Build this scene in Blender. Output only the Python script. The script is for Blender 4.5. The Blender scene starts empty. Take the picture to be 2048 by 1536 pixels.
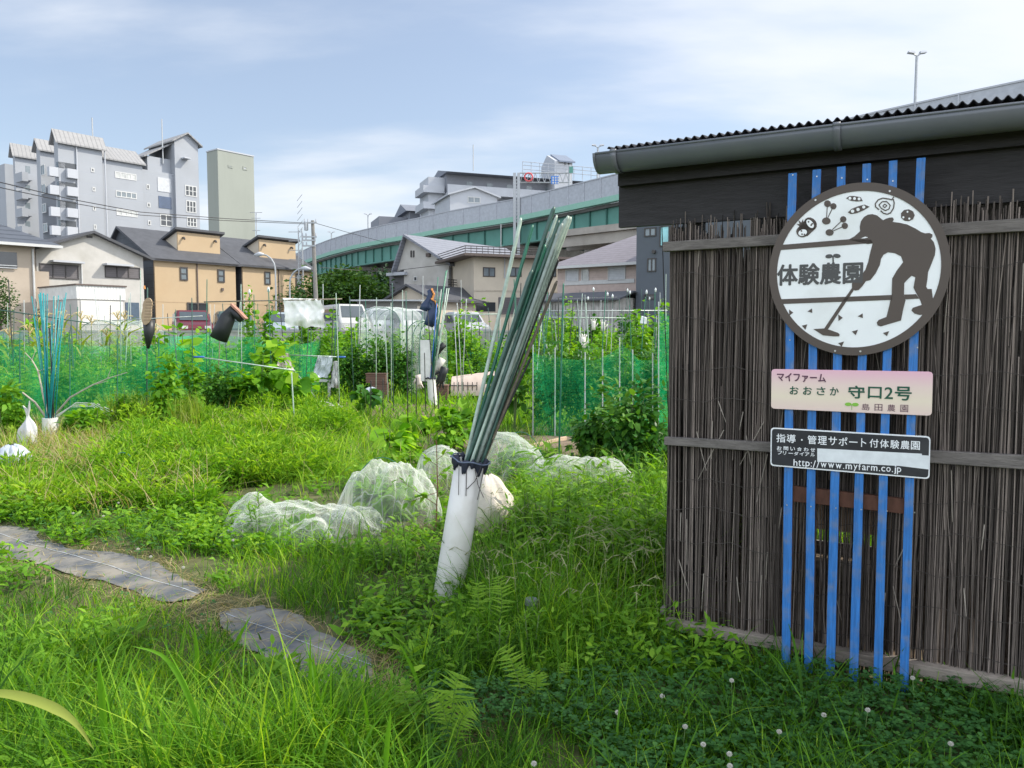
import bpy, bmesh, math, random
import numpy as np
from mathutils import Vector, Matrix, noise as mnoise
R = math.radians
scene = bpy.context.scene
COL = scene.collection
# ------------------------------------------------------------------ camera
H = 1.5                                   # eye height, metres
FPX, CX, CY, HORIZON = 1538.0, 1024.0, 768.0, 665.0     # in 2048 x 1536 photo pixels
PITCH = math.atan((CY - HORIZON) / FPX)
cam_d = bpy.data.cameras.new("camera"); cam = bpy.data.objects.new("camera", cam_d); COL.objects.link(cam)
cam.location = (0, 0, H); cam.rotation_euler = (math.pi/2 - PITCH, 0, 0)
cam_d.sensor_width = 36.0; cam_d.lens = FPX / 2048 * 36.0; cam_d.clip_start = 0.05; cam_d.clip_end = 6000
scene.camera = cam
# ------------------------------------------------------------------ light
SUN_AZ = math.atan2(0.985, 0.16); SUN_EL = R(43)       # azimuth from +Y towards +X
SUN_STRENGTH, SKY_STRENGTH, EXPOSURE = 3.5, 0.12, 0.66
sun_d = bpy.data.lights.new("sun", 'SUN'); sun = bpy.data.objects.new("sun", sun_d); COL.objects.link(sun)
sun_d.energy = SUN_STRENGTH; sun_d.angle = R(0.6); sun_d.color = (1.0, 0.93, 0.80)
sdir = Vector((math.sin(SUN_AZ)*math.cos(SUN_EL), math.cos(SUN_AZ)*math.cos(SUN_EL), math.sin(SUN_EL)))
sun.rotation_euler = sdir.to_track_quat('Z', 'Y').to_euler()
sun.location = sdir * 60
world = bpy.data.worlds.new("World"); scene.world = world; world.use_nodes = True
wn, wl = world.node_tree.nodes, world.node_tree.links
wn.clear()
w_out = wn.new('ShaderNodeOutputWorld'); w_bg = wn.new('ShaderNodeBackground')
sky = wn.new('ShaderNodeTexSky'); sky.sky_type = 'NISHITA'; sky.sun_disc = False
sky.sun_elevation = SUN_EL; sky.sun_rotation = SUN_AZ; sky.air_density = 1.0; sky.dust_density = 1.6; sky.ozone_density = 1.0
w_tc = wn.new('ShaderNodeTexCoord')
# thin high cloud: stretched noise on the view direction, projected on a flat cloud deck
w_sep = wn.new('ShaderNodeSeparateXYZ'); wl.new(w_tc.outputs['Generated'], w_sep.inputs[0])
w_zc = wn.new('ShaderNodeMath'); w_zc.operation = 'MAXIMUM'; wl.new(w_sep.outputs['Z'], w_zc.inputs[0]); w_zc.inputs[1].default_value = 0.0
w_za = wn.new('ShaderNodeMath'); w_za.operation = 'ADD'; wl.new(w_zc.outputs[0], w_za.inputs[0]); w_za.inputs[1].default_value = 0.16
w_dx = wn.new('ShaderNodeMath'); w_dx.operation = 'DIVIDE'; wl.new(w_sep.outputs['X'], w_dx.inputs[0]); wl.new(w_za.outputs[0], w_dx.inputs[1])
w_dy = wn.new('ShaderNodeMath'); w_dy.operation = 'DIVIDE'; wl.new(w_sep.outputs['Y'], w_dy.inputs[0]); wl.new(w_za.outputs[0], w_dy.inputs[1])
w_cmb = wn.new('ShaderNodeCombineXYZ'); wl.new(w_dx.outputs[0], w_cmb.inputs['X']); wl.new(w_dy.outputs[0], w_cmb.inputs['Y'])
w_map = wn.new('ShaderNodeMapping'); w_map.inputs['Rotation'].default_value = (0, 0, R(35)); w_map.inputs['Scale'].default_value = (0.42, 0.95, 1); w_map.inputs['Location'].default_value = (3.1, 0.4, 0)
wl.new(w_cmb.outputs[0], w_map.inputs['Vector'])
w_n = wn.new('ShaderNodeTexNoise'); w_n.inputs['Scale'].default_value = 1.25; w_n.inputs['Detail'].default_value = 7; w_n.inputs['Roughness'].default_value = 0.52
wl.new(w_map.outputs[0], w_n.inputs['Vector'])
w_bias = wn.new('ShaderNodeMath'); w_bias.operation = 'MULTIPLY_ADD'; wl.new(w_sep.outputs['X'], w_bias.inputs[0]); w_bias.inputs[1].default_value = 0.20; wl.new(w_n.outputs['Fac'], w_bias.inputs[2])
w_rmp = wn.new('ShaderNodeMapRange'); w_rmp.interpolation_type = 'SMOOTHSTEP'
w_rmp.inputs['From Min'].default_value = 0.40; w_rmp.inputs['From Max'].default_value = 0.66; w_rmp.inputs['To Min'].default_value = 0.20; w_rmp.inputs['To Max'].default_value = 0.95
wl.new(w_bias.outputs[0], w_rmp.inputs['Value'])
w_mix = wn.new('ShaderNodeMix'); w_mix.data_type = 'RGBA'
wl.new(sky.outputs[0], w_mix.inputs['A']); 
# cloud overhead and behind the viewer is brightened and thickened, added as unseen fill
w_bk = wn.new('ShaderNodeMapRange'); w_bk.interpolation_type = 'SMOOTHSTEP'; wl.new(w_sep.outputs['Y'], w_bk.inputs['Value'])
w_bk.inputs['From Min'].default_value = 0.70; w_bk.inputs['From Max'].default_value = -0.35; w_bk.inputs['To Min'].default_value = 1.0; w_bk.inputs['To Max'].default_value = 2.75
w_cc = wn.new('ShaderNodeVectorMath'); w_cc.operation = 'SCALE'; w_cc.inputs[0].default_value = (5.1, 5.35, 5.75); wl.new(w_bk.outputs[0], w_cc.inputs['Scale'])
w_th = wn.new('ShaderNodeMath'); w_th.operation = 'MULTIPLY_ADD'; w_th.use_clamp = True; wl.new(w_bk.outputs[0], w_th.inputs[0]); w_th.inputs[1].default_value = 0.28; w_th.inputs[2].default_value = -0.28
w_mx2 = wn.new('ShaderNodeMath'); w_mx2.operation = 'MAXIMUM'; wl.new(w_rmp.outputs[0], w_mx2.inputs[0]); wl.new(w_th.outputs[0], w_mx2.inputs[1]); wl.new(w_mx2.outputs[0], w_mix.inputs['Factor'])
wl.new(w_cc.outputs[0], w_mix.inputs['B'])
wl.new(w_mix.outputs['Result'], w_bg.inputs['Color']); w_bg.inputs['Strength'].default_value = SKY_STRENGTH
wl.new(w_bg.outputs[0], w_out.inputs['Surface'])
scene.view_settings.view_transform = 'Standard'; scene.view_settings.look = 'None'
scene.view_settings.exposure = EXPOSURE; scene.view_settings.gamma = 1.0
scene.cycles.transparent_max_bounces = 24; scene.cycles.max_bounces = 8
scene.cycles.use_denoising = True

# ------------------------------------------------------------------ photo geometry helpers
_fw = Vector((0, math.cos(PITCH), -math.sin(PITCH))); _up = Vector((0, math.sin(PITCH), math.cos(PITCH))); _rt = Vector((1, 0, 0))
def ray(px, py): return _rt*((px-CX)/FPX) + _up*((CY-py)/FPX) + _fw
def at(px, py, Y):
    r = ray(px, py); return Vector((0, 0, H)) + r*(Y/r.y)
def gnd(px, py, z=0.0):
    r = ray(px, py); return Vector((0, 0, H)) + r*((z-H)/r.z)
def zat(py, Y, z_=None):      # height of photo row py at depth Y
    k = (CY-py)/FPX; c, s = math.cos(PITCH), math.sin(PITCH)
    return H + Y*(k*c - s)/(c + k*s)

# ------------------------------------------------------------------ materials
MATS = {}
def _nt(name):
    m = bpy.data.materials.new(name); m.use_nodes = True
    nt = m.node_tree; nt.nodes.clear(); out = nt.nodes.new('ShaderNodeOutputMaterial')
    return m, nt, nt.nodes, nt.links, out
def mat(name, col, rough=0.7, var=0.18, scale=6.0, bump=0.0, bscale=40.0, metal=0.0, spec=0.4, stretch=None, tint=0.0, dirt=None):
    """painted or natural surface: two octaves of noise on the colour, optional bump, optional per-piece tint"""
    if name in MATS: return MATS[name]
    m, nt, n, l, out = _nt(name)
    b = n.new('ShaderNodeBsdfPrincipled'); l.new(b.outputs[0], out.inputs[0])
    b.inputs['Roughness'].default_value = rough; b.inputs['Metallic'].default_value = metal; b.inputs['Specular IOR Level'].default_value = spec
    tc = n.new('ShaderNodeTexCoord'); mp = n.new('ShaderNodeMapping'); l.new(tc.outputs['Object'], mp.inputs[0])
    if stretch: mp.inputs['Scale'].default_value = stretch
    nz = n.new('ShaderNodeTexNoise'); nz.inputs['Scale'].default_value = scale; nz.inputs['Detail'].default_value = 6; nz.inputs['Roughness'].default_value = 0.65
    l.new(mp.outputs[0], nz.inputs['Vector'])
    mr = n.new('ShaderNodeMapRange'); mr.inputs['From Min'].default_value = 0.3; mr.inputs['From Max'].default_value = 0.7
    mr.inputs['To Min'].default_value = 1-var; mr.inputs['To Max'].default_value = 1+var; l.new(nz.outputs['Fac'], mr.inputs['Value'])
    mul = n.new('ShaderNodeMix'); mul.data_type = 'RGBA'; mul.blend_type = 'MULTIPLY'; mul.inputs['Factor'].default_value = 1
    mul.inputs['A'].default_value = (*col, 1); l.new(mr.outputs[0], mul.inputs['B'])
    cur = mul.outputs['Result']
    if tint:
        a = n.new('ShaderNodeAttribute'); a.attribute_name = 'tint'
        m2 = n.new('ShaderNodeMapRange'); m2.inputs['To Min'].default_value = 1-tint; m2.inputs['To Max'].default_value = 1+tint; l.new(a.outputs['Fac'], m2.inputs['Value'])
        mu2 = n.new('ShaderNodeMix'); mu2.data_type = 'RGBA'; mu2.blend_type = 'MULTIPLY'; mu2.inputs['Factor'].default_value = 1
        l.new(cur, mu2.inputs['A']); l.new(m2.outputs[0], mu2.inputs['B']); cur = mu2.outputs['Result']
    if dirt:
        dz = n.new('ShaderNodeTexNoise'); dz.inputs['Scale'].default_value = dirt[1]; dz.inputs['Detail'].default_value = 8; l.new(tc.outputs['Object'], dz.inputs['Vector'])
        dr = n.new('ShaderNodeMapRange'); dr.inputs['From Min'].default_value = 0.5; dr.inputs['From Max'].default_value = 0.72; dr.inputs['To Max'].default_value = dirt[2]; l.new(dz.outputs['Fac'], dr.inputs['Value'])
        dm = n.new('ShaderNodeMix'); dm.data_type = 'RGBA'; l.new(dr.outputs[0], dm.inputs['Factor']); l.new(cur, dm.inputs['A']); dm.inputs['B'].default_value = (*dirt[0], 1); cur = dm.outputs['Result']
    l.new(cur, b.inputs['Base Color'])
    if bump:
        bz = n.new('ShaderNodeTexNoise'); bz.inputs['Scale'].default_value = bscale; bz.inputs['Detail'].default_value = 5; l.new(mp.outputs[0], bz.inputs['Vector'])
        bp = n.new('ShaderNodeBump'); bp.inputs['Strength'].default_value = bump; bp.inputs['Distance'].default_value = 0.01
        l.new(bz.outputs['Fac'], bp.inputs['Height']); l.new(bp.outputs[0], b.inputs['Normal'])
    MATS[name] = m; return m
def lined(name, col, line_col, period, axis=2, width=0.08, rough=0.7, var=0.1, scale=3.0, angle=None, bump=0.25):
    """surface with parallel joints (siding, panels, tiles) across local axis; the joint is a groove of its own colour"""
    if name in MATS: return MATS[name]
    m, nt, n, l, out = _nt(name)
    b = n.new('ShaderNodeBsdfPrincipled'); l.new(b.outputs[0], out.inputs[0]); b.inputs['Roughness'].default_value = rough
    tc = n.new('ShaderNodeTexCoord'); sp = n.new('ShaderNodeSeparateXYZ'); l.new(tc.outputs['Object'], sp.inputs[0])
    src = sp.outputs[axis]
    if angle is not None:
        dt = n.new('ShaderNodeVectorMath'); dt.operation = 'DOT_PRODUCT'; dt.inputs[1].default_value = angle; l.new(tc.outputs['Object'], dt.inputs[0]); src = dt.outputs['Value']
    dv = n.new('ShaderNodeMath'); dv.operation = 'DIVIDE'; l.new(src, dv.inputs[0]); dv.inputs[1].default_value = period
    fr = n.new('ShaderNodeMath'); fr.operation = 'FRACT'; l.new(dv.outputs[0], fr.inputs[0])
    lt = n.new('ShaderNodeMath'); lt.operation = 'LESS_THAN'; l.new(fr.outputs[0], lt.inputs[0]); lt.inputs[1].default_value = width
    nz = n.new('ShaderNodeTexNoise'); nz.inputs['Scale'].default_value = scale; nz.inputs['Detail'].default_value = 6; l.new(tc.outputs['Object'], nz.inputs['Vector'])
    mr = n.new('ShaderNodeMapRange'); mr.inputs['From Min'].default_value = 0.3; mr.inputs['From Max'].default_value = 0.7; mr.inputs['To Min'].default_value = 1-var; mr.inputs['To Max'].default_value = 1+var; l.new(nz.outputs['Fac'], mr.inputs['Value'])
    mx = n.new('ShaderNodeMix'); mx.data_type = 'RGBA'; l.new(lt.outputs[0], mx.inputs['Factor']); mx.inputs['A'].default_value = (*col, 1); mx.inputs['B'].default_value = (*line_col, 1)
    mu = n.new('ShaderNodeMix'); mu.data_type = 'RGBA'; mu.blend_type = 'MULTIPLY'; mu.inputs['Factor'].default_value = 1; l.new(mx.outputs['Result'], mu.inputs['A']); l.new(mr.outputs[0], mu.inputs['B'])
    l.new(mu.outputs['Result'], b.inputs['Base Color'])
    bp = n.new('ShaderNodeBump'); bp.invert = True; bp.inputs['Strength'].default_value = bump; bp.inputs['Distance'].default_value = 0.02; l.new(lt.outputs[0], bp.inputs['Height']); l.new(bp.outputs[0], b.inputs['Normal'])
    MATS[name] = m; return m
def leafmat(name, c0, c1, c2, trans=0.35, rough=0.5, spec=0.16):
    """foliage: hue of each leaf from its own 'tint' value, light passes through the blade"""
    if name in MATS: return MATS[name]
    m, nt, n, l, out = _nt(name)
    a = n.new('ShaderNodeAttribute'); a.attribute_name = 'tint'
    cr = n.new('ShaderNodeValToRGB'); e = cr.color_ramp.elements
    e[0].color = (*c0, 1); e[1].color = (*c2, 1); k = e.new(0.5); k.color = (*c1, 1); l.new(a.outputs['Fac'], cr.inputs[0])
    b = n.new('ShaderNodeBsdfPrincipled'); b.inputs['Roughness'].default_value = rough; b.inputs['Specular IOR Level'].default_value = spec; l.new(cr.outputs[0], b.inputs['Base Color'])
    t = n.new('ShaderNodeBsdfTranslucent')
    tm = n.new('ShaderNodeMix'); tm.data_type = 'RGBA'; tm.blend_type = 'MULTIPLY'; tm.inputs['Factor'].default_value = 1; l.new(cr.outputs[0], tm.inputs['A']); tm.inputs['B'].default_value = (1.8, 1.75, 0.5, 1)
    l.new(tm.outputs['Result'], t.inputs['Color'])
    mx = n.new('ShaderNodeMixShader'); mx.inputs[0].default_value = trans; l.new(b.outputs[0], mx.inputs[1]); l.new(t.outputs[0], mx.inputs[2]); l.new(mx.outputs[0], out.inputs[0])
    MATS[name] = m; return m
def netmat(name, col, cover=0.5, cell=0.012, fold=0.2, trans=0.5, grid_k=0.3, graze=0.35, gw=0.32):
    """woven net: threads cover part of the sheet, the rest is open; thread colour scatters and transmits"""
    if name in MATS: return MATS[name]
    m, nt, n, l, out = _nt(name)
    d = n.new('ShaderNodeBsdfDiffuse'); d.inputs[0].default_value = (*col, 1)
    t = n.new('ShaderNodeBsdfTranslucent'); t.inputs[0].default_value = (*col, 1)
    m1 = n.new('ShaderNodeMixShader'); m1.inputs[0].default_value = trans; l.new(d.outputs[0], m1.inputs[1]); l.new(t.outputs[0], m1.inputs[2])
    tr = n.new('ShaderNodeBsdfTransparent'); mx = n.new('ShaderNodeMixShader'); l.new(tr.outputs[0], mx.inputs[1]); l.new(m1.outputs[0], mx.inputs[2])
    tc = n.new('ShaderNodeTexCoord'); nz = n.new('ShaderNodeTexNoise'); nz.inputs['Scale'].default_value = 2.2; nz.inputs['Detail'].default_value = 5; l.new(tc.outputs['Object'], nz.inputs['Vector'])
    uv = n.new('ShaderNodeUVMap'); sp = n.new('ShaderNodeSeparateXYZ'); l.new(uv.outputs[0], sp.inputs[0])
    grid = None
    for ax in (0, 1):
        dv = n.new('ShaderNodeMath'); dv.operation = 'DIVIDE'; l.new(sp.outputs[ax], dv.inputs[0]); dv.inputs[1].default_value = cell
        fr = n.new('ShaderNodeMath'); fr.operation = 'FRACT'; l.new(dv.outputs[0], fr.inputs[0])
        lt = n.new('ShaderNodeMath'); lt.operation = 'LESS_THAN'; l.new(fr.outputs[0], lt.inputs[0]); lt.inputs[1].default_value = gw
        if grid is None: grid = lt
        else:
            g = n.new('ShaderNodeMath'); g.operation = 'MAXIMUM'; l.new(grid.outputs[0], g.inputs[0]); l.new(lt.outputs[0], g.inputs[1]); grid = g
    mr = n.new('ShaderNodeMapRange'); mr.inputs['From Min'].default_value = 0.3; mr.inputs['From Max'].default_value = 0.7; mr.inputs['To Min'].default_value = cover-fold; mr.inputs['To Max'].default_value = cover+fold; l.new(nz.outputs['Fac'], mr.inputs['Value'])
    ma = n.new('ShaderNodeMath'); ma.operation = 'MULTIPLY_ADD'; l.new(grid.outputs[0], ma.inputs[0]); ma.inputs[1].default_value = grid_k; l.new(mr.outputs[0], ma.inputs[2])
    lw = n.new('ShaderNodeLayerWeight'); lw.inputs['Blend'].default_value = 0.35; mg = n.new('ShaderNodeMath'); mg.operation = 'MULTIPLY_ADD'; l.new(lw.outputs['Facing'], mg.inputs[0]); mg.inputs[1].default_value = graze; l.new(ma.outputs[0], mg.inputs[2]); mg.use_clamp = True
    l.new(mg.outputs[0], mx.inputs[0]); l.new(mx.outputs[0], out.inputs[0])
    MATS[name] = m; return m
def glassmat(name, col, rough=0.08):
    return mat(name, col, rough=rough, var=0.25, scale=0.8, spec=0.6)

# ------------------------------------------------------------------ object helpers
def tag(o, label, cat, group=None, kind=None):
    if label: o['label'] = label
    if cat: o['category'] = cat
    if group: o['group'] = group
    if kind: o['kind'] = kind
    return o
def thing(name, label, cat, loc=(0, 0, 0), group=None):
    o = bpy.data.objects.new(name, None); COL.objects.link(o); o.location = loc; o.empty_display_size = 0.1
    return tag(o, label, cat, group)
def link(name, me, m, parent=None, world_space=True):
    o = bpy.data.objects.new(name, me); COL.objects.link(o)
    if m: me.materials.append(m)
    if parent is not None:
        o.parent = parent
        if world_space:
            off = Vector((0, 0, 0)); p = parent
            while p: off += p.location; p = p.parent
            o.location = -off
    return o
class MB:
    """collects boxes, tubes and polygons (world space) into ONE mesh object"""
    def __init__(s): s.v = []; s.f = []
    def add(s, vs, fs):
        k = len(s.v); s.v += [tuple(x) for x in vs]; s.f += [tuple(i+k for i in f) for f in fs]
        return s
    def hexa(s, p):   # 8 corners: bottom 4 ccw, top 4 ccw
        return s.add(p, [(3, 2, 1, 0), (4, 5, 6, 7), (0, 1, 5, 4), (1, 2, 6, 5), (2, 3, 7, 6), (3, 0, 4, 7)])
    def box(s, x0, x1, y0, y1, z0, z1, M=None):
        p = [(x0, y0, z0), (x1, y0, z0), (x1, y1, z0), (x0, y1, z0), (x0, y0, z1), (x1, y0, z1), (x1, y1, z1), (x0, y1, z1)]
        if M is not None: p = [M(q) for q in p]
        return s.hexa(p)
    def tube(s, pts, rad, n=6, cap=True):
        pts = [Vector(p) for p in pts]; rs = rad if isinstance(rad, (list, tuple)) else [rad]*len(pts)
        k = len(s.v); ref = None
        for i, p in enumerate(pts):
            d = (pts[min(i+1, len(pts)-1)] - pts[max(i-1, 0)])
            d = d.normalized() if d.length > 1e-9 else Vector((0, 0, 1))
            if ref is None:
                ref = d.orthogonal().normalized()
            ref = (ref - d*ref.dot(d)); ref = ref.normalized() if ref.length > 1e-6 else d.orthogonal().normalized()
            w = d.cross(ref)
            for j in range(n):
                a = 2*math.pi*j/n; s.v.append(tuple(p + (ref*math.cos(a) + w*math.sin(a))*rs[i]))
        for i in range(len(pts)-1):
            for j in range(n):
                a, b = k+i*n+j, k+i*n+(j+1) % n; s.f.append((a, b, b+n, a+n))
        if cap:
            s.f.append(tuple(k+j for j in reversed(range(n)))); e = k+(len(pts)-1)*n; s.f.append(tuple(e+j for j in range(n)))
        return s
    def prism(s, poly, M, d0, d1):
        """poly: (a,b) pairs; M(a,b,d) -> point; a closed slab from d0 to d1"""
        n = len(poly); k = len(s.v)
        s.v += [tuple(M(a, b, d0)) for a, b in poly] + [tuple(M(a, b, d1)) for a, b in poly]
        s.f.append(tuple(k+i for i in range(n))); s.f.append(tuple(k+n+i for i in reversed(range(n))))
        for i in range(n): s.f.append((k+i, k+n+i, k+n+(i+1) % n, k+(i+1) % n))
        return s
    def mesh(s, name, smooth=False):
        me = bpy.data.meshes.new(name); me.from_pydata(s.v, [], s.f); me.update()
        bm = bmesh.new(); bm.from_mesh(me); bmesh.ops.recalc_face_normals(bm, faces=bm.faces); bm.to_mesh(me); bm.free()
        if smooth: me.polygons.foreach_set('use_smooth', [True]*len(me.polygons))
        return me
    def build(s, name, m, parent=None, smooth=False, bevel=0):
        o = link(name, s.mesh(name, smooth), m, parent)
        if bevel:
            b = o.modifiers.new('bevel', 'BEVEL'); b.width = bevel; b.segments = 2; b.limit_method = 'ANGLE'
        return o
def npmesh(name, V, F, tint=None, smooth=False, uv=None):
    """fast mesh from arrays: V (n,3); F (m,3) or (m,4); tint per vertex"""
    V = np.ascontiguousarray(V, dtype=np.float32); F = np.ascontiguousarray(F, dtype=np.int32)
    me = bpy.data.meshes.new(name); k = F.shape[1]
    me.vertices.add(len(V)); me.vertices.foreach_set('co', V.ravel())
    me.loops.add(F.size); me.loops.foreach_set('vertex_index', F.ravel())
    me.polygons.add(len(F)); me.polygons.foreach_set('loop_start', np.arange(0, F.size, k, dtype=np.int32))
    try: me.polygons.foreach_set('loop_total', np.full(len(F), k, dtype=np.int32))
    except Exception: pass
    if smooth: me.polygons.foreach_set('use_smooth', np.ones(len(F), dtype=bool))
    me.update(calc_edges=True)
    if tint is not None:
        at_ = me.attributes.new('tint', 'FLOAT', 'POINT'); at_.data.foreach_set('value', np.ascontiguousarray(tint, dtype=np.float32))
    if uv is not None:
        ul = me.uv_layers.new(name='UVMap'); ul.data.foreach_set('uv', np.ascontiguousarray(uv[F.ravel()], dtype=np.float32).ravel())
    return me
class Leaves:
    """bakes copies of a small leaf outline into one mesh"""
    def __init__(s): s.V = []; s.F = []; s.T = []; s.n = 0
    def add(s, tv, tf, P, S, D, N, W, L, tint):
        tv = np.asarray(tv, float); tf = np.asarray(tf, int); n = len(P)
        if n == 0: return
        W = np.broadcast_to(np.asarray(W, float), (n,)); L = np.broadcast_to(np.asarray(L, float), (n,))
        V = P[:, None, :] + tv[None, :, 0, None]*(S*W[:, None])[:, None, :] + tv[None, :, 1, None]*(D*L[:, None])[:, None, :] + tv[None, :, 2, None]*(N*L[:, None])[:, None, :]
        F = tf[None] + (np.arange(n)*len(tv))[:, None, None] + s.n
        s.V.append(V.reshape(-1, 3)); s.F.append(F.reshape(-1, tf.shape[1])); s.T.append(np.repeat(np.broadcast_to(tint, (n,)), len(tv))); s.n += n*len(tv)
    def build(s, name, m, parent=None):
        if not s.V: return None
        return link(name, npmesh(name, np.concatenate(s.V), np.concatenate(s.F), np.concatenate(s.T)), m, parent)
LEAF4 = ([(0, 0, 0), (.5, .45, .10), (0, 1, -.10), (-.5, .45, .10)], [(0, 1, 2), (0, 2, 3)])
LEAF8 = ([(0, 0, 0), (.32, .18, .05), (.5, .45, .07), (.3, .78, .0), (0, 1, -.16), (-.3, .78, .0), (-.5, .45, .07), (-.32, .18, .05), (0, .45, 0)],
         [(0, 1, 8), (1, 2, 8), (2, 3, 8), (3, 4, 8), (4, 5, 8), (5, 6, 8), (6, 7, 8), (7, 0, 8)])
LANCE = ([(0, 0, 0), (.5, .3, .03), (.35, .7, -.04), (0, 1, -.2), (-.35, .7, -.04), (-.5, .3, .03)], [(0, 1, 2, 5), (5, 2, 4, 4), (2, 3, 4, 4)])
LANCE = (LANCE[0], [(0, 1, 5), (1, 2, 5), (5, 2, 4), (2, 3, 4)])
def unit(a): return a/np.maximum(np.linalg.norm(a, axis=-1, keepdims=True), 1e-9)
def frames(D, rng, up=0.6):
    """side and normal for leaf directions D, the leaf face turned mostly upwards"""
    ref = np.tile(np.array([0, 0, 1.0]), (len(D), 1)) + rng.normal(0, 1-up, (len(D), 3))
    S = unit(np.cross(D, ref)); N = np.cross(S, D); return S, N
# ------------------------------------------------------------------ plan frames
def vdir(vp): d = Vector((vp-CX, FPX, 0)); return d.normalized()
A_DIR = vdir(2250); B_DIR = Vector((-A_DIR.y, A_DIR.x, 0))
class Face:
    """a vertical plane: origin Q, horizontal direction d, outward normal towards the camera; (s, z, off) -> point"""
    def __init__(s, Q, d):
        s.Q = Vector((Q[0], Q[1], 0)); s.d = Vector(d).normalized(); n = Vector((s.d.y, -s.d.x, 0))
        if n.dot(s.Q) > 0: n = -n
        s.n = n
    def P(s, a, z, off=0.0): return s.Q + s.d*a + s.n*off + Vector((0, 0, z))
    def hit(s, px, py, off=0.0):
        r = ray(px, py); o = s.Q + s.n*off; t = s.n.dot(o)/s.n.dot(r); p = r*t + Vector((0, 0, H))
        return (p - s.Q).dot(s.d), p.z
    def S(s, px, py=HORIZON, off=0.0): return s.hit(px, py, off)[0]
    def bx(s, mb, s0, s1, z0, z1, o0, o1):   # o1 nearer the viewer than o0
        return mb.box(min(s0, s1), max(s0, s1), o0, o1, z0, z1, M=lambda q: s.P(q[0], q[2], q[1]))
    def pbox(s, mb, px0, py0, px1, py1, o0, o1):
        a, zt = s.hit(px0, py0, o1); b, zb = s.hit(px1, py1, o1); return s.bx(mb, a, b, min(zb, zt), max(zb, zt), o0, o1)
def face_at(px, Y, d): p = at(px, HORIZON, Y); return Face(p, d)
def window(parent, F, px0, py0, px1, py1, fm, pm, mull=1, off=0.0, bar=0.05, name='window', rows=1):
    s0, z1 = F.hit(px0, py0); s1, z0 = F.hit(px1, py1)
    if s0 > s1: s0, s1 = s1, s0
    if z0 > z1: z0, z1 = z1, z0
    m = MB(); F.bx(m, s0, s1, z0, z0+bar, off, off+0.05); F.bx(m, s0, s1, z1-bar, z1, off, off+0.05)
    for k in range(mull+2):
        c = s0 + bar/2 + (s1-s0-bar)*k/(mull+1); F.bx(m, c-bar/2, c+bar/2, z0+bar+.001, z1-bar-.001, off, off+0.048)
    for k in range(1, rows):
        c = z0 + (z1-z0)*k/rows; F.bx(m, s0+bar+.001, s1-bar-.001, c-bar/3, c+bar/3, off, off+0.044)
    f = m.build(name, fm, parent); p = MB(); F.bx(p, s0+bar*.3, s1-bar*.3, z0+bar*.3, z1-bar*.3, off-.03, off+0.012); p.build('pane', pm, f)
    return f
def roof_s(F, s0, s1, t0, t1, ze, zr, ov=0.35, th=0.14, tr=None):
    """gable roof, ridge along s"""
    m = MB(); tm = (t0+t1)/2 if tr is None else tr
    for ta, sg in ((t0, -1), (t1, 1)):
        sl = (zr-ze)/abs(tm-ta); e = ta + sg*ov; zo = ze - sl*ov
        m.prism([(e, zo), (tm, zr), (tm, zr+th), (e, zo+th)], lambda a, b, d: F.P(d, b, -a), s0-ov, s1+ov)
    return m
def roof_t(F, s0, s1, t0, t1, ze, zr, ov=0.35, th=0.14, sr=None, ze1=None):
    """gable roof, ridge along depth"""
    m = MB(); sm = (s0+s1)/2 if sr is None else sr
    for sa, sg, z_ in ((s0, -1, ze), (s1, 1, ze if ze1 is None else ze1)):
        sl = (zr-z_)/abs(sm-sa); e = sa + sg*ov; zo = z_ - sl*ov
        m.prism([(e, zo), (sm, zr), (sm, zr+th), (e, zo+th)], lambda a, b, d: F.P(a, b, -d), t0-ov, t1+ov)
    return m
# ------------------------------------------------------------------ the setting: ground, terrace, path
soil = mat('soil', (0.155, 0.115, 0.08), rough=0.95, var=0.45, scale=9, bump=0.8, bscale=30)
turf = mat('turf', (0.075, 0.085, 0.03), rough=0.95, var=0.5, scale=7, bump=0.6, bscale=30, dirt=((0.13, 0.10, 0.055), 2.3, 0.8))
asph = mat('asphalt', (0.16, 0.16, 0.155), rough=0.9, var=0.15, scale=3, bump=0.2, bscale=80)
conc = mat('concrete', (0.33, 0.325, 0.31), rough=0.85, var=0.2, scale=2.5, bump=0.2, bscale=30, dirt=((0.15, 0.14, 0.12), 1.6, 0.6))
def hgt(x, y): return 0.035*mnoise.noise(Vector((x*0.8, y*0.8, 0.3)))
def ground_sheet():
    xs = sorted(set([-3000, -800, -300, -120, -60] + [round(-40+i*1.0, 2) for i in range(81)] + [round(-6+i*.25, 2) for i in range(49)] + [60, 120, 300, 800, 3000]))
    ys = sorted(set([-400, -60, -10] + [round(0+i*0.25, 2) for i in range(48)] + [round(12+i*1.0, 2) for i in range(30)] + [60, 120, 300, 800, 4000]))
    v = [(x, y, hgt(x, y) if abs(x) < 40 and 0 < y < 40 else 0.0) for y in ys for x in xs]; nx = len(xs)
    f = [(j*nx+i, j*nx+i+1, (j+1)*nx+i+1, (j+1)*nx+i) for j in range(len(ys)-1) for i in range(nx-1)]
    me = bpy.data.meshes.new('ground'); me.from_pydata(v, [], f); me.update(); me.polygons.foreach_set('use_smooth', [True]*len(f))
    return link('ground', me, turf)
tag(ground_sheet(), None, None, kind='structure')
LOT = 1.1
tag(MB().box(-400, 400, 36.3, 900, -0.5, LOT).build('parking_lot', asph), None, None, kind='structure')
w = MB().box(-60, 45, 36.0, 36.25, -0.3, 1.52); w.box(-60, 45, 35.97, 36.28, 1.52, 1.6)
tag(w.build('retaining_wall', conc), 'long low concrete wall holding up the car park behind the plots', 'wall')

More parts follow.
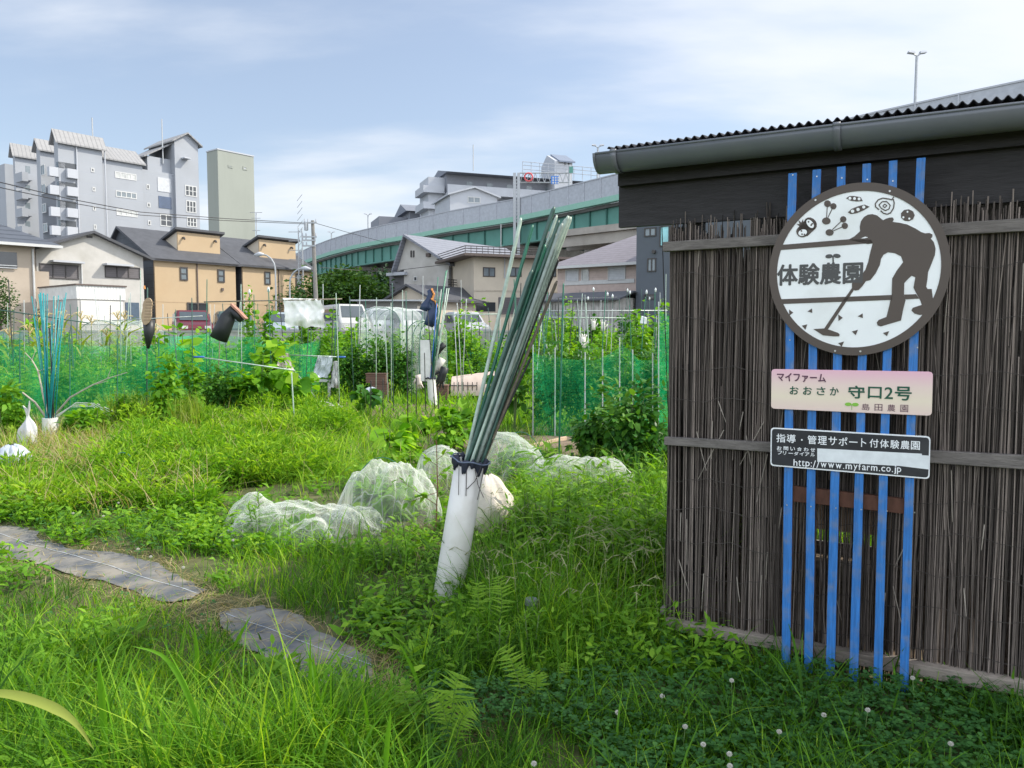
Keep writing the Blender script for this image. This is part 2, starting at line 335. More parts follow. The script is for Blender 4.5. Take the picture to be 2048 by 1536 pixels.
# ------------------------------------------------------------------ building materials
m_white = mat('white_render', (0.423, 0.410, 0.387), var=0.10, scale=1.2, dirt=((0.31, 0.295, 0.26), 0.7, 0.7), bump=0.1, bscale=30)
m_beige = mat('beige_render', (0.387, 0.326, 0.264), var=0.08, scale=1.0, dirt=((0.38, 0.32, 0.25), 0.5, 0.3))
m_cream = mat('cream_render', (0.510, 0.451, 0.365), var=0.07, scale=1.0, dirt=((0.42, 0.37, 0.3), 0.6, 0.3))
m_yellow = mat('yellow_render', (.415, .310, .195), var=0.05, scale=0.8, dirt=((0.40, 0.285, 0.17), 0.6, 0.5))
m_dkclad = lined('dark_cladding', (0.06, 0.068, 0.08), (0.03, 0.033, 0.04), 0.45, axis=2, width=0.06)
m_roofdk = mat('dark_roof', (0.065, 0.068, 0.078), rough=0.7, var=0.2, scale=2)
m_tile = lined('roof_tile', (0.075, 0.085, 0.105), (0.03, 0.035, 0.045), 0.28, axis=2, width=0.2, rough=0.5)
m_tilegrey = lined('roof_tile_grey', (0.19, 0.20, 0.235), (0.12, 0.125, 0.15), 0.22, axis=2, width=0.16, rough=0.55)
m_tilepur = lined('roof_tile_purple', (0.20, 0.185, 0.205), (0.15, 0.125, 0.14), 0.16, axis=2, width=0.16, rough=0.6)
m_pink = lined('pink_siding', (0.450, 0.360, 0.324), (0.36, 0.29, 0.26), 0.4, axis=2, width=0.05)
m_joint = mat('panel_joint', (.33, .24, .145))
m_slate = mat('slate_panel', (0.085, 0.098, 0.118), rough=0.6, var=0.06, scale=1)
m_apt = lined('apartment_panel', (0.294, 0.312, 0.344), (0.29, 0.312, 0.35), 1.4, axis=2, width=0.05, var=.045, scale=.35)
m_aptroof = lined('apartment_roof', (0.246, 0.246, 0.251), (0.17, 0.17, 0.18), 0.55, angle=tuple(A_DIR), width=0.2)
m_pale = mat('pale_green_render', (0.258, 0.277, 0.246), var=0.07, scale=0.4, dirt=((.28, .30, .265), .25, .5), stretch=(1, 1, .15))
m_trimw = mat('white_trim', (0.493, 0.497, 0.493), var=0.05, rough=0.5)
m_trimd = mat('dark_trim', (0.055, 0.05, 0.05), var=0.1, rough=0.5)
m_shut = lined('shutter_grey', (0.115, 0.105, 0.11), (0.07, 0.065, 0.07), 0.12, axis=2, width=0.15, rough=0.5)
m_shutw = lined('shutter_white', (0.46, 0.475, 0.50), (0.36, 0.375, 0.4), 0.10, axis=2, width=0.15, rough=0.5)
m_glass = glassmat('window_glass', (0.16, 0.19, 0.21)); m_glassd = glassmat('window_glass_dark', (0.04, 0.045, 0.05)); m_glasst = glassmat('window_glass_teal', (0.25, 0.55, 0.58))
m_curt = mat('curtain_glass', (0.42, 0.43, 0.42), rough=0.15, var=0.3, scale=1.5, spec=0.6)
m_brown = mat('brown_fascia', (0.11, 0.085, 0.075), var=0.15, rough=0.6)
m_grey = mat('grey_metal', (0.36, 0.375, 0.39), rough=0.45, metal=0.4, var=0.1)
m_greyw = mat('grey_white', (0.399, 0.416, 0.451), var=0.06, scale=0.5)
m_pole = mat('concrete_pole', (0.20, 0.19, 0.175), var=0.15)
m_cable = mat('cable_black', (0.02, 0.02, 0.022), rough=0.5)

def Z1(x, y): return x/3.6574, 200+y/3.6574
def Z2(x, y): return 500+x/3.6574, 240+y/3.6574
def Z3(x, y): return 840+x/3.6574, 280+y/3.6574
def zwin(Zf, parent, F, x0, y0, x1, y1, fm, pm, **k):
    a = Zf(x0, y0); b = Zf(x1, y1); return window(parent, F, a[0], a[1], b[0], b[1], fm, pm, **k)
def zbox(Zf, m, F, x0, y0, x1, y1, o0, o1):
    a = Zf(x0, y0); b = Zf(x1, y1); return F.pbox(m, a[0], a[1], b[0], b[1], o0, o1)

# ---- apartment block (stepped, gabled stair towers)
def apartment():
    t = thing('apartment_building', 'pale blue-grey panelled apartment block with stepped gabled towers above the gabled white house', 'apartment block', at(130, HORIZON, 100)*1.0)
    t.location.z = LOT
    def unit_(px, pxr, pxl, Y, ye, yr, name='wall', dep=None):
        F = face_at(px, Y, A_DIR); B = Face(F.Q, B_DIR); ze = F.hit(px, ye)[1]; s1 = F.S(pxr, ye); tl = abs(B.S(pxl, ye)) if dep is None else dep
        zr = zat(yr, Y+tl*0.3)
        w = MB(); w.prism([(0, LOT), (tl, LOT), (tl, ze), (tl/2, zr), (0, ze)], lambda a, b, d: F.P(d, b, -a), 0, s1); w.build(name, m_apt, t)
        roof_s(F, 0, s1, 0, tl, ze, zr, ov=0.45, th=0.2).build('roof', m_aptroof, t)
        return F, B, ze, zr, s1, tl
    F, B, ze, zr, s1, tl = unit_(130, 203, 107, 100, 278, 261)
    for x0, y0, x1, y1 in ((665, 495, 690, 530), (675, 635, 698, 670), (678, 775, 701, 810), (684, 910, 706, 948)):
        zwin(Z1, t, F, x0, y0, x1, y1, m_trimw, m_glassd, mull=0, bar=0.12)
    p = MB()
    for x in (565, 770): a, _ = F.hit(*Z1(x, 600)); p.tube([F.P(a, LOT, .12), F.P(a, ze-.4, .12)], .10)
    p.build('drainpipe', m_greyw, t)
    for ya, yb in ((458, 515), (600, 645), (735, 800), (880, 935)):      # corner balconies: dark recess, slab, parapet
        a0, z1 = F.hit(*Z1(478, ya)); a1, z0 = F.hit(*Z1(558, yb))
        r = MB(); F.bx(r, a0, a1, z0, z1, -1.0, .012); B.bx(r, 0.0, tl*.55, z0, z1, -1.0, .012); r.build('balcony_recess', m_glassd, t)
        q = MB(); F.bx(q, a0, a1, z0-1.15, z0, .02, .55); B.bx(q, .0, tl*.55, z0-1.15, z0, .02, 1.1); q.build('balcony', m_greyw, t)
    E = unit_(94.3, 121, 72, 108, 295, 280)
    for x0, y0, x1, y1 in ((297, 480, 330, 545), (303, 620, 335, 682), (308, 762, 340, 822), (315, 905, 350, 965)):
        zwin(Z1, t, E[1], x0, y0, x1, y1, m_trimw, m_glass, mull=1, bar=0.1)
    G = unit_(44, 76, 25, 116, 302, 289)
    for ya, yb in ((500, 590), (640, 720), (770, 850), (905, 980)):
        q = MB(); zbox(Z1, q, G[0], 165, yb-50, 240, yb, .02, .9); q.build('balcony', m_apt, t)
        r = MB(); zbox(Z1, r, G[0], 185, ya-20, 222, yb-52, -.5, .02); r.build('balcony_recess', m_glass, t)
        q = MB(); zbox(Z1, q, G[1], 110, yb-50, 163, yb, .02, .8); q.build('balcony', m_apt, t)
    L = face_at(30, 120, A_DIR); w = MB(); a, z1 = L.hit(9, 327); b, _ = L.hit(29, 327); L.bx(w, a, b, LOT, z1, -5, 0); w.build('wall', m_apt, t)
    # wing B with four rows of strip windows
    W = Face(F.P(s1+.02, 0, -.5), A_DIR); e1 = W.S(284, 322); zt = W.hit(206, 314)[1]; zr_ = zt+1.9
    w = MB(); w.prism([(0, LOT), (8, LOT), (8, zt), (2.6, zr_), (0, zt)], lambda a, b, d: W.P(d, b, -a), 0, e1); w.build('wall', m_apt, t)
    roof_s(W, .3, e1, 0, 8, zt, zr_, ov=.4, th=.2, tr=2.6).build('roof', m_aptroof, t)
    for x0, y0, x1, y1, pm in ((840, 520, 998, 592, m_curt), (845, 660, 1000, 727, m_glass), (850, 795, 1006, 860, m_curt), (852, 930, 1010, 995, m_curt)):
        zwin(Z1, t, W, x0, y0, x1, y1, m_trimw, pm, mull=3, bar=.12)
    # flat link C
    C = Face(W.P(e1, 0, -.3), A_DIR); e2 = C.S(346, 345); zc = C.hit(284, 338)[1]
    w = MB(); C.bx(w, 0.01, e2, LOT, zc, -7, 0); w.build('wall', m_apt, t)
    for x0, y0, x1, y1 in ((1070, 615, 1094, 655), (1076, 750, 1100, 787), (1081, 880, 1105, 917), (1090, 1010, 1110, 1046)):
        zwin(Z1, t, C, x0, y0, x1, y1, m_trimw, m_glassd, mull=0, bar=.12)
    w = MB(); zbox(Z1, w, C, 1152, 562, 1254, 680, -.2, .06); w.build('louvre', m_shutw, t)
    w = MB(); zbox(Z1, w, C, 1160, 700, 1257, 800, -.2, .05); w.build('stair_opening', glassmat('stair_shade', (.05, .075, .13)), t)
    zwin(Z1, t, C, 1170, 832, 1262, 930, m_trimw, m_glassd, mull=1, bar=.12, rows=2); zwin(Z1, t, C, 1175, 965, 1228, 1045, m_trimw, m_glassd, mull=1, bar=.12)
    # stair tower D, gable to the front
    D = Face(C.P(e2, 0, .6), A_DIR); e3 = D.S(396, 300); zd = D.hit(352, 281)[1]; zg = zat(268, D.P(e3/2, 0).y)
    tw = 7.5
    w = MB(); w.prism([(0.0, LOT), (e3, LOT), (e3, zd), (e3*.52, zg), (0.0, zd)], lambda a, b, d: D.P(a, b, -d), 0, tw); w.build('wall', m_apt, t)
    roof_t(D, 0, e3, 0, tw, zd, zg, ov=.5, th=.2, sr=e3*.52).build('roof', m_aptroof, t)
    w = MB(); D.bx(w, -3.4, -.01, LOT, zd-2.6, -tw+.5, -1.2); w.build('wall', m_apt, t)
    w = MB(); w.prism([(-4.0, zd-2.9), (.0, zd-.5), (.0, zd-.3), (-4.0, zd-2.7)], lambda a, b, d: D.P(a, b, -d), .8, tw); w.build('roof', m_aptroof, t)
    w = MB(); zbox(Z1, w, D, 1350, 415, 1398, 432, .01, 1.0); w.build('canopy', m_greyw, t)
    for x0, y0, x1, y1 in ((1352, 620, 1440, 712), (1360, 732, 1436, 830), (1366, 855, 1440, 932)):
        zwin(Z1, t, D, x0, y0, x1, y1, m_trimw, m_glassd, mull=2, bar=.13, rows=2)
    a = MB(); p0 = at(*Z1(678, 262), 104); a.tube([p0+Vector((0, 0, -1)), (p0.x, p0.y, zat(Z1(678, 130)[1], 104))], .09); a.build('mast', m_grey, t)
    a = MB(); p0 = at(*Z1(1188, 310), 112); a.tube([p0+Vector((0, 0, -3)), (p0.x, p0.y, zat(Z1(1188, 140)[1], 112))], .09); a.build('mast', m_grey, t)
apartment()
# ---- pale green tower
def pale_tower():
    F = face_at(444, 88, A_DIR); B = Face(F.Q, B_DIR); zt = F.hit(444, 301)[1]; s1 = F.S(507.5, 330); tl = abs(B.S(414, 330))
    t = thing('tower_building', 'windowless pale green tower block standing beside the apartment block', 'tower', F.P(0, LOT))
    w = MB(); F.bx(w, 0, s1, LOT, zt, -tl, 0); w.build('wall', m_pale, t)
    c = MB(); F.bx(c, -.06, s1+.06, zt+.002, zt+.14, -tl-.06, .06); c.build('coping', m_greyw, t)
    for x0, y0, x1, y1 in ((1668, 474, 1702, 500), (1776, 484, 1806, 515)): zwin(Z1, t, F, x0, y0, x1, y1, m_pale, m_greyw, mull=0, bar=.12)
pale_tower()
# ---- far left beige house with hipped tile roof
def house_beige():
    F = face_at(-70, 42, vdir(2500)); t = thing('house', 'beige rendered house with dark tiled hip roof and shaded balcony at the frame edge', 'house', F.P(0, LOT))
    s1, ze = F.hit(70, 490); dep = 9
    w = MB(); F.bx(w, -2, s1-.02, LOT, ze, -dep, 0); w.build('wall', m_beige, t)
    s2, zl = F.hit(101, 543); w = MB(); F.bx(w, s1, s2, LOT, zl, -dep+2, -.3); w.build('wall', m_beige, t)
    ov = .7; x0, x1 = -2-ov, s1+ov+.5; zr = ze+2.7
    v = [F.P(x0, ze, ov), F.P(x1, ze, ov), F.P(x1, ze, -dep-ov), F.P(x0, ze, -dep-ov), F.P(-2, zr, -dep/2), F.P(x1-5.5, zr, -dep/2)]
    m = MB(); m.add(v, [(0, 1, 5, 4), (1, 2, 5), (2, 3, 4, 5), (3, 0, 4), (3, 2, 1, 0)]); m.build('roof', m_tile, t)
    m = MB(); F.bx(m, x0, x1+.03, ze-.16, ze-.004, ov-.1, ov+.06); m.build('eave_gutter', m_trimw, t)
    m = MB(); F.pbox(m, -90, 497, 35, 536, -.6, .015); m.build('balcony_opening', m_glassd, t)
    m = MB()
    for y in (527, 532): a, z = F.hit(-60, y, .1); b, _ = F.hit(34, y, .1); m.tube([F.P(a, z, .1), F.P(b, z, .1)], .035)
    m.build('balcony_rail', m_grey, t)
    m = MB(); a, _ = F.hit(67, 540, .08); m.tube([F.P(a, LOT, .08), F.P(a, ze-.2, .08)], .06); m.build('drainpipe', m_trimw, t)
house_beige()
# ---- white gabled house
def house_white():
    F = face_at(78, 45, A_DIR); t = thing('house', 'weathered white gabled house with two shuttered windows and a corrugated balcony', 'house', F.P(0, LOT))
    s1, ze1 = F.hit(286, 517); _, ze0 = F.hit(78, 497); sr, zr = F.hit(181, 467); ze0 = ze1 = (ze0+ze1)/2
    w = MB(); w.prism([(0, LOT), (s1, LOT), (s1, ze1), (s1/2, zr), (0, ze0)], lambda a, b, d: F.P(a, b, -d), 0, 9); w.build('wall', m_white, t)
    roof_t(F, 0, s1, 0, 9, ze0, zr, ov=.4, th=.16).build('roof', m_roofdk, t)
    m = MB(); zbox(Z1, m, F, 635, 990, 678, 1010, 0, .05); m.build('gable_vent', m_trimd, t)
    for x0, y0, x1, y1, ax0, ax1, ay in ((285, 1192, 577, 1316, 360, 590, 1180), (764, 1210, 1026, 1312, 750, 948, 1203)):
        f = zwin(Z1, t, F, x0, y0, x1, y1, m_trimd, m_shut, mull=2, bar=.06)
        a = MB(); s0_, z_ = F.hit(*Z1(ax0, ay)); s1_, _ = F.hit(*Z1(ax1, ay)); F.bx(a, s0_, s1_, z_-.05, z_+.06, .001, .6); a.build('awning', m_greyw, f)
    m = MB(); a, _ = F.hit(*Z1(600, 1300), .08); m.tube([F.P(a, LOT+1, .08), F.P(a, F.hit(*Z1(600, 1185))[1], .08)], .05); m.build('drainpipe', m_trimw, t)
    # flat-roofed extension with balcony parapet
    px, Y = Z1(575, 1)[0], 41.0; E = face_at(px, Y, A_DIR); EB = Face(E.Q, B_DIR); e1, zt = E.hit(*Z1(908, 1368)); _, zt = E.hit(*Z1(575, 1355)); zp = E.hit(*Z1(575, 1455))[1]
    w = MB(); E.bx(w, 0, e1, LOT, zp, -5, 0); w.build('extension_wall', m_white, t)
    p = MB(); E.bx(p, -.05, e1+.05, zp+.002, zt, -4.9, .06); p.build('balcony_parapet', lined('corrugated_white', (0.62, 0.62, 0.60), (0.42, 0.42, 0.42), .16, angle=tuple(A_DIR), width=.2), t)
    p = MB(); E.bx(p, -.1, e1+.1, zt+.002, zt+.08, -5, .12); p.build('coping', m_brown, t)
    p = MB(); zbox(Z1, p, E, 590, 1465, 905, 1640, .0, .04); p.build('roller_door', lined('roller_door', (0.60, 0.59, 0.56), (0.42, 0.41, 0.4), .1, axis=2), t)
    p = MB(); w0 = E.hit(*Z1(920, 1480)); F.pbox(p, *Z1(918, 1480), *Z1(1022, 1640), .0, .05); p.build('door', mat('door_blue', (.07, .10, .14), rough=.4), t)
house_white()
# ---- two yellow houses
def house_yellow(px, Y, label, pxr, ye, wins, loft, side_px):
    F = face_at(px, Y, A_DIR); B = Face(F.Q, B_DIR); t = thing('house', label, 'house', F.P(0, LOT), group='yellow houses with roof lofts')
    s1 = F.S(pxr, ye+8); ze = F.hit(px, ye)[1]; dep = 7.5; zr = ze+2.35
    w = MB(); w.prism([(0.12, LOT), (dep, LOT), (dep, ze), (dep*.62, zr), (0.12, ze)], lambda a, b, d: F.P(d, b, -a), 0, s1); w.build('side_wall', m_dkclad, t)
    w = MB(); F.bx(w, 0.03, s1-.03, LOT, ze-.02, -.115, .02); w.build('front_wall', m_yellow, t)
    roof_s(F, 0, s1, 0, dep, ze, zr, ov=.3, th=.16, tr=dep*.62).build('roof', m_roofdk, t)
    for (x0, y0, x1, y1) in wins: window(t, F, x0, y0, x1, y1, m_trimd, m_glass, mull=0, off=.03, bar=.09, rows=2)
    m = MB(); z_ = LOT+(ze-LOT)*.46; F.bx(m, .05, s1-.05, z_-.02, z_+.02, .021, .028); m.build('string_course', m_joint, t)
    m = MB(); q_ = s1*.5; m.tube([F.P(q_, LOT, .07), F.P(q_, ze-.1, .07)], .045); m.build('drainpipe', m_brown, t); m = MB(); F.bx(m, -.05, s1+.05, ze-.12, ze-.02, .03, .30); m.build('eave_gutter', m_trimd, t)
    m = MB(); F.bx(m, s1*.8, s1*.8+.16, LOT+3.4, LOT+3.6, .02, .12); m.build('vent_hood', m_brown, t)
    # loft box rising from the roof, mono-pitch
    lo = 1.3; L = Face(F.P(0, 0, -lo), A_DIR); a, zt = L.hit(loft[0], loft[1]); b, zb = L.hit(loft[2], loft[3])
    zb = ze + (zr-ze)*lo/(dep*.62) - .05; ld = 4.2
    w = MB(); w.prism([(0.1, zb), (ld, zb), (ld, zb+.3), (0.1, zt-.12)], lambda p, q, d: L.P(d, q, -p), a, b); w.build('loft_side', m_cream, t)
    w = MB(); L.bx(w, a+.02, b-.02, zb, zt-.1, -.095, .01); w.build('loft_front', m_yellow, t)
    w = MB(); sl = (zt-zb-.3)/ld; w.prism([(-.25, zt+sl*.1), (ld+.3, zb+.3-sl*.3), (ld+.3, zb+.44-sl*.3), (-.25, zt+.16+sl*.1)], lambda p, q, d: L.P(d, q, -p), a-.25, b+.25); w.build('loft_roof', m_roofdk, t)
    for k in (.12, .86):
        c = a + (b-a)*k; m = MB(); m.tube([L.P(c, zt-.5, .02), L.P(c, zt-.5, .2), L.P(c, zt-.62, .26)], .07); m.build('floodlight', m_trimd, t)
    return F, t
O3 = at(312, HORIZON, 52); F3 = Face(O3, A_DIR); s4 = F3.S(487)
F3_, t3 = house_yellow(312, 52, 'yellow house with dark side cladding next to the gabled white house', 471, 517,
    [Z1(1312, 1220)+Z1(1372, 1322), Z1(1588, 1238)+Z1(1642, 1336)], Z1(1295, 952)+Z1(1608, 980), 278)
zwin(Z1, t3, F3_, 1365, 1480, 1520, 1560, m_trimd, m_glassd, mull=1, off=.03, bar=.1)
house_yellow(487, F3.P(s4, 0).y, 'yellow house with dark roof beside the utility pole', 623, 529.5,
    [Z2(103, 1108)+Z2(148, 1205), Z2(332, 1122)+Z2(377, 1216)], Z2(65, 862)+Z2(333, 885), 475)
# ---- white house with the big asymmetric grey roof
def house_bigroof():
    B = face_at(898, 54, B_DIR); F = Face(B.Q, A_DIR); t = thing('house', 'white house with one big asymmetric grey tiled gable roof below the expressway', 'house', B.P(0, LOT))
    sL = B.S(794, 543); _, zr_e = B.hit(898, 526); sA, zA = B.hit(814.5, 474); zl = B.hit(794, 543)[1]; dep = 11.0
    w = MB(); w.prism([(0, LOT), (sL*.86, LOT), (sL*.86, zl+.1), (sL, zl), (sA, zA), (0, zr_e)], lambda a, b, d: B.P(a, b, -d), 0, dep); w.build('wall', m_white, t)
    m = MB(); sl = (zA-zr_e)/abs(sA); e = -.5; sg = 1 if sA > 0 else -1
    m.prism([(-sg*.5, zr_e-sl*.5), (sA, zA), (sA, zA+.18), (-sg*.5, zr_e-sl*.5+.18)], lambda a, b, d: B.P(a, b, -d), -.4, dep+.4)
    m.prism([(sL*1.02, zl-.1), (sA, zA), (sA, zA+.18), (sL*1.02+sg*.12, zl+.02)], lambda a, b, d: B.P(a, b, -d), -.4, dep+.4); m.build('roof', m_tilegrey, t)
    for x in (1172, 1190):
        m = MB(); zbox(Z2, m, B, x, 955, x+9, 1003, .0, .06); m.build('gable_slot', m_trimd, t)
    m = MB(); zbox(Z2, m, B, 1285, 975, 1312, 998, 0, .15); m.build('vent_hood', m_brown, t)
    zwin(Z2, t, B, 1200, 1145, 1224, 1178, m_trimw, m_glassd, mull=0)
    zwin(Z2, t, F, 1520, 1135, 1605, 1240, m_trimw, m_glass, mull=1)
    m = MB(); a, z1 = F.hit(*Z2(1450, 1225), .9); b, _ = F.hit(*Z2(1640, 1225), .9); F.bx(m, a, b, z1-.5, z1, .01, .95); m.build('balcony', m_brown, t)
    m = MB()
    for y in (1170, 1188, 1206): _, z = F.hit(*Z2(1500, y), .9); m.tube([F.P(a, z, .9), F.P(b, z, .9)], .03)
    for k in range(6): m.tube([F.P(a+(b-a)*k/5, z1, .9), F.P(a+(b-a)*k/5, F.hit(*Z2(1500, 1165), .9)[1], .9)], .03)
    m.build('balcony_rail', m_trimd, t)
    m = MB(); a, _ = F.hit(*Z2(1468, 1100), .08); m.tube([F.P(a, LOT, .08), F.P(a, zr_e-.3, .08)], .05); m.build('drainpipe', m_trimd, t)
    m = MB(); B.pbox(m, *Z2(1020, 1130), *Z2(1128, 1300), -3, -.4); m.build('lean_to_wall', mat('lean_to_grey', (.17, .165, .18)), t)
    m = MB(); B.pbox(m, *Z2(995, 1118), *Z2(1130, 1132), -3, .3); m.build('lean_to_roof', m_greyw, t)
    # gabled garage in front
    G = face_at(868, 47, B_DIR); t2 = thing('garage', 'small cream gabled garage with dark tile roof in front of the white house', 'garage', G.P(0, LOT))
    g1 = G.S(775, 602); ga, gz = G.hit(809, 573); ge = G.hit(775, 602)[1]; ga = g1/2
    w = MB(); w.prism([(0, LOT), (g1, LOT), (g1, ge), (ga, gz), (0, ge)], lambda a, b, d: G.P(a, b, -d), 0, 6); w.build('wall', m_cream, t2)
    roof_t(G, min(0, g1), max(0, g1), 0, 6, ge, gz, ov=.35, th=.14).build('roof', m_roofdk, t2)
    m = MB(); G.pbox(m, *Z2(1080, 1335), *Z2(1235, 1420), 0, .04); m.build('garage_door', m_shut, t2)
house_bigroof()
# ---- cream flat house with roof railing
def house_flat():
    F = face_at(948, 50, vdir(4800)); t = thing('house', 'cream house with flat overhanging brown roof slab and roof railing', 'house', F.P(0, LOT))
    s1, zt = F.hit(1120, 516.5); dep = 8
    w = MB(); F.bx(w, 0, s1, LOT, zt, -dep, 0); w.build('wall', m_cream, t)
    a, z1 = F.hit(*Z3(320, 850), .8); b, _ = F.hit(*Z3(1100, 868), .8)
    w = MB(); F.bx(w, a, b, zt+.003, z1+.05, -dep-.6, .9); w.build('roof_slab', m_brown, t)
    m = MB(); c = F.hit(*Z3(860, 800), .8)[0]
    for y in (785, 803, 822, 838): z = F.hit(*Z3(600, y), .8)[1]; m.tube([F.P(a+.1, z, .8), F.P(c, z, .8)], .028); m.tube([F.P(a+.1, z, .8), F.P(a+.1, z, -6)], .028)
    for k in range(14): q = a+.1+(c-a-.1)*k/13; m.tube([F.P(q, z1, .8), F.P(q, F.hit(*Z3(600, 785), .8)[1], .8)], .02)
    m.build('roof_railing', m_trimd, t)
    for x0, x1 in ((460, 549), (655, 742), (945, 996)): zwin(Z3, t, F, x0, 930, x1, 1002, m_trimd, m_glass, mull=1, bar=.06)
    m = MB(); a, z = F.hit(*Z3(395, 1100)); F.bx(m, 0, s1, z-.05, z+.05, .001, .03); m.build('string_course', mat('string_course', (.42, .37, .30)), t)
    m = MB(); zbox(Z3, m, F, 410, 1185, 552, 1255, -.3, .02); m.build('opening', m_glassd, t)
    m = MB(); zbox(Z3, m, F, 575, 1150, 760, 1275, .0, .05); m.build('roller_door', m_shut, t)
    m = MB(); q, _ = F.hit(*Z3(620, 900), .07); m.tube([F.P(q, F.hit(*Z3(620, 1010))[1], .07), F.P(q, zt-.1, .07)], .04); m.build('drainpipe', m_greyw, t)
    q = at(*Z3(592, 850), 52); m = MB(); zt2 = zat(Z3(1, 615)[1], 52); m.tube([(q.x, q.y, q.z-.5), (q.x, q.y, zt2)], .03)
    for dz, wd in ((-.55, 1.2), (-.75, 1.0)): m.tube([(q.x-wd, q.y, zt2-2.2+dz+.6), (q.x+wd, q.y+.2, zt2-2.2+dz+.5)], .02)
    for k in range(7): m.tube([(q.x-1.2+k*.4, q.y-.35, zt2-2.2), (q.x-1.2+k*.4, q.y+.35, zt2-2.2)], .015)
    m.build('aerial', m_grey, t)
house_flat()
# ---- pink sided house and wooden shed
def house_pink():
    d = Vector((-1200-CX, FPX, 0)).normalized(); F = face_at(1285, 45, d); t = thing('house', 'pinkish sided house with white shuttered windows beside the dark slate building', 'house', F.P(0, LOT))
    s1, ze = F.hit(1115, 534); dep = 8
    s_r, zr = F.hit(*Z3(1575, 795), -3); w = MB(); F.bx(w, 0, s1, LOT, ze, -dep, 0); w.build('wall', m_pink, t)
    lo, hi = min(0, s1)-.5, max(0, s1)+.5; zr = ze+2.2
    v = [F.P(lo, ze, .6), F.P(hi, ze, .6), F.P(hi, ze, -dep-.6), F.P(lo, ze, -dep-.6), F.P(lo, zr, -dep/2), F.P(hi-4.2, zr, -dep/2)] if s1 > 0 else [F.P(hi, ze, .6), F.P(lo, ze, .6), F.P(lo, ze, -dep-.6), F.P(hi, ze, -dep-.6), F.P(hi, zr, -dep/2), F.P(lo+4.2, zr, -dep/2)]
    m = MB(); m.add(v, [(0, 1, 5, 4), (1, 2, 5), (2, 3, 4, 5), (3, 0, 4), (3, 2, 1, 0)]); m.build('roof', m_tilepur, t)
    m = MB(); F.bx(m, lo, hi, ze-.17, ze-.004, .5, .68); m.build('eave_gutter', m_trimw, t)
    for x0, y0, x1, y1, pm in ((1065, 948, 1162, 1036, m_shutw), (1182, 942, 1236, 1030, m_curt), (1376, 926, 1504, 1026, m_shutw)): zwin(Z3, t, F, x0, y0, x1, y1, m_trimw, pm, mull=0, bar=.06)
    m = MB(); a, z = F.hit(*Z3(1060, 1050)); b, _ = F.hit(*Z3(1570, 1035)); F.bx(m, a, b, z-.12, z+.12, .001, .05); m.build('string_course', m_trimw, t)
    m = MB(); a, z = F.hit(*Z3(1300, 1135)); F.bx(m, 0, s1, z-.1, z+.1, .001, .05); m.build('string_course', m_trimw, t)
    zwin(Z3, t, F, 1436, 1170, 1560, 1240, m_trimw, m_shutw, mull=1)
    S = face_at(1240, 39.5, d); t2 = thing('garden_shed', 'weathered grey plank shed with dark roof in front of the pinkish house', 'shed', S.P(0, LOT))
    a1, zt = S.hit(1082, 592); zt = S.hit(1225, 594)[1]
    w = MB(); S.bx(w, .2, a1, LOT, zt, -3, 0); w.build('wall', lined('grey_planks', (0.36, 0.345, 0.32), (0.15, 0.14, 0.13), .22, angle=tuple(d), width=.12, var=.3), t2)
    roof_s(S, min(.2, a1), max(.2, a1), 0, 3, zt-.1, zt+.3, ov=.3, th=.08).build('roof', m_roofdk, t2)
house_pink()
def slate():
    F = face_at(1271, 41, Vector((2224, -1538, 0)).normalized()); t = thing('apartment_building', 'dark slate grey building with small windows showing beside the reed screen', 'building', F.P(0, LOT))
    w = MB(); F.bx(w, 0, 9, LOT, 8.6, -8, 0); w.build('wall', m_slate, t)
    zwin(Z3, t, F, 1642, 645, 1728, 703, m_trimd, m_glass, mull=1, bar=.06); zwin(Z3, t, F, 1755, 630, 1826, 776, m_trimd, m_glasst, mull=0, bar=.06); zwin(Z3, t, F, 1664, 866, 1727, 962, m_trimd, m_glass, mull=1, bar=.06)
    zwin(Z3, t, F, 1640, 1130, 1720, 1165, m_trimd, m_glassd, mull=0, bar=.06)
    m = MB(); a, z = F.hit(*Z3(1715, 818)); m.tube([F.P(a, z, 0), F.P(a, z, .15)], .1, n=10); m.build('vent', m_trimd, t)
slate()
def ac_unit(parent, F, px, py, w=.8, h=.6):
    s0, z0 = F.hit(px, py); m = MB(); F.bx(m, s0-w/2, s0+w/2, z0, z0+h, .05, .35); u = m.build('air_conditioner', m_greyw, parent); m = MB(); m.tube([F.P(s0-.12, z0+h/2, .352), F.P(s0-.12, z0+h/2, .365)], .21, n=16); m.build('fan_grille', m_trimd, u)
    m = MB(); m.tube([F.P(s0+w/2-.1, z0+h*.8, .2), F.P(s0+w/2+.15, z0+h*.8, .06), F.P(s0+w/2+.15, z0+h+1.2, .06)], .03); m.build('pipe_cover', m_trimw, u)
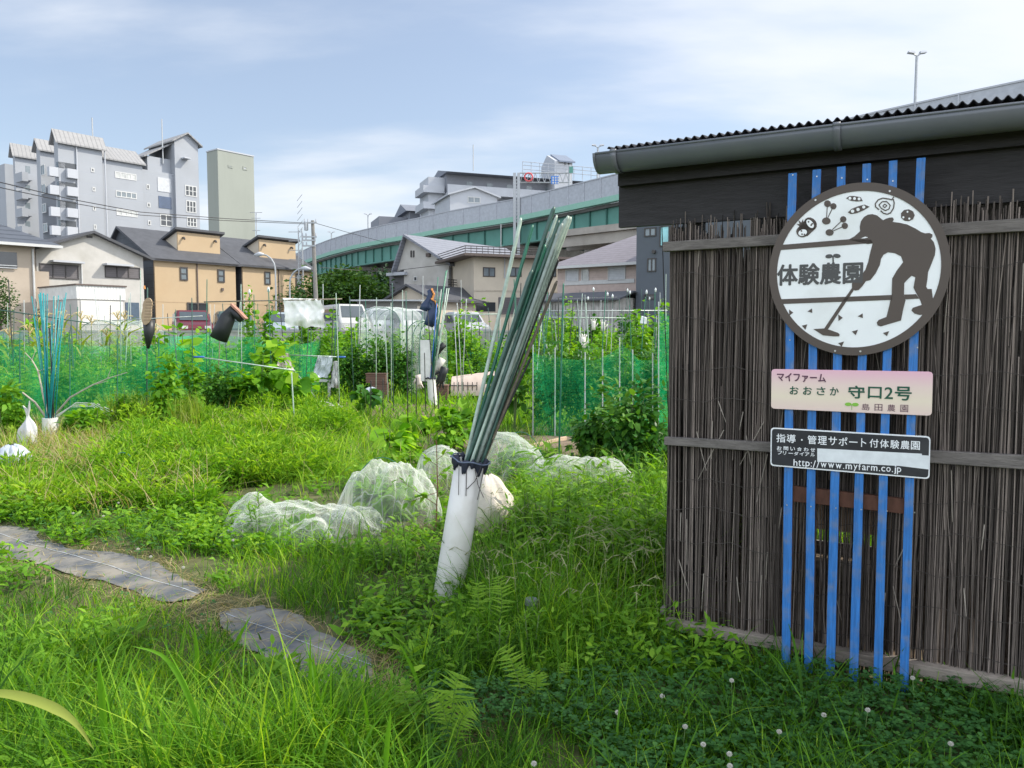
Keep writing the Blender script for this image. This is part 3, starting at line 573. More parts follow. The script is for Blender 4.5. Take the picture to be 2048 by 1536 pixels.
# ---- apartments behind the expressway
def far_apartment():
    vp = 5200; F = face_at(899, 150, vdir(vp)); d = F.d; B = Face(F.Q, Vector((-d.y, d.x, 0))); t = thing('apartment_building', 'long grey and white apartment block with open galleries behind the expressway', 'apartment block', F.P(0, LOT))
    s1, zt = F.hit(1245, 362); _, zt = F.hit(899, 345); tl = 12
    w = MB(); F.bx(w, 0, s1, LOT, zt, -tl, -1.6); w.build('wall', mat('far_grey', (.20, .21, .24), var=.05), t)  # grey darkened to give the galleries their recess shade
    w = MB(); w.prism([(-1, zt+.01), (tl+1, zt+.01), (tl*.5, zt+1.5)], lambda a, b, q: F.P(q, b, -a), -.5, s1); w.build('roof', mat('far_roof', (.17, .185, .22), var=.05), t)
    for k in range(5):
        z = zt - 3.7 - k*3.1; g = MB(); F.bx(g, -.2, s1, z, z+1.5, -.25, 0); F.bx(g, -.2, s1, z-.2, z-.003, -1.6, .05); g.build('gallery_parapet', m_greyw, t)
        for j in range(9): q = 4+j*4.2; g = MB(); F.bx(g, q, q+1.2, z+.1, z+2.5, -1.59, -1.54); g.build('door', m_glass, t)
    bl = MB(); q0 = -4.5
    for k in range(5): z = zt-3.5-k*3.1; F.bx(bl, q0, -.3, z, z+1.2, -9, -2); F.bx(bl, q0, -.25, z-.15, z-.003, -9.2, -1.8)
    bl.build('balcony', m_greyw, t)
    w = MB(); F.bx(w, q0+1.2, -.01, LOT, zt-.5, -10, -2.8); w.build('wall', m_greyw, t)
    # stair tower with a steep grey roof
    a, z1 = F.hit(*Z3(985, 150), 2); b, _ = F.hit(*Z3(1115, 150), 2); zp = F.hit(*Z3(1000, 82), 2)[1]
    w = MB(); w.prism([(-2, LOT), (5, LOT), (5, z1), (2, zp), (-2, z1)], lambda p, q, dd: F.P(dd, q, -p), a, b); w.build('stair_tower', m_greyw, t)
    w = MB(); w.prism([(-2.5, z1-.3), (2, zp), (2, zp+.3), (-2.5, z1)], lambda p, q, dd: F.P(dd, q, -p), a+.8, b+.4); w.build('stair_tower_roof', mat('far_slate', (.16, .19, .25), var=.05), t)
    g = MB()
    for x in (1055, 1083): zbox(Z3, g, F, x, 152, x+12, 190, 2, 2.06)
    g.build('slot_window', m_glassd, t)
    m = MB(); p = at(*Z3(390, 225), 152); m.tube([p, (p.x, p.y, zat(Z3(1, 35)[1], 152))], .1); m.build('mast', m_grey, t)
    # gabled white wing in front
    G = face_at(*[Z3(225, 0)[0], 128], vdir(vp)); t2 = thing('house', 'white gabled upper storey peeping over the expressway barrier', 'house', G.P(0, LOT))
    g1, gz = G.hit(*Z3(565, 410)); ga, gt = G.hit(*Z3(395, 352)); _, gz0 = G.hit(*Z3(225, 410)); gz = (gz+gz0)/2
    w = MB(); w.prism([(0, LOT), (g1, LOT), (g1, gz), (ga, gt), (0, gz)], lambda p, q, dd: G.P(p, q, -dd), 0, 10); w.build('wall', m_greyw, t2)
    roof_t(G, 0, g1, 0, 10, gz, gt, ov=.5, th=.25, sr=ga).build('roof', m_greyw, t2)
    zwin(Z3, t2, G, 348, 412, 442, 465, m_trimw, m_glass, mull=1, bar=.14)
    S = face_at(820, 165, vdir(vp)); t3 = thing('apartment_building', 'low grey block with dark roof just left of the gallery apartments', 'apartment block', S.P(0, LOT))
    a, z = S.hit(820, 423); b, _ = S.hit(884, 425); w = MB(); S.bx(w, a, b, LOT, z, -12, 0); S.bx(w, -6, a-.01, LOT, z-1, -12, -2); w.build('wall', mat('far_grey', (1, 1, 1)), t3)
    w = MB(); w.prism([(-1, z+.01), (13, z+.01), (5, z+2.2)], lambda p, q, dd: S.P(dd, q, -p), a-1, b); w.build('roof', mat('far_roof', (1, 1, 1)), t3)
    m = MB(); p = at(*Z2(1285, 650), 168); m.tube([p, (p.x, p.y, zat(Z2(1, 525)[1], 168))], .08); m.build('mast', m_grey, t3)
far_apartment()
# ---- elevated expressway
ZT = 17.0
m_barrier = lined('noise_barrier', (0.387, 0.408, 0.447), (0.36, 0.385, 0.43), .55, axis=2, width=.06)
m_girder = mat('girder_green', (0.095, 0.255, 0.215), var=.12, scale=.5, rough=.6); m_strip = mat('strip_green', (0.24, 0.45, 0.36), var=.08, rough=.6)
m_under = mat('deck_underside', (0.13, 0.13, 0.125), var=.25, scale=.4)
VP_PX = [(520, 548), (560, 526), (593, 508), (628.5, 491.5), (664, 478), (708, 464), (773, 448.5), (840, 435), (896.5, 422), (1029, 397.5), (1135, 371), (1235, 345.6), (1400, 307), (1570, 264.5), (1737, 223), (1900, 186), (2048, 154), (2300, 100), (2700, 20)]
VP_W = []
for px, py in VP_PX: y = (ZT-H)/((zat(py, 1.0)-H)); VP_W.append(Vector(((px-CX)/FPX*y*math.cos(PITCH)*(1-0), y, 0)))
def v_at(px):      # plan point and outward normal on the near edge
    for i in range(len(VP_PX)-1):
        if VP_PX[i][0] <= px <= VP_PX[i+1][0]:
            k = (px-VP_PX[i][0])/(VP_PX[i+1][0]-VP_PX[i][0]); return VP_W[i].lerp(VP_W[i+1], k)
def expressway():
    t = thing('expressway', 'green and white elevated expressway with panelled noise barrier curving behind the houses', 'expressway', (VP_W[8].x, VP_W[8].y, LOT))
    n = len(VP_W); N = []
    for i in range(n):
        d = (VP_W[min(i+1, n-1)] - VP_W[max(i-1, 0)]).normalized(); q = Vector((-d.y, d.x, 0)); N.append(q if q.dot(VP_W[i]) > 0 else -q)   # away from camera
    def strip(o0, o1, z0, z1):
        m = MB()
        for i in range(n-1):
            P = lambda k, o, z: VP_W[k] + N[k]*o + Vector((0, 0, z))
            m.hexa([P(i, o0, z0), P(i+1, o0, z0), P(i+1, o1, z0), P(i, o1, z0), P(i, o0, z1), P(i+1, o0, z1), P(i+1, o1, z1), P(i, o1, z1)])
        return m
    strip(0, .2, 14.95, ZT-.12).build('noise_barrier', m_barrier, t); strip(-.06, .26, ZT-.115, ZT).build('barrier_cap', m_greyw, t)
    strip(-.15, .5, 14.35, 14.93).build('edge_strip', m_strip, t); strip(.9, 1.2, 12.0, 14.34).build('girder', m_girder, t)
    strip(.7, 1.4, 11.85, 11.99).build('girder_flange', m_girder, t); strip(.5, 15, 14.0, 14.33).build('deck', m_under, t)
    for o in (5, 9, 13): strip(o, o+.3, 12.0, 13.99).build('girder', m_under if o < 13 else m_girder, t)
    strip(15.0, 15.2, 14.2, ZT).build('noise_barrier', m_barrier, t)
    pm, rm = mat('barrier_post', (.42, .44, .48)), mat('rib_green', (.05, .15, .125))
    for i in range(n-1):
        L = (VP_W[i+1]-VP_W[i]).length; k = max(1, int(L/2.6))
        for j in range(k):
            p = VP_W[i].lerp(VP_W[i+1], j/k); d = (VP_W[i+1]-VP_W[i]).normalized(); q = N[i].lerp(N[i+1], j/k)
            M = lambda c: p + d*c[0] + q*c[1] + Vector((0, 0, c[2]))
            MB().box(-.05, .05, -.08, -.003, 14.96, ZT-.13, M).build('barrier_post', pm, t); MB().box(-.06, .06, .70, .898, 12.0, 14.33, M).build('girder_rib', rm, t)
    # lower ramp deck seen under the main girder
    for px, wd in ((700, 2.0), (812, 2.2), (1010, 2.4), (1300, 2.4), (1850, 2.4)):
        p = v_at(px); i = min(range(n), key=lambda k: (VP_W[k]-p).length); q = N[i]; d = Vector((q.y, -q.x, 0))
        M = lambda c: p + d*c[0] + q*c[1] + Vector((0, 0, c[2]))
        m = MB(); m.box(-wd/2, wd/2, 5.5, 9.5, -.2, 10.3, M); m.hexa([M((-wd/2, 4.5, 10.3)), M((wd/2, 4.5, 10.3)), M((wd/2, 10.5, 10.3)), M((-wd/2, 10.5, 10.3)), M((-wd/2, 1.0, 11.84)), M((wd/2, 1.0, 11.84)), M((wd/2, 14, 11.84)), M((-wd/2, 14, 11.84))]); m.build('pier', conc, t)
    # road deck at street level far behind, closing the dark space below
    return t
expressway()
m = MB(); p0, p1 = at(1090, 600, 62), at(1420, 600, 52); d = (p1-p0); d.z = 0; d.normalize(); q = Vector((-d.y, d.x, 0))
M = lambda c: Vector((p0.x, p0.y, 0)) + d*c[0] + q*c[1] + Vector((0, 0, c[2]))
m.box(0, 60, 0, 9, 9.0, 9.5, M); 
for k in range(4): m.box(0, 60, .3+k*2.4, .7+k*2.4, 8.2, 8.98, M)
ramp = thing('expressway_ramp', 'lower concrete ramp deck under the expressway beside the dark slate building', 'ramp', M((0, 0, LOT)))
m.build('deck', mat('ramp_concrete', (.30, .28, .25), var=.2, scale=.6), ramp)
for k in (12, 34): MB().box(k, k+1.6, 3, 6, 0, 8.18, M).build('pier', conc, ramp)
# ---- lamps on the expressway, gantry
def twin_lamp(px, pyt, label, off=7, both=True):
    p = v_at(px); q = Vector((p.x, p.y, 0)).normalized(); p = p + q*0.6; zt = zat(pyt, p.y)
    t = thing('street_lamp', label, 'street lamp', (p.x, p.y, 14.3), group='lamps along the expressway')
    m = MB(); m.tube([(p.x, p.y, 14.3), (p.x, p.y, zt-.25)], [.13, .09], n=8); m.tube([(p.x-.3, p.y, zt-.02), (p.x, p.y, zt-.22), (p.x+.3, p.y, zt-.02)], .05); m.build('pole', m_grey, t)
    for s in (-1, 1):
        h = MB(); h.hexa([(p.x+s*.18, p.y-.17, zt-.06), (p.x+s*.62, p.y-.17, zt+.0), (p.x+s*.62, p.y+.17, zt+.0), (p.x+s*.18, p.y+.17, zt-.06), (p.x+s*.2, p.y-.1, zt+.1), (p.x+s*.58, p.y-.1, zt+.12), (p.x+s*.58, p.y+.1, zt+.12), (p.x+s*.2, p.y+.1, zt+.1)]); h.build('lamp_head', m_greyw, t)
twin_lamp(1818, 106, 'tall twin-headed street lamp rising above the corrugated roof')
twin_lamp(1195, 291, 'twin-headed street lamp just beyond the end of the gutter')
twin_lamp(740, 428, 'twin-headed lamp on the expressway between the pale tower and the gallery apartments')
twin_lamp(666, 464, 'small twin-headed lamp on the expressway, nearest the utility pole')
def gantry():
    p = v_at(1033); Y = p.y-.6; t = thing('sign_gantry', 'grey lattice sign gantry with a blue sign and a red ring over the expressway', 'sign gantry', (p.x, Y, LOT))
    def X(px): return (px-CX)/FPX*Y
    m = MB()
    for px in (1029, 1037): x = X(px); m.box(x-.16, x+.16, Y-.16, Y+.16, LOT, zat(346, Y))
    for k in range(14): z = zat(445-k*7, Y); m.box(X(1029)+.165, X(1037)-.165, Y-.1, Y+.1, z, z+.12)
    m.build('column', m_grey, t)
    for px in (1137,): m = MB(); m.tube([(X(px), Y, 11), (X(px), Y, zat(330, Y))], .13); m.build('column', m_grey, t)
    m = MB()
    for py in (346, 365): m.tube([(X(1037), Y, zat(py, Y)), (X(1140), Y, zat(py, Y))], .07)
    for k in range(8): m.tube([(X(1040+k*12), Y, zat(365, Y)), (X(1046+k*12), Y, zat(346, Y))], .04); m.tube([(X(1046+k*12), Y, zat(346, Y)), (X(1052+k*12), Y, zat(365, Y))], .04)
    m.build('truss', m_grey, t)
    m = MB()
    for py in (320, 327, 335): m.tube([(X(1045), Y+.8, zat(py, Y)), (X(1200), Y+.8, zat(py+14, Y))], .035)
    for k in range(10): px = 1045+k*17; m.tube([(X(px), Y+.8, zat(320+k*1.5, Y)), (X(px), Y+.8, zat(348+k*1.5, Y))], .035)
    m.build('walkway_rail', m_greyw, t)
    m = MB(); a, b = X(1101), X(1116); m.box(a, b, Y-.3, Y-.24, zat(369, Y), zat(353, Y)); f = m.build('blue_sign', mat('sign_blue', (.03, .17, .55), rough=.4, var=.03), t)
    m = MB()
    for r_ in range(3):
        for c_ in range(3): z = zat(356.5+r_*5, Y); x = a+.13+(b-a)*c_/3; m.box(x, x+(b-a)*.2, Y-.33, Y-.301, z-.1, z+.1)
    m.build('sign_lettering', m_trimw, f)
    cx, cz = X(1056.5), zat(355, Y); m = MB(); m.tube([(cx+math.cos(i*math.pi/12)*.45, Y-.25, cz+math.sin(i*math.pi/12)*.45) for i in range(25)], .09, n=6, cap=False); m.build('red_ring', mat('ring_red', (.55, .09, .10)), t)
    m = MB(); x = X(1140); m.box(x-.22, x+.22, Y-.3, Y-.25, zat(347, Y), zat(334, Y)); m.build('green_sign', m_girder, t)
gantry()
# ---- poles, wires, street lamps
def pole():
    Y = 52; p = at(629, HORIZON, Y); zt = zat(441, Y); t = thing('utility_pole', 'dark utility pole with crossarms at the end of the yellow houses', 'utility pole', (p.x, Y, LOT))
    m = MB(); xb = at(635, HORIZON, Y).x; m.tube([(xb, Y, LOT), (p.x, Y, zt)], [.17, .11], n=8); m.build('pole', m_pole, t)
    for py, x0, x1 in ((446, 609, 634), (474, 605, 634), (481, 605, 632), (492, 606, 632)):
        m = MB(); z = zat(py, Y); m.box(at(x0, py, Y).x, at(x1, py, Y).x, Y-.16, Y-.08, z-.05, z+.05); m.build('crossarm', m_grey, t)
        m = MB()
        for x in (x0+1, x0+8, x1-1): q = at(x, py, Y); m.tube([(q.x, Y-.12, z+.05), (q.x, Y-.12, z+.25)], [.06, .04])
        m.build('insulator', m_greyw, t)
    m = MB(); q = at(613, 452, Y); m.tube([(q.x, Y-.1, q.z-.3), (q.x, Y-.1, q.z+.2)], .14, n=8); m.build('transformer', m_grey, t)
    Y2 = 60; p2 = at(604, HORIZON, Y2); t2 = thing('aerial_mast', 'slender lattice aerial mast just left of the utility pole', 'aerial', (p2.x, Y2, LOT))
    m = MB(); z2 = zat(456, Y2)
    for s in (-.22, .22): m.tube([(p2.x+s, Y2, LOT), (p2.x+s*.6, Y2, z2)], .05)
    for k in range(16): z = LOT+3+k*.5; m.tube([(p2.x-.2, Y2, z), (p2.x+.2, Y2, z+.5)], .02)
    m.build('mast', m_grey, t2)
    for k in range(6): z = z2-.3-k*.7; m = MB(); m.tube([(p2.x-.9, Y2, z), (p2.x+.1, Y2, z)], .025); m.build('aerial_rod', m_grey, t2)
    cables = [('overhead cable sagging past the apartment block to the utility pole', [(-60, 350, 30), (140, 398, 38), (280, 424, 43), (450, 437, 48), (612, 446, 52)], .022), ('second overhead cable just under the first past the apartment block', [(-60, 362, 30), (140, 405, 38), (280, 430, 43), (450, 441, 48), (612, 448, 52)], .02),
        ('thin cable from the utility pole down across the expressway barrier', [(630, 446, 52), (700, 466, 58), (790, 490, 64), (900, 492, 70)], .018), ('low cable crossing the dark space under the expressway', [(640, 535, 52), (720, 541, 54), (800, 540, 53), (900, 528, 52)], .018)]
    for lb, pts, r in cables: tag(MB().tube([at(*c) for c in pts], r, n=5).build('cable', m_cable), lb, 'cable')
    q = at(513, 470, 70); t3 = thing('aerial', 'thin rooftop aerial behind the loft of the second yellow house', 'aerial', (q.x, 70, 5)); m = MB(); z = zat(425, 70)
    m.tube([(q.x, 70, 5), (q.x, 70, z)], .05); m.build('mast', m_grey, t3); m = MB()
    for dz, w_ in ((0, .55), (-.5, .4), (-1.6, .35)): m.tube([(q.x-w_, 70, z+dz), (q.x+w_, 70, z+dz)], .025)
    m.build('aerial_rods', m_grey, t3)
    for lb, bx, by, tx, ty, Y in (('curved street lamp in front of the second yellow house', 552, 600, 524, 507, 43), ('smaller curved street lamp near the corner of the second yellow house', 580, 600, 605, 535, 43)):
        b0 = at(bx, by, Y); h = at(tx, ty, Y); t4 = thing('street_lamp', lb, 'street lamp', (b0.x, Y, LOT)); dx = h.x-b0.x; m = MB()
        m.tube([(b0.x, Y, LOT), (b0.x, Y, h.z-.9)] + [(b0.x+dx*(1-math.cos(a)), Y, h.z-.9+.85*math.sin(a)) for a in (.4, .8, 1.2, 1.5)], .045, n=8); m.build('pole', m_grey, t4)
        m = MB(); s = 1 if dx > 0 else -1; m.tube([(h.x-s*.1, Y, h.z-.05), (h.x+s*.15, Y, h.z-.03), (h.x+s*.45, Y, h.z-.09)], [.06, .13, .05], n=8); m.build('lamp_head', m_greyw, t4, smooth=True)
pole()
# ------------------------------------------------------------------ the garden shed with its reed screen
m_reed = mat('reed', (0.135, 0.112, 0.098), rough=0.75, var=0.4, scale=5, stretch=(60, 60, 3), tint=0.92, spec=0.3)
m_oldwood = mat('weathered_wood', (0.15, 0.135, 0.125), rough=0.85, var=0.35, scale=6, stretch=(2, 2, 14), bump=0.4, bscale=20)
m_blackwood = mat('black_stained_wood', (0.022, 0.02, 0.022), rough=0.6, var=0.4, scale=5, stretch=(1.5, 1.5, 14), bump=0.35, bscale=18)
m_gutter = mat('gutter_plastic', (0.13, 0.14, 0.16), rough=0.33, var=0.1, scale=3, spec=0.5, dirt=((0.15, 0.147, 0.14), 6, 0.3))
m_corr = mat('corrugated_sheet', (0.035, 0.035, 0.04), rough=0.45, var=0.25, scale=4)
m_blue = mat('blue_painted_wood', (0.03, 0.165, 0.47), rough=0.5, var=0.28, scale=4, stretch=(30, 30, 1.6), bump=0.35, bscale=14, dirt=((0.19, 0.21, 0.24), 17, 0.6))
m_redwood = mat('reddish_brown_wood', (0.125, 0.055, 0.035), rough=0.7, var=0.3, scale=5, stretch=(8, 8, 3))
m_screw = mat('screw', (.5, .5, .48), rough=.35, metal=.8)
m_wire = mat('rusty_wire', (0.06, 0.05, 0.045), rough=0.6)
P0 = at(1340, HORIZON, 3.66); U = Vector((CX+1800, -FPX, 0)).normalized(); W = Face(P0, U)
shed = thing('garden_shed', 'small shed clad in dark reeds under a corrugated roof with a gutter', 'shed', (P0.x, P0.y, 0))
SR = 2.9; SD = 1.9        # length to the right (out of frame), depth
rng = np.random.default_rng(7)
def skew(mb, pxa, pya0, pya1, pxb, pyb0, pyb1, o0, o1, ext=0.0):
    """a bar on the wall whose top and bottom edges run through two photo columns"""
    sa, za0 = W.hit(pxa, pya0, o1); _, za1 = W.hit(pxa, pya1, o1); sb, zb0 = W.hit(pxb, pyb0, o1); _, zb1 = W.hit(pxb, pyb1, o1)
    k = (sb+ext-sa)/(sb-sa); zb0, zb1, sb = za0+(zb0-za0)*k, za1+(zb1-za1)*k, sb+ext
    return mb.hexa([W.P(sa, za1, o1), W.P(sb, zb1, o1), W.P(sb, zb1, o0), W.P(sa, za1, o0), W.P(sa, za0, o1), W.P(sb, zb0, o1), W.P(sb, zb0, o0), W.P(sa, za0, o0)])
ZTOP = W.hit(1480, 440)[1]
# reeds: a dense front layer and a sparser one behind, individually leaning, some broken short
def reeds(s0, s1, gap, off, zt, seed, Wf, thin=None):
    r = np.random.default_rng(seed); V = []; F = []; T = []; s = s0; k = 0
    while s < s1:
        rad = r.uniform(.0017, .0033); s += rad*2*r.uniform(.8, 1.15) + (r.exponential(gap) if r.random() < .30 else 0)
        z0 = r.uniform(.0, .05); z1 = zt + r.normal(0, .028) - (r.uniform(0, .08) if r.random() < .3 else 0)
        if r.random() < .05: z1 = z0 + r.uniform(.4, 1.9)
        if thin and thin(s, r): z0 = r.uniform(.55, .95)
        lean = r.normal(0, .007) if r.random() < .86 else r.normal(0, .035); o = off + r.normal(0, .004); bow = r.normal(0, .007); tn = np.clip(r.normal(.40, .25), 0, 1)
        if r.random() < .10: tn = r.uniform(.8, 1.25)
        for j, t in enumerate((0, .33, .66, 1)):
            z = z0+(z1-z0)*t; c = s + lean*(z-1) + bow*math.sin(t*3.14)
            for q in range(5):
                a = q*2*math.pi/5; p = Wf.P(c+rad*math.cos(a), z, o+rad*math.sin(a)); V.append(tuple(p)); T.append(tn)
        for j in range(3):
            for q in range(5): a = k+j*5+q; b = k+j*5+(q+1) % 5; F.append((a, b, b+5, a+5))
        k += 20
    return V, F, T
def add_reeds(name, parent, sets):
    V, F, T = [], [], []
    for a in sets: v, f, t = reeds(*a); n = len(V); V += v; F += [tuple(i+n for i in q) for q in f]; T += t
    return link(name, npmesh(name, np.array(V), np.array(F), np.array(T)), m_reed, parent)
thin = lambda s, r: (.12 < s < .5 and r.random() < .35) or (.5 < s < .95 and r.random() < .2)
add_reeds('reed_screen', shed, [(0.0, SR, .004, .0, ZTOP, 11, W, None), (0.0, SR, .006, -.012, ZTOP-.03, 12, W, thin), (0.3, SR, .02, .009, ZTOP-.01, 13, W, lambda s, r: r.random() < .3)])
SIDE = Face(W.P(0, 0, 0), W.n); 
class _L:   # left return of the screen, running back from the corner
    @staticmethod
    def P(s, z, off): return W.P(-.006+off, z, -s)
add_reeds('side_screen', shed, [(0.01, SD, .004, .0, ZTOP, 21, _L, None), (0.01, SD, .006, .012, ZTOP, 22, _L, None)])
# loose broken strands hanging off the screen
rl = random.Random(19); ls = MB()
for k in range(46):
    s_ = rl.uniform(.03, 1.55); z_ = rl.uniform(.25, 2.0); ln = rl.uniform(.07, .28); an = rl.gauss(0, .22); q = W.P(s_, z_, .016); e_ = W.P(s_+ln*math.sin(an), z_-ln*math.cos(an), .020+rl.uniform(0, .02)); ls.tube([q, q.lerp(e_, .5)+W.n*.004, e_], [.0022, .002, .0012], n=4)
ls.build('loose_reeds', mat('loose_reed', (.30, .265, .225), rough=.8, var=.3), shed)
# back wall boards with a low opening, right wall
bw = MB(); bo = -SD
sa, za = .42, .24; sb, zb = .86, .10   # low gap in the back boards
for (a, b, c, d) in ((-.02, SR, za, 2.33), (-.02, sa, zb, za-.001), (sb, SR, zb, za-.001), (-.02, SR, .0, zb-.001)): W.bx(bw, a, b, c, d, bo-.02, bo)
bw.build('back_wall', m_oldwood, shed)
m = MB(); m.box(SR+.001, SR+.02, -SD, 0, 0, 2.1, M=lambda q: W.P(q[0], q[2], q[1])); m.build('side_wall', m_oldwood, shed)
m = MB(); W.bx(m, -.01, SR, -.05, .02, -SD, -.05); m.build('floor', soil, shed)
for s_, o_, z_ in ((.06, -.12, 2.1), (1.45, -.12, 2.1), (2.8, -.12, 2.1), (.06, -SD+.03, 2.3), (2.8, -SD+.03, 2.3)): W.bx(MB_ := MB(), s_, s_+.07, 0, z_, o_, o_+.07); MB_.build('frame_post', m_blackwood, shed)
m = MB(); W.bx(m, .35, .95, .42, .47, -1.5, -.9); W.bx(m, .38, .43, .02, .415, -1.45, -1.4); W.bx(m, .87, .92, .02, .415, -1.45, -1.4); W.bx(m, .38, .43, .02, .415, -1.0, -.95); W.bx(m, .87, .92, .02, .415, -1.0, -.95)
tag(m.build('bench', mat('bench_wood', (.42, .27, .16), rough=.6)), 'pale wooden bench inside the shed, glimpsed through the reeds', 'bench')
# rails across the screen
skew(MB(), 1325, 484, 503, 2048, 436, 462, .012, .045, 1.0).build('rail', m_oldwood, shed, bevel=.003)
skew(MB(), 1328, 874, 890, 2048, 911, 939, .012, .042, 1.0).build('rail', m_oldwood, shed, bevel=.003)
skew(MB(), 1328, 1240, 1258, 2048, 1366, 1394, -.01, .05, 1.0).build('sill_beam', mat('sill_wood', (.26, .225, .19), rough=.85, var=.3, scale=6, stretch=(2, 2, 14), bump=.4, bscale=20), shed, bevel=.003)
m = MB(); W.bx(m, -.02, .0, .14, .17, -SD, .03); m.build('corner_trim', m_oldwood, shed)
# binding wires
for py in (552, 640, 735, 795, 955, 1010, 1075, 1140, 1205):
    s0_, z_ = W.hit(1345, py); m = MB(); r = random.Random(py); ph = r.random()*6
    m.tube([W.P(.0+i*.03, z_ + .012*math.sin(i*.55+ph)+r.uniform(-.005, .005), .017+.004*math.sin(i*1.7)) for i in range(int(SR/.03))], .0016, n=4); m.build('binding_wire', m_wire, shed)
# fascia, eave, gutter and roof
skew(MB(), 1238, 362, 455, 2048, 262, 402, -.045, -.016, 1.2).build('fascia_board', m_blackwood, shed)
skew(MB(), 1236, 336, 372, 2048, 225, 290, -.014, .03, 1.2).build('soffit_shadow', m_blackwood, shed)  # black board put in for the soffit shadow under the gutter
GO = .20; sg0, zg0 = W.hit(1190, 308, GO); sg1, zg1 = W.hit(2048, 206, GO); RG = .075
def zg(s): return zg0 + (zg1-zg0)*(s-sg0)/(sg1-sg0)
def half_pipe(m, s0, s1, r0, r1, n=14):
    k = len(m.v)
    for s_ in (s0, s1):
        for rr in (r0, r1):
            for i in range(n+1): a = math.pi*i/n; m.v.append(tuple(W.P(s_, zg(s_) - rr*math.sin(a)*1.05, GO - RG + rr*math.cos(a))))
    N_ = n+1
    for i in range(n):
        m.f += [(k+i, k+i+1, k+2*N_+i+1, k+2*N_+i), (k+N_+i, k+3*N_+i, k+3*N_+i+1, k+N_+i+1), (k+i, k+N_+i, k+N_+i+1, k+i+1), (k+2*N_+i, k+2*N_+i+1, k+3*N_+i+1, k+3*N_+i)]
    for i in (0, n): m.f.append((k+i, k+2*N_+i, k+3*N_+i, k+N_+i))
    return m
g = half_pipe(MB(), sg0, SR+.1, RG, RG-.003)
g.tube([W.P(sg0, zg(sg0)+.002, GO-.002), W.P(SR+.1, zg(SR+.1)+.002, GO-.002)], .006, n=8)
gut = g.build('gutter', m_gutter, shed, smooth=True)
m = MB(); m.prism([(GO-RG+RG*1.04*math.cos(math.pi*i/14), -RG*1.10*math.sin(math.pi*i/14)) for i in range(15)], lambda a, b, d: W.P(sg0-.012+d, zg(sg0)+b+.004, a), 0, .012); m.build('end_cap', m_gutter, gut)
for px in (1226, 1672, 2300):
    s_ = W.S(px, 290, GO); m = half_pipe(MB(), s_-.014, s_+.014, RG+.005, RG+.0005)
    m.tube([W.P(s_-.014, zg(s_)+.004, GO-.001), W.P(s_+.014, zg(s_)+.004, GO-.001)], .0095, n=8); m.build('gutter_bracket', m_gutter, shed, smooth=True)
RO = .15; sr0, zr0 = W.hit(1214, 297, RO); _, zr1 = W.hit(2048, 190, RO); sr1 = W.S(2048, 190, RO)
V = []; F = []; PI_ = .0365; ns = int((SR+.15-sr0)/PI_*8); nt_ = 6
for j in range(nt_+1):
    for i in range(ns+1):
        s_ = sr0 + i*PI_/8; o = RO - (SD+.4)*j/nt_; z = zr0 + (zr1-zr0)*(s_-sr0)/(sr1-sr0) + .008*math.sin(2*math.pi*i/8) + (RO-o)*.14
        V.append(tuple(W.P(s_, z, o)))
for j in range(nt_):
    for i in range(ns): a = j*(ns+1)+i; F.append((a, a+1, a+ns+2, a+ns+1))
o = link('roof', npmesh('roof', np.array(V), np.array(F), smooth=True), m_corr, shed); sm = o.modifiers.new('thick', 'SOLIDIFY'); sm.thickness = .003
m = MB()
for s_ in (sr0+.15, .9, 1.9, 2.7): m.hexa([W.P(s_, zr0-.10, .10), W.P(s_+.045, zr0-.10, .10), W.P(s_+.045, zr0+.18, -SD-.2), W.P(s_, zr0+.18, -SD-.2), W.P(s_, zr0-.025, .10), W.P(s_+.045, zr0-.025, .10), W.P(s_+.045, zr0+.255, -SD-.2), W.P(s_, zr0+.255, -SD-.2)])
m.build('rafters', m_blackwood, shed)
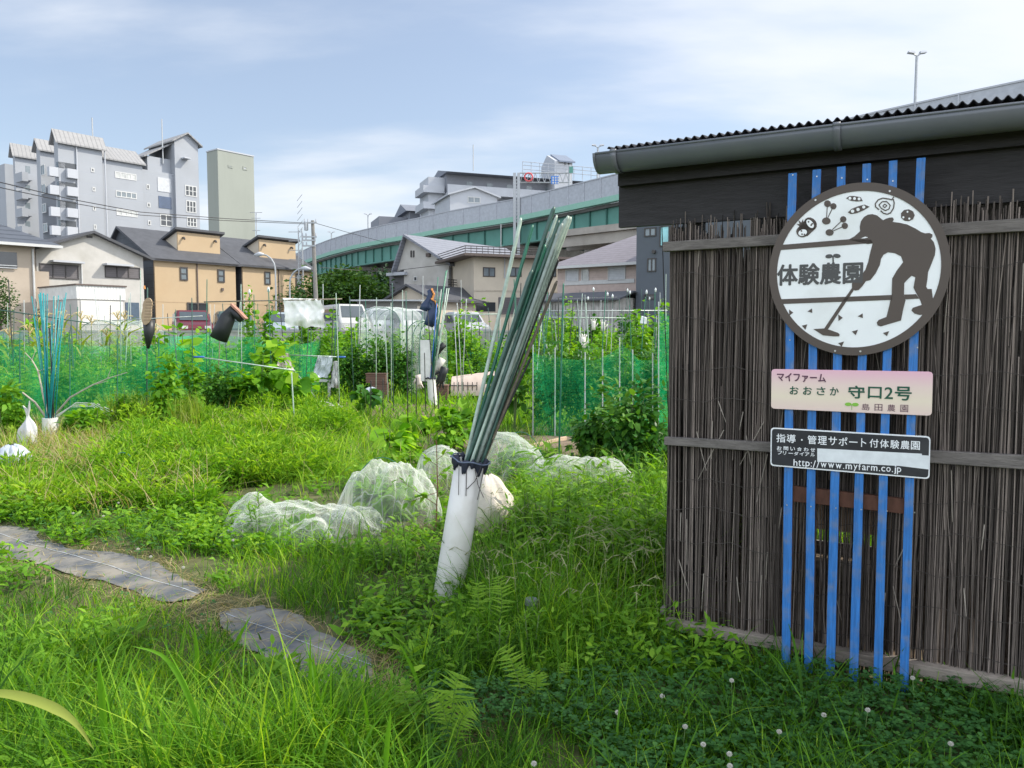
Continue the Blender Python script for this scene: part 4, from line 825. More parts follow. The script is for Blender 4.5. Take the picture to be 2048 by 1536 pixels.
# ------------------------------------------------------------------ blue slat trellis carrying the signs
base_ = W.P(W.S(1690, 1000, .1), 0, .09)
trel = thing('trellis', 'trellis of upright blue slats on reddish crossbars leaning on the reed screen', 'trellis', base_)
tl = [1577, 1625, 1675, 1726, 1777, 1832]; tr = [1594, 1642, 1692, 1743, 1794, 1850]; ty = [347, 340, 334, 328, 322, 317]; bl = [1560, 1605, 1650, 1697, 1746, 1797]; br_ = [1577, 1622, 1668, 1715, 1764, 1815]
for k in range(6):
    s0, z1 = W.hit(tl[k], ty[k], .115); s1, _ = W.hit(tr[k], ty[k], .115); b0, _ = W.hit(bl[k]+2, 1330, .115); b1, _ = W.hit(br_[k]+2, 1330, .115); zb = .03
    def bar(m, o0, o1, i=0.0):
        ns = 14; kk = len(m.v); rw = random.Random(k*7+1); ph, am = rw.uniform(0, 6), rw.uniform(.001, .0026)
        for j in range(ns+1):
            u = j/ns; wv = am*math.sin(ph+u*5)+.0006*math.sin(ph+u*31); lo_, hi_ = b0+(s0-b0)*u+i+wv, b1+(s1-b1)*u-i+wv; z = zb+(z1-zb)*u; bw_ = .002*math.sin(ph*2+u*4)
            m.v += [tuple(W.P(lo_, z, o1+bw_)), tuple(W.P(hi_, z, o1+bw_)), tuple(W.P(hi_, z, o0+bw_)), tuple(W.P(lo_, z, o0+bw_))]
        for j in range(ns): m.f += [tuple(kk+j*4+q for q in (c, (c+1) % 4))+tuple(kk+j*4+4+q for q in ((c+1) % 4, c)) for c in range(4)]
        m.f += [tuple(kk+q for q in (3, 2, 1, 0)), tuple(kk+ns*4+q for q in range(4))]; return m
    sl = bar(MB(), .105, .118).build('slat', m_blue, trel, bevel=.0015); nl = MB()
    for py in (660, 990, 330): c_, z_ = W.hit((tl[k]+tr[k])/2-(py-340)*.018, py+20+k*3, .118); nl.tube([W.P(c_, z_, .117), W.P(c_, z_, .1195)], .003, n=8)
    nl.build('nail_heads', m_screw, sl); bar(MB(), .075, .1045, .0012).build('slat_core', m_redwood, sl)
for y0a, y1a, y0b, y1b in ((972, 1003, 1000, 1030), (640, 668, 646, 676)):
    skew(MB(), 1584, y0a, y1a, 1826, y0b, y1b, .048, .0745).build('crossbar', m_redwood, trel, bevel=.002)
# ------------------------------------------------------------------ signs
def fit_text(F, off, txt, x0, y0, x1, y1, m, parent, name='lettering', bold=0.0, shear=0.0):
    ca, cb = F.hit(x0, (y0+y1)/2, off)[0], F.hit(x1, (y0+y1)/2, off)[0]; z1, z0 = F.hit((x0+x1)/2, y0, off)[1], F.hit((x0+x1)/2, y1, off)[1]
    cu = bpy.data.curves.new(name, 'FONT'); cu.body = txt; cu.size = 1; cu.shear = shear
    ob = bpy.data.objects.new(name, cu); COL.objects.link(ob); bpy.context.view_layer.update()
    me = bpy.data.meshes.new_from_object(ob.evaluated_get(bpy.context.evaluated_depsgraph_get())); bpy.data.objects.remove(ob); bpy.data.curves.remove(cu)
    n = len(me.vertices); co = np.zeros(n*3, dtype=np.float32); me.vertices.foreach_get('co', co); co = co.reshape(-1, 3); fs = [tuple(p.vertices) for p in me.polygons]; bpy.data.meshes.remove(me)
    lo, hi = co.min(0), co.max(0); mb = MB()
    if bold > 0: sx = (hi[0]-lo[0])/len(txt); bs = abs(cb-ca)/len(txt)*bold; ca += bs; cb -= bs; z0 += bs; z1 -= bs
    shifts = [(0, 0)] + ([(bs*math.cos(k*math.pi/4), bs*math.sin(k*math.pi/4)) for k in range(8)] if bold > 0 else [])
    for k, (dx, dz) in enumerate(shifts):
        mb.add([F.P(ca+(cb-ca)*(c[0]-lo[0])/(hi[0]-lo[0])+dx, z0+(z1-z0)*(c[1]-lo[1])/(hi[1]-lo[1])+dz, off+k*.00003) for c in co], fs)
    me = bpy.data.meshes.new(name); me.from_pydata(mb.v, [], mb.f); me.update()
    return link(name, me, m, parent)
def px_poly(mb, F, pts, o0, o1): return mb.prism([F.hit(x, y, o1) for x, y in pts], lambda a, b, d: F.P(a, b, d), o0, o1)
m_signw = mat('sign_white', (0.82, 0.845, 0.85), rough=0.4, var=0.05, scale=3, dirt=((.56, .56, .52), 5, .45)); m_signb = mat('sign_brown', (0.085, 0.066, 0.055), rough=0.45, var=0.06, scale=4)
SO = .128
def K(x, y): return 1500+x/3.8409, 320+y/3.84          # sign zoom -> photo
def round_sign():
    s0, zc = W.hit(1720, 538, SO); rx = (W.S(1901, 540, SO)-W.S(1538.5, 540, SO))/2; sc = (W.S(1901, 540, SO)+W.S(1538.5, 540, SO))/2
    rz = (W.hit(1722, 365, SO)[1]-W.hit(1717, 711, SO)[1])/2; zc = (W.hit(1722, 365, SO)[1]+W.hit(1717, 711, SO)[1])/2
    t = thing('round_sign', 'round white sign with a brown silhouette of a farmer hoeing under vegetables', 'sign', W.P(sc, zc-rz, SO))
    C = lambda k, r: (sc+rx*r*math.cos(k*math.pi/48), zc+rz*r*math.sin(k*math.pi/48))
    MB().prism([C(k, .995) for k in range(96)], lambda a, b, d: W.P(a, b, d), SO-.008, SO-.001).build('board', m_signw, t)
    m = MB(); V = []; 
    for k in range(96):
        for r, o in ((1.0, SO-.009), (1.0, SO+.0015), (.905, SO+.0015), (.905, SO-.0005)): a, b = C(k, r); V.append(tuple(W.P(a, b, o)))
    m.add(V, [(4*k+j, 4*((k+1) % 96)+j, 4*((k+1) % 96)+j+1, 4*k+j+1) for k in range(96) for j in range(3)]); m.build('border_ring', m_signb, t)
    o0, o1 = SO-.0008, SO+.0008
    P = lambda mb, pts: px_poly(mb, W, [K(*p) for p in pts], o0, o1)
    def disc(mb, x, y, rx_, ry_=None, n=18, rot=0): ry_ = ry_ or rx_; c, s = math.cos(rot), math.sin(rot); return P(mb, [(x+rx_*math.cos(i*2*math.pi/n)*c-ry_*math.sin(i*2*math.pi/n)*s, y+rx_*math.cos(i*2*math.pi/n)*s+ry_*math.sin(i*2*math.pi/n)*c) for i in range(n)])
    def line(mb, pts, w):
        for (xa, ya), (xb, yb) in zip(pts[:-1], pts[1:]):
            l = math.hypot(xb-xa, yb-ya) or 1; nx, ny = -(yb-ya)/l*w/2, (xb-xa)/l*w/2; P(mb, [(xa+nx, ya+ny), (xb+nx, yb+ny), (xb-nx, yb-ny), (xa-nx, ya-ny)])
        return mb
    man = [(755, 612), (800, 588), (845, 548), (843, 510), (852, 470), (875, 438), (905, 420), (940, 415), (975, 425), (1005, 448), (1022, 462), (1045, 450), (1070, 442), (1095, 441), (1105, 455), (1095, 475), (1150, 482), (1205, 494), (1270, 525), (1315, 553), (1345, 563), (1380, 560), (1402, 572), (1400, 592), (1388, 602), (1412, 630), (1426, 680), (1420, 730), (1395, 795), (1368, 860), (1362, 920), (1354, 972), (1364, 990), (1396, 990), (1403, 1050), (1412, 1092), (1394, 1150), (1345, 1186), (1300, 1190), (1262, 1178), (1240, 1155), (1250, 1135), (1320, 1112), (1306, 1075), (1270, 1010), (1256, 980), (1270, 900), (1242, 888), (1210, 918), (1185, 945), (1183, 1040), (1195, 1075), (1176, 1150), (1160, 1232), (1080, 1256), (1005, 1278), (980, 1270), (974, 1248), (988, 1228), (1048, 1205), (1072, 1110), (1088, 1030), (1092, 910), (1130, 845), (1176, 784), (1160, 740), (1115, 716), (1060, 708), (1025, 728), (1006, 760), (998, 805), (965, 870), (925, 922), (890, 930), (862, 970), (835, 998), (805, 1002), (783, 985), (783, 950), (800, 920), (855, 885), (885, 845), (908, 780), (922, 715), (942, 640), (905, 645)]
    P(MB(), man).build('farmer_silhouette', m_signb, t)
    m = MB(); P(m, [(850, 603), (885, 588), (908, 596), (880, 601)]); ob = m.build('hat_gap', m_signw, t); ob.location += W.n*.0004
    m = MB(); P(m, [(236, 652), (760, 608), (930, 612), (944, 637), (236, 691), (222, 684), (218, 670), (224, 657)]); m.build('furrow_line', m_signb, t)
    m = MB(); P(m, [(236, 1069), (735, 1050), (1095, 1036), (1090, 1074), (236, 1106), (222, 1100), (217, 1088), (222, 1075)]); P(m, [(1183, 1033), (1275, 1030), (1300, 1064), (1190, 1070)]); m.build('furrow_line', m_signb, t)
    m = MB(); P(m, [(782, 985), (800, 995), (752, 1068), (600, 1298), (566, 1300), (700, 1100)]); P(m, [(487, 1298), (568, 1293), (606, 1302), (678, 1328), (690, 1342), (684, 1354), (640, 1354), (560, 1346)]); m.build('hoe', m_signb, t)
    for tri in (((300, 1148), (332, 1172), (302, 1195)), ((476, 1140), (478, 1174), (442, 1162)), ((678, 1186), (713, 1212), (680, 1236)), ((865, 1178), (867, 1213), (828, 1200)), ((398, 1272), (440, 1262), (425, 1303)), ((783, 1316), (829, 1304), (812, 1345)), ((1022, 1328), (1069, 1314), (1052, 1352)), ((677, 1406), (722, 1394), (704, 1434))): P(MB_ := MB(), tri); MB_.build('soil_mark', m_signb, t)
    m = MB()
    for hx, hy, r_, lv in ((586, 468, 33, ((595, 335, 27), (640, 355, 25))), (611, 556, 31, ((716, 455, 25), (728, 505, 25)))):
        disc(m, hx, hy, r_, r_*.82)
        for lx, ly, lr in lv: disc(m, lx, ly, lr, n=9); line(m, [(hx+(lx-hx)*.2, hy+(ly-hy)*.2), (lx, ly)], 6)
    m.build('radish_marks', m_signb, t)
    m = MB(); P(m, [(738, 293), (765, 276), (800, 276), (850, 285), (866, 315), (820, 318), (775, 313)]); P(m, [(752, 402), (780, 375), (830, 355), (880, 342), (918, 358), (880, 383), (820, 408), (775, 415)]); m.build('pea_pods', m_signb, t)
    m = MB()
    for x, y, r_ in ((768, 294, 11), (803, 296, 11), (838, 299, 11), (788, 393, 13), (830, 380, 13), (874, 361, 12), (1210, 398, 7), (1178, 440, 8), (1224, 450, 8)): disc(m, x, y, r_, n=12)
    ob = m.build('pea_dots', m_signw, t); ob.location += W.n*.0006
    m = MB(); line(m, [(1105, 282), (1090, 305), (1060, 298), (1020, 292), (985, 305), (962, 335), (965, 360), (992, 382)], 9); line(m, [(1100, 300), (1108, 330), (1102, 370), (1080, 405), (1055, 416), (1025, 408), (1003, 388)], 9); line(m, [(1075, 345), (1050, 318), (1015, 320), (990, 345), (1010, 372), (1040, 388), (1068, 375), (1078, 345)], 8)
    line(m, [(1052, 350), (1035, 338), (1020, 352), (1035, 366), (1052, 350)], 7); m.build('onion_mark', m_signb, t)
    m = MB(); disc(m, 1211, 424, 54, 47, n=9); m.build('potato_mark', m_signb, t)
    m = MB(); disc(m, 402, 550, 47, 44, n=14); disc(m, 464, 490, 54, 45, n=14, rot=.8); P(m, [(395, 530), (370, 500), (358, 490), (380, 492), (374, 462), (394, 480), (406, 455), (412, 485), (440, 520), (420, 545)]); P(m, [(380, 505), (440, 445), (510, 480), (500, 530), (440, 585), (370, 560)]); m.build('tomato_mark', m_signb, t)
    m = MB(); disc(m, 405, 558, 34, 24, rot=-.3); disc(m, 462, 490, 38, 22, rot=.9); ob = m.build('tomato_seeds', m_signw, t); ob.location += W.n*.0006
    m = MB()
    for x, y in ((395, 545), (418, 572), (400, 570), (450, 475), (470, 500), (478, 490)): disc(m, x, y, 7, n=8)
    ob = m.build('tomato_pips', m_signb, t); ob.location += W.n*.0011
    fit_text(W, o1, '体験農園', *K(208, 790), *K(868, 958), mat('sign_letter', (.075, .075, .075), rough=.5, var=.05), t, bold=.03)
    m = MB(); disc(m, 607, 739, 28, 16, rot=-.1); disc(m, 667, 736, 29, 16, rot=.1); line(m, [(637, 738), (640, 800)], 11); m.build('sprout_mark', MATS['sign_letter'], t)
    for x, y in ((504, 308), (1074, 240), (654, 1466), (848, 1469)): m = MB(); a, b = W.hit(*K(x, y), SO); m.prism([(a+.004*math.cos(i), b+.004*math.sin(i)) for i in np.linspace(0, 2*math.pi, 10)[:-1]], lambda p, q, d: W.P(p, q, d), SO+.0016, SO+.004); m.build('screw', m_screw, t)
round_sign()
def K2(x, y): return 1500+x/4.6545, 700+y/4.6545
def rrect(F, c, off, r=.016, n=5):
    q = [F.hit(x, y, off) for x, y in c]; out = []      # tl, tr, br, bl
    for i in range(4):
        p = Vector((*q[i], 0)); a = Vector((*q[i-1], 0)); b = Vector((*q[(i+1) % 4], 0)); da = (a-p).normalized(); db = (b-p).normalized()
        for k in range(n+1):
            t_ = k/n; P_ = p + da*r*(1-t_)**2 + db*r*t_**2; out.append((P_.x, P_.y))
    return out
def gradmat():
    m_, nt, n, l, out = _nt('pink_sign_print'); b = n.new('ShaderNodeBsdfPrincipled'); l.new(b.outputs[0], out.inputs[0]); b.inputs['Roughness'].default_value = .4
    tc = n.new('ShaderNodeTexCoord'); sp = n.new('ShaderNodeSeparateXYZ'); l.new(tc.outputs['Object'], sp.inputs[0]); mr = n.new('ShaderNodeMapRange'); l.new(sp.outputs[2], mr.inputs[0])
    mr.inputs['From Min'].default_value = W.hit(1700, 822, SO)[1]; mr.inputs['From Max'].default_value = W.hit(1700, 740, SO)[1]
    cr = n.new('ShaderNodeValToRGB'); l.new(mr.outputs[0], cr.inputs[0]); e = cr.color_ramp.elements; e[0].color = (.74, .58, .52, 1); e[1].color = (.76, .44, .54, 1)
    for p, c in ((.3, (.76, .66, .52, 1)), (.62, (.76, .60, .54, 1))): k = e.new(p); k.color = c
    l.new(cr.outputs[0], b.inputs['Base Color']); return m_
def pink_sign():
    c = [(1543, 738), (1866, 743.5), (1863.5, 831.5), (1542, 817)]
    t = thing('name_sign', 'pink and cream name sign with green lettering fixed to the blue slats', 'sign', W.P(W.S(1700, 780, SO), W.hit(1700, 820, SO)[1], SO))
    MB().prism(rrect(W, c, SO), lambda a, b, d: W.P(a, b, d), SO-.008, SO-.001).build('board', gradmat(), t)
    g = mat('letter_green', (.012, .085, .05), rough=.5, var=.05); pu = mat('letter_purple', (.10, .035, .07), rough=.5, var=.05); lg = mat('sprout_green', (.22, .48, .06), rough=.5, var=.05)
    fit_text(W, SO+.0006, 'マイファーム', *K2(250, 216), *K2(708, 298), pu, t, bold=.03, shear=-.12)
    for x, ch in ((370, 'お'), (494, 'お'), (620, 'さ'), (744, 'か')): fit_text(W, SO+.0006, ch, *K2(x, 338+(x-370)*.02), *K2(x+82, 414+(x-370)*.025), g, t, bold=.02)
    for x0, x1, y0, y1, ch in ((914, 1068, 332, 452, '守'), (1098, 1226, 342, 452, '口'), (1252, 1332, 346, 456, '2'), (1348, 1506, 340, 470, '号')): fit_text(W, SO+.0006, ch, *K2(x0, y0), *K2(x1, y1), g, t, bold=.022)
    for x, ch in ((1042, '島'), (1160, '田'), (1280, '農'), (1400, '園')): fit_text(W, SO+.0006, ch, *K2(x, 500+(x-1042)*.03), *K2(x+72, 560+(x-1042)*.05), pu, t, bold=0)
    m = MB()
    for x, y, sg in ((914, 505, 1), (980, 508, -1)): px_poly(m, W, [K2(x+32*math.cos(a)*1, y+17*math.sin(a)) for a in np.linspace(0, 2*math.pi, 15)[:-1]], SO-.0008, SO+.0006)
    px_poly(m, W, [K2(944, 512), K2(950, 512), K2(949, 560), K2(945, 560)], SO-.0008, SO+.0006); m.build('sprout_mark', lg, t)
pink_sign()
def black_sign():
    c = [(1541.5, 855), (1861, 873), (1859, 958.5), (1540.5, 931.5)]
    t = thing('information_sign', 'black information sign with white lettering and a blank white strip over the number', 'sign', W.P(W.S(1700, 900, SO), W.hit(1700, 945, SO)[1], SO))
    wl = mat('letter_white', (.78, .80, .82), rough=.45, var=.04); bk = mat('sign_black', (.024, .025, .031), rough=.35, var=.25, scale=9, dirt=((.06, .06, .062), 8, .5))
    MB().prism(rrect(W, c, SO), lambda a, b, d: W.P(a, b, d), SO-.008, SO-.002).build('border', wl, t)
    ci = [(1544, 857.5), (1858.5, 875.5), (1856.5, 955.5), (1543, 929)]
    MB().prism(rrect(W, ci, SO, r=.014), lambda a, b, d: W.P(a, b, d), SO-.0018, SO-.0008).build('board', bk, t)
    for k, ch in enumerate('指導・管理サポート付体験農園'):
        x0 = 246 + k*96.3; dy = 780 + k*5.3
        if ch == '・': fit_text(W, SO+.0004, ch, *K2(x0+36, dy+38), *K2(x0+52, dy+54), wl, t, bold=.0); continue
        w_ = {'ー': 78, 'ト': 48, 'サ': 80, 'ポ': 80}.get(ch, 84); h_ = {'ー': 10}.get(ch, 80); fit_text(W, SO+.0004, ch, *K2(x0+(84-w_)/2, dy+(80-h_)/2), *K2(x0+(84+w_)/2, dy+(80+h_)/2), wl, t, bold=.012)
    for k, ch in enumerate('お問い合わせ'): x0 = 250+k*62.5; fit_text(W, SO+.0004, ch, *K2(x0, 895+k*3.4), *K2(x0+44, 930+k*3.4), wl, t, bold=.02)
    for k, ch in enumerate('フリーダイアル'):
        x0 = 256+k*51; h_ = 6 if ch == 'ー' else 34; fit_text(W, SO+.0004, ch, *K2(x0, 938+k*3.2+(34-h_)/2), *K2(x0+(30 if ch == 'リ' else 42), 972+k*3.2-(34-h_)/2), wl, t, bold=.02)
    x = 400
    us = 'http://www.myfarm.co.jp'; wd = {'h': 1, 't': .7, 'p': 1.05, ':': .45, '/': .75, 'w': 1.5, '.': .5, 'm': 1.6, 'y': 1.05, 'f': .7, 'a': 1, 'r': .75, 'c': 1, 'o': 1.1, 'j': .55}; tot = sum(wd[c_] for c_ in us)
    for ch in us:
        w_ = wd[ch]*1012/tot; k = (x-400)/1012; base = 1078 + k*65; asc = {'h': 62, 't': 56, 'p': 46, ':': 44, '/': 62, '.': 10, 'f': 62, 'y': 46, 'j': 62}.get(ch, 44); dsc = {'p': 18, 'y': 18, 'j': 18, '/': 8}.get(ch, 0)
        pad = w_*(.28 if ch in '.:' else .1); fit_text(W, SO+.0004, ch, *K2(x+pad, base-asc), *K2(x+w_-pad, base+dsc), wl, t, bold=.02); x += w_
    m = MB(); px_poly(m, W, [K2(*p) for p in ((626, 916), (1600, 966), (1600, 980), (1664, 983), (1662, 1112), (1400, 1080), (1000, 1058), (626, 1040))], SO-.0006, SO+.0012); m.build('blank_strip', mat('tape_white', (.70, .73, .75), rough=.6, var=.1, scale=20), t)
black_sign()
# ------------------------------------------------------------------ leaning pipe full of stakes
m_pvc = mat('grey_white_pipe', (0.66, 0.65, 0.625), rough=0.38, var=0.06, scale=4, spec=.5, dirt=((.45, .42, .36), 9, .35))
m_cloth = mat('navy_cloth', (0.022, 0.026, 0.045), rough=0.7, var=.3, scale=14)
STK = {'pale': mat('stake_pale', (.36, .45, .38), rough=.4, var=.25, scale=18, spec=.5), 'green': mat('stake_green', (.022, .14, .085), rough=.35, var=.25, scale=18, spec=.5), 'dark': mat('stake_dark', (.045, .10, .08), rough=.4, var=.3, scale=18, spec=.5),
       'grey': mat('stake_grey', (.25, .30, .27), rough=.42, var=.3, scale=18, spec=.5), 'black': mat('stake_black', (.03, .032, .03), rough=.5, var=.3, scale=18), 'brown': mat('stake_brown', (.20, .17, .13), rough=.7, var=.3, scale=18),
       'teal': mat('stake_teal', (.012, .23, .25), rough=.35, var=.15, scale=18), 'blue': mat('stake_blue', (.03, .12, .42), rough=.4), 'steel': mat('stake_steel', (.42, .45, .44), rough=.4, metal=.3, var=.2, scale=18)}
PB = gnd(895, 1196); PT = at(941, 921, PB.y-.03); ax = (PT-PB).normalized()
def axial(r, z, a, base=PB): x = ax.orthogonal().normalized(); y = ax.cross(x); return base + ax*z + (x*math.cos(a)+y*math.sin(a))*r
pipe = thing('stake_pipe', 'leaning grey-white plastic pipe in the grass holding a bundle of stakes', 'pipe', PB)
PL = (PT-PB).length; PR = .084; N_ = 40
V = []; F = []
for z, r in ((-.1, PR), (PL*.5, PR), (PL, PR), (PL, PR-.006), (.05, PR-.006)):
    for k in range(N_): V.append(tuple(axial(r, z, 2*math.pi*k/N_)))
for j in range(4):
    for k in range(N_): a = j*N_+k; b = j*N_+(k+1) % N_; F.append((a, b, b+N_, a+N_))
link('tube', npmesh('tube', np.array(V), np.array(F), smooth=False), m_pvc, pipe)
pipe.children[0].data.polygons.foreach_set('use_smooth', [j//N_ not in (2,) for j in range(4*N_)])
# gathered cloth round the mouth
V = []; F = []; nu, nv = 120, 12
for i in range(nu):
    a = 2*math.pi*i/nu
    for j in range(nv):
        b = 2*math.pi*j/nv; rr = .017 + .007*math.sin(a*11+1.2*math.sin(a*3)) + .004*math.sin(a*23+2*math.sin(a*2)); dn = 1.0 if math.sin(b) > 0 else 1.9+.7*math.sin(a*7+1); V.append(tuple(axial(PR+.004+rr*.62*math.cos(b), PL-.004+rr*dn*math.sin(b)+.006*math.sin(a*5), a)))
for i in range(nu):
    for j in range(nv): F.append((i*nv+j, ((i+1) % nu)*nv+j, ((i+1) % nu)*nv+(j+1) % nv, i*nv+(j+1) % nv))
col = link('cloth_collar', npmesh('cloth_collar', np.array(V), np.array(F), smooth=True), m_cloth, pipe)
m = MB(); m.tube([axial(PR+.028+.004*math.sin(i*2), PL+.008+.006*math.sin(i*1.3), i*.26) for i in range(25)], .004, n=6); m.build('tie_cord', mat('tie_cord', (.12, .15, .22), rough=.6), col)
for pts in ([(918, 935), (917, 990)], [(933, 938), (932, 992)], [(962, 935), (950, 962), (934, 978)], [(950, 940), (956, 970), (967, 995)], [(968, 935), (955, 1000)]):
    m = MB(); m.tube([at(x, y, PB.y-.03-PR*1.0) for x, y in pts], .0022, n=5); m.build('hanging_wire', m_wire, pipe)
def J5(x, y): return 780+x/2.4786, 380+y/2.4774
stakes = [(650, 138, 385, 'pale', .0105, 'longest pale green stake standing apart on the near edge of the leaning bundle'), (708, 172, 394, 'green', .0095, 'bright green stake beside the pale one, apart from the leaning bundle'), (815, 82, 405, 'dark', .012, 'tallest dark grey-green stake at the top of the leaning bundle'),
    (828, 125, 418, 'pale', .009, None), (838, 150, 428, 'dark', .0095, None), (795, 250, 408, 'green', .012, None), (742, 330, 400, 'grey', .011, None), (770, 270, 422, 'green', .0115, None), (755, 305, 436, 'dark', .012, None), (872, 142, 440, 'grey', .0125, None), (885, 128, 450, 'pale', .0125, None), (897, 133, 462, 'pale', .0115, None),
    (855, 165, 446, 'grey', .0115, None), (842, 190, 455, 'dark', .011, None), (835, 340, 470, 'black', .009, 'short black stake on the far side of the leaning bundle'), (828, 450, 480, 'brown', .009, 'short brownish stake splayed out low from the leaning bundle'), (800, 205, 430, 'dark', .011, None), (812, 232, 437, 'green', .011, None), (822, 215, 452, 'grey', .011, None), (705, 395, 396, 'dark', .011, None), (692, 420, 404, 'grey', .0105, None),
    (780, 290, 446, 'green', .011, None), (846, 178, 466, 'grey', .0115, None), (862, 172, 472, 'dark', .010, None), (700, 826, 476, 'black', .0065, 'thin dark rod leaning out lowest of the pipe bundle')]
names_ = {'pale': 'pale weathered', 'dark': 'dark green', 'green': 'glossy green', 'grey': 'grey-green', 'black': 'black'}
rr = random.Random(3)
for i, (tx, ty_, bx_, c, r, lb) in enumerate(stakes):
    dep = PB.y - .02 + rr.uniform(-.055, .055)*(1 if lb is None else .6); top = at(*J5(tx, ty_), dep + rr.uniform(-.06, .12)); mouth = at(*J5(bx_, 1305), dep); d = (mouth-top).normalized(); L_ = .45
    q = mouth + d*.10; m = MB(); m.tube([q, mouth, top-(top-mouth).normalized()*.02, top], [r, r, r, r*.45], n=10)
    o = m.build('garden_stake', STK[c], smooth=True); tag(o, lb or '%s garden stake packed inside the bundle leaning out of the pipe' % names_[c], 'stake', 'stakes bundled in the leaning pipe')
# stake pushed upright in the bed just beyond the pipe, grey pipe stub in the grass
def stake(xb, yb, xt, yt, r, c, label, group='garden stakes', name='garden_stake', zb=0.0, tip=True):
    b = gnd(xb, yb, zb); t_ = at(xt, yt, b.y); m = MB(); m.tube([b-Vector((0, 0, .1)), b.lerp(t_, .5), t_-(t_-b).normalized()*.02, t_], [r, r, r, r*.5], n=8)
    return tag(m.build(name, STK[c] if isinstance(c, str) else c, smooth=True), label, 'stake', group)
stake(1116, 975, 1127, 566, .0085, 'green', 'single upright green stake rising beside the white net tunnel')
b = gnd(1062, 1262); st = thing('pipe_stub', 'short capped grey pipe stub standing up in the grass by the ferns', 'pipe stub', b); zt_ = zat(1197, b.y); m = MB(); m.tube([b-Vector((0, 0, .1)), Vector((b.x, b.y, zt_-.02))], .029, n=20); m.build('tube', mat('stub_grey', (.12, .13, .145), rough=.5), st); m = MB(); m.tube([Vector((b.x, b.y, zt_-.028)), Vector((b.x, b.y, zt_-.004)), Vector((b.x, b.y, zt_))], [.033, .033, .029], n=20); m.build('cap', mat('cap_grey', (.19, .205, .225), rough=.45), st)
# ------------------------------------------------------------------ plants
L_LAWN = leafmat('grass_blades', (.030, .095, .008), (.112, .275, .016), (.32, .47, .038), trans=.42)
L_DRY = leafmat('dry_straw', (.20, .155, .075), (.33, .27, .14), (.46, .40, .23), trans=.3, rough=.8)
L_WEED = leafmat('weed_leaf', (0.043, 0.133, 0.010), (0.110, 0.253, 0.018), (0.244, 0.412, 0.037), trans=.35)
L_CLOV = leafmat('clover_leaf', (.026, .09, .026), (.055, .155, .038), (.10, .23, .05), trans=.3)
L_FERN = leafmat('fern_leaf', (.10, .22, .02), (.17, .31, .03), (.28, .42, .05), trans=.4)
L_DARK = leafmat('dark_leaf', (0.024, 0.100, 0.018), (0.055, 0.166, 0.021), (0.134, 0.279, 0.035), trans=.28, rough=.4)
L_MID = leafmat('mid_leaf', (0.055, 0.173, 0.013), (0.134, 0.299, 0.020), (0.293, 0.452, 0.037), trans=.38)
L_SQ = leafmat('squash_leaf', (0.067, 0.206, 0.013), (0.171, 0.359, 0.022), (0.366, 0.532, 0.044), trans=.4)
L_CORN = leafmat('corn_leaf', (.09, .18, .02), (.19, .28, .035), (.38, .37, .11), trans=.35)
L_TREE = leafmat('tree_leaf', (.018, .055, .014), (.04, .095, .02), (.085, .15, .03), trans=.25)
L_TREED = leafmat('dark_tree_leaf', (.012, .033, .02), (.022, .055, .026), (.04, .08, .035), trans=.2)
m_stem = mat('green_stem', (.10, .16, .05), var=.25); m_bark = mat('bark', (.10, .08, .06), var=.3, bump=.5); m_tassel = mat('corn_tassel', (.48, .38, .17), var=.2)
def crown(rng, c, rx, ry, rz, n, size, clumps, template=LEAF4, asp=.55, hollow=.35, droop=.25, jag=.35):
    """leaf clumps scattered through an ellipsoid: returns baked leaves"""
    lv = Leaves(); cc = unit(rng.normal(0, 1, (clumps, 3)))*(rng.uniform(hollow, 1.0, (clumps, 1))); cc *= (1+rng.normal(0, jag, (clumps, 1))*.5)
    k = rng.integers(0, clumps, n); cr = rng.uniform(.18, .36, clumps)
    p = cc[k] + rng.normal(0, 1, (n, 3))*cr[k][:, None]*.75
    out = unit(p + rng.normal(0, .5, (n, 3)))
    P = np.array(c) + p*np.array([rx, ry, rz]); P[:, 2] = np.maximum(P[:, 2], .03 if c[2] < 4 else c[2]-rz*1.3)
    D = unit(out*np.array([1, 1, .55]) + np.array([0, 0, -droop]) + rng.normal(0, .35, (n, 3))); S, N = frames(D, rng)
    L = size*rng.uniform(.6, 1.25, n); tint = np.clip(rng.normal(.42, .16, n) + rng.normal(0, .14, clumps)[k], 0, 1)
    lv.add(*template, P, S, D, N, L*asp*1.4, L, tint); return lv
def plant(name, label, cat, px, py, w, h, n, size, leaf, group=None, seed=0, template=LEAF4, clumps=None, asp=.55, stems=3, hollow=.2, low=.12, droop=.25, jag=.35, zoff=0.0):
    """px, py: foot in the photo; w, h: size in metres"""
    rng = np.random.default_rng(seed+int(px*7+py*3)); b = gnd(px, py); t = thing(name, label, cat, b, group)
    m = MB()
    for k in range(stems):
        a = rng.uniform(0, 6.28); r = w*.3*rng.uniform(.2, 1); m.tube([b+Vector((r*.25*math.cos(a), r*.25*math.sin(a), 0)), b+Vector((r*.6*math.cos(a), r*.6*math.sin(a), h*.5)), b+Vector((r*math.cos(a), r*math.sin(a), h*.88))], [.010, .008, .004], n=5)
    m.build('stem', m_stem, t)
    c = (b.x, b.y, h*(.5+low/2)); lv = crown(rng, c, w/2, w/2, h*(.5-low/2), n, size, clumps or max(8, int(n/45)), template, asp, hollow, droop, jag); lv.build('foliage', leaf, t)
    return t
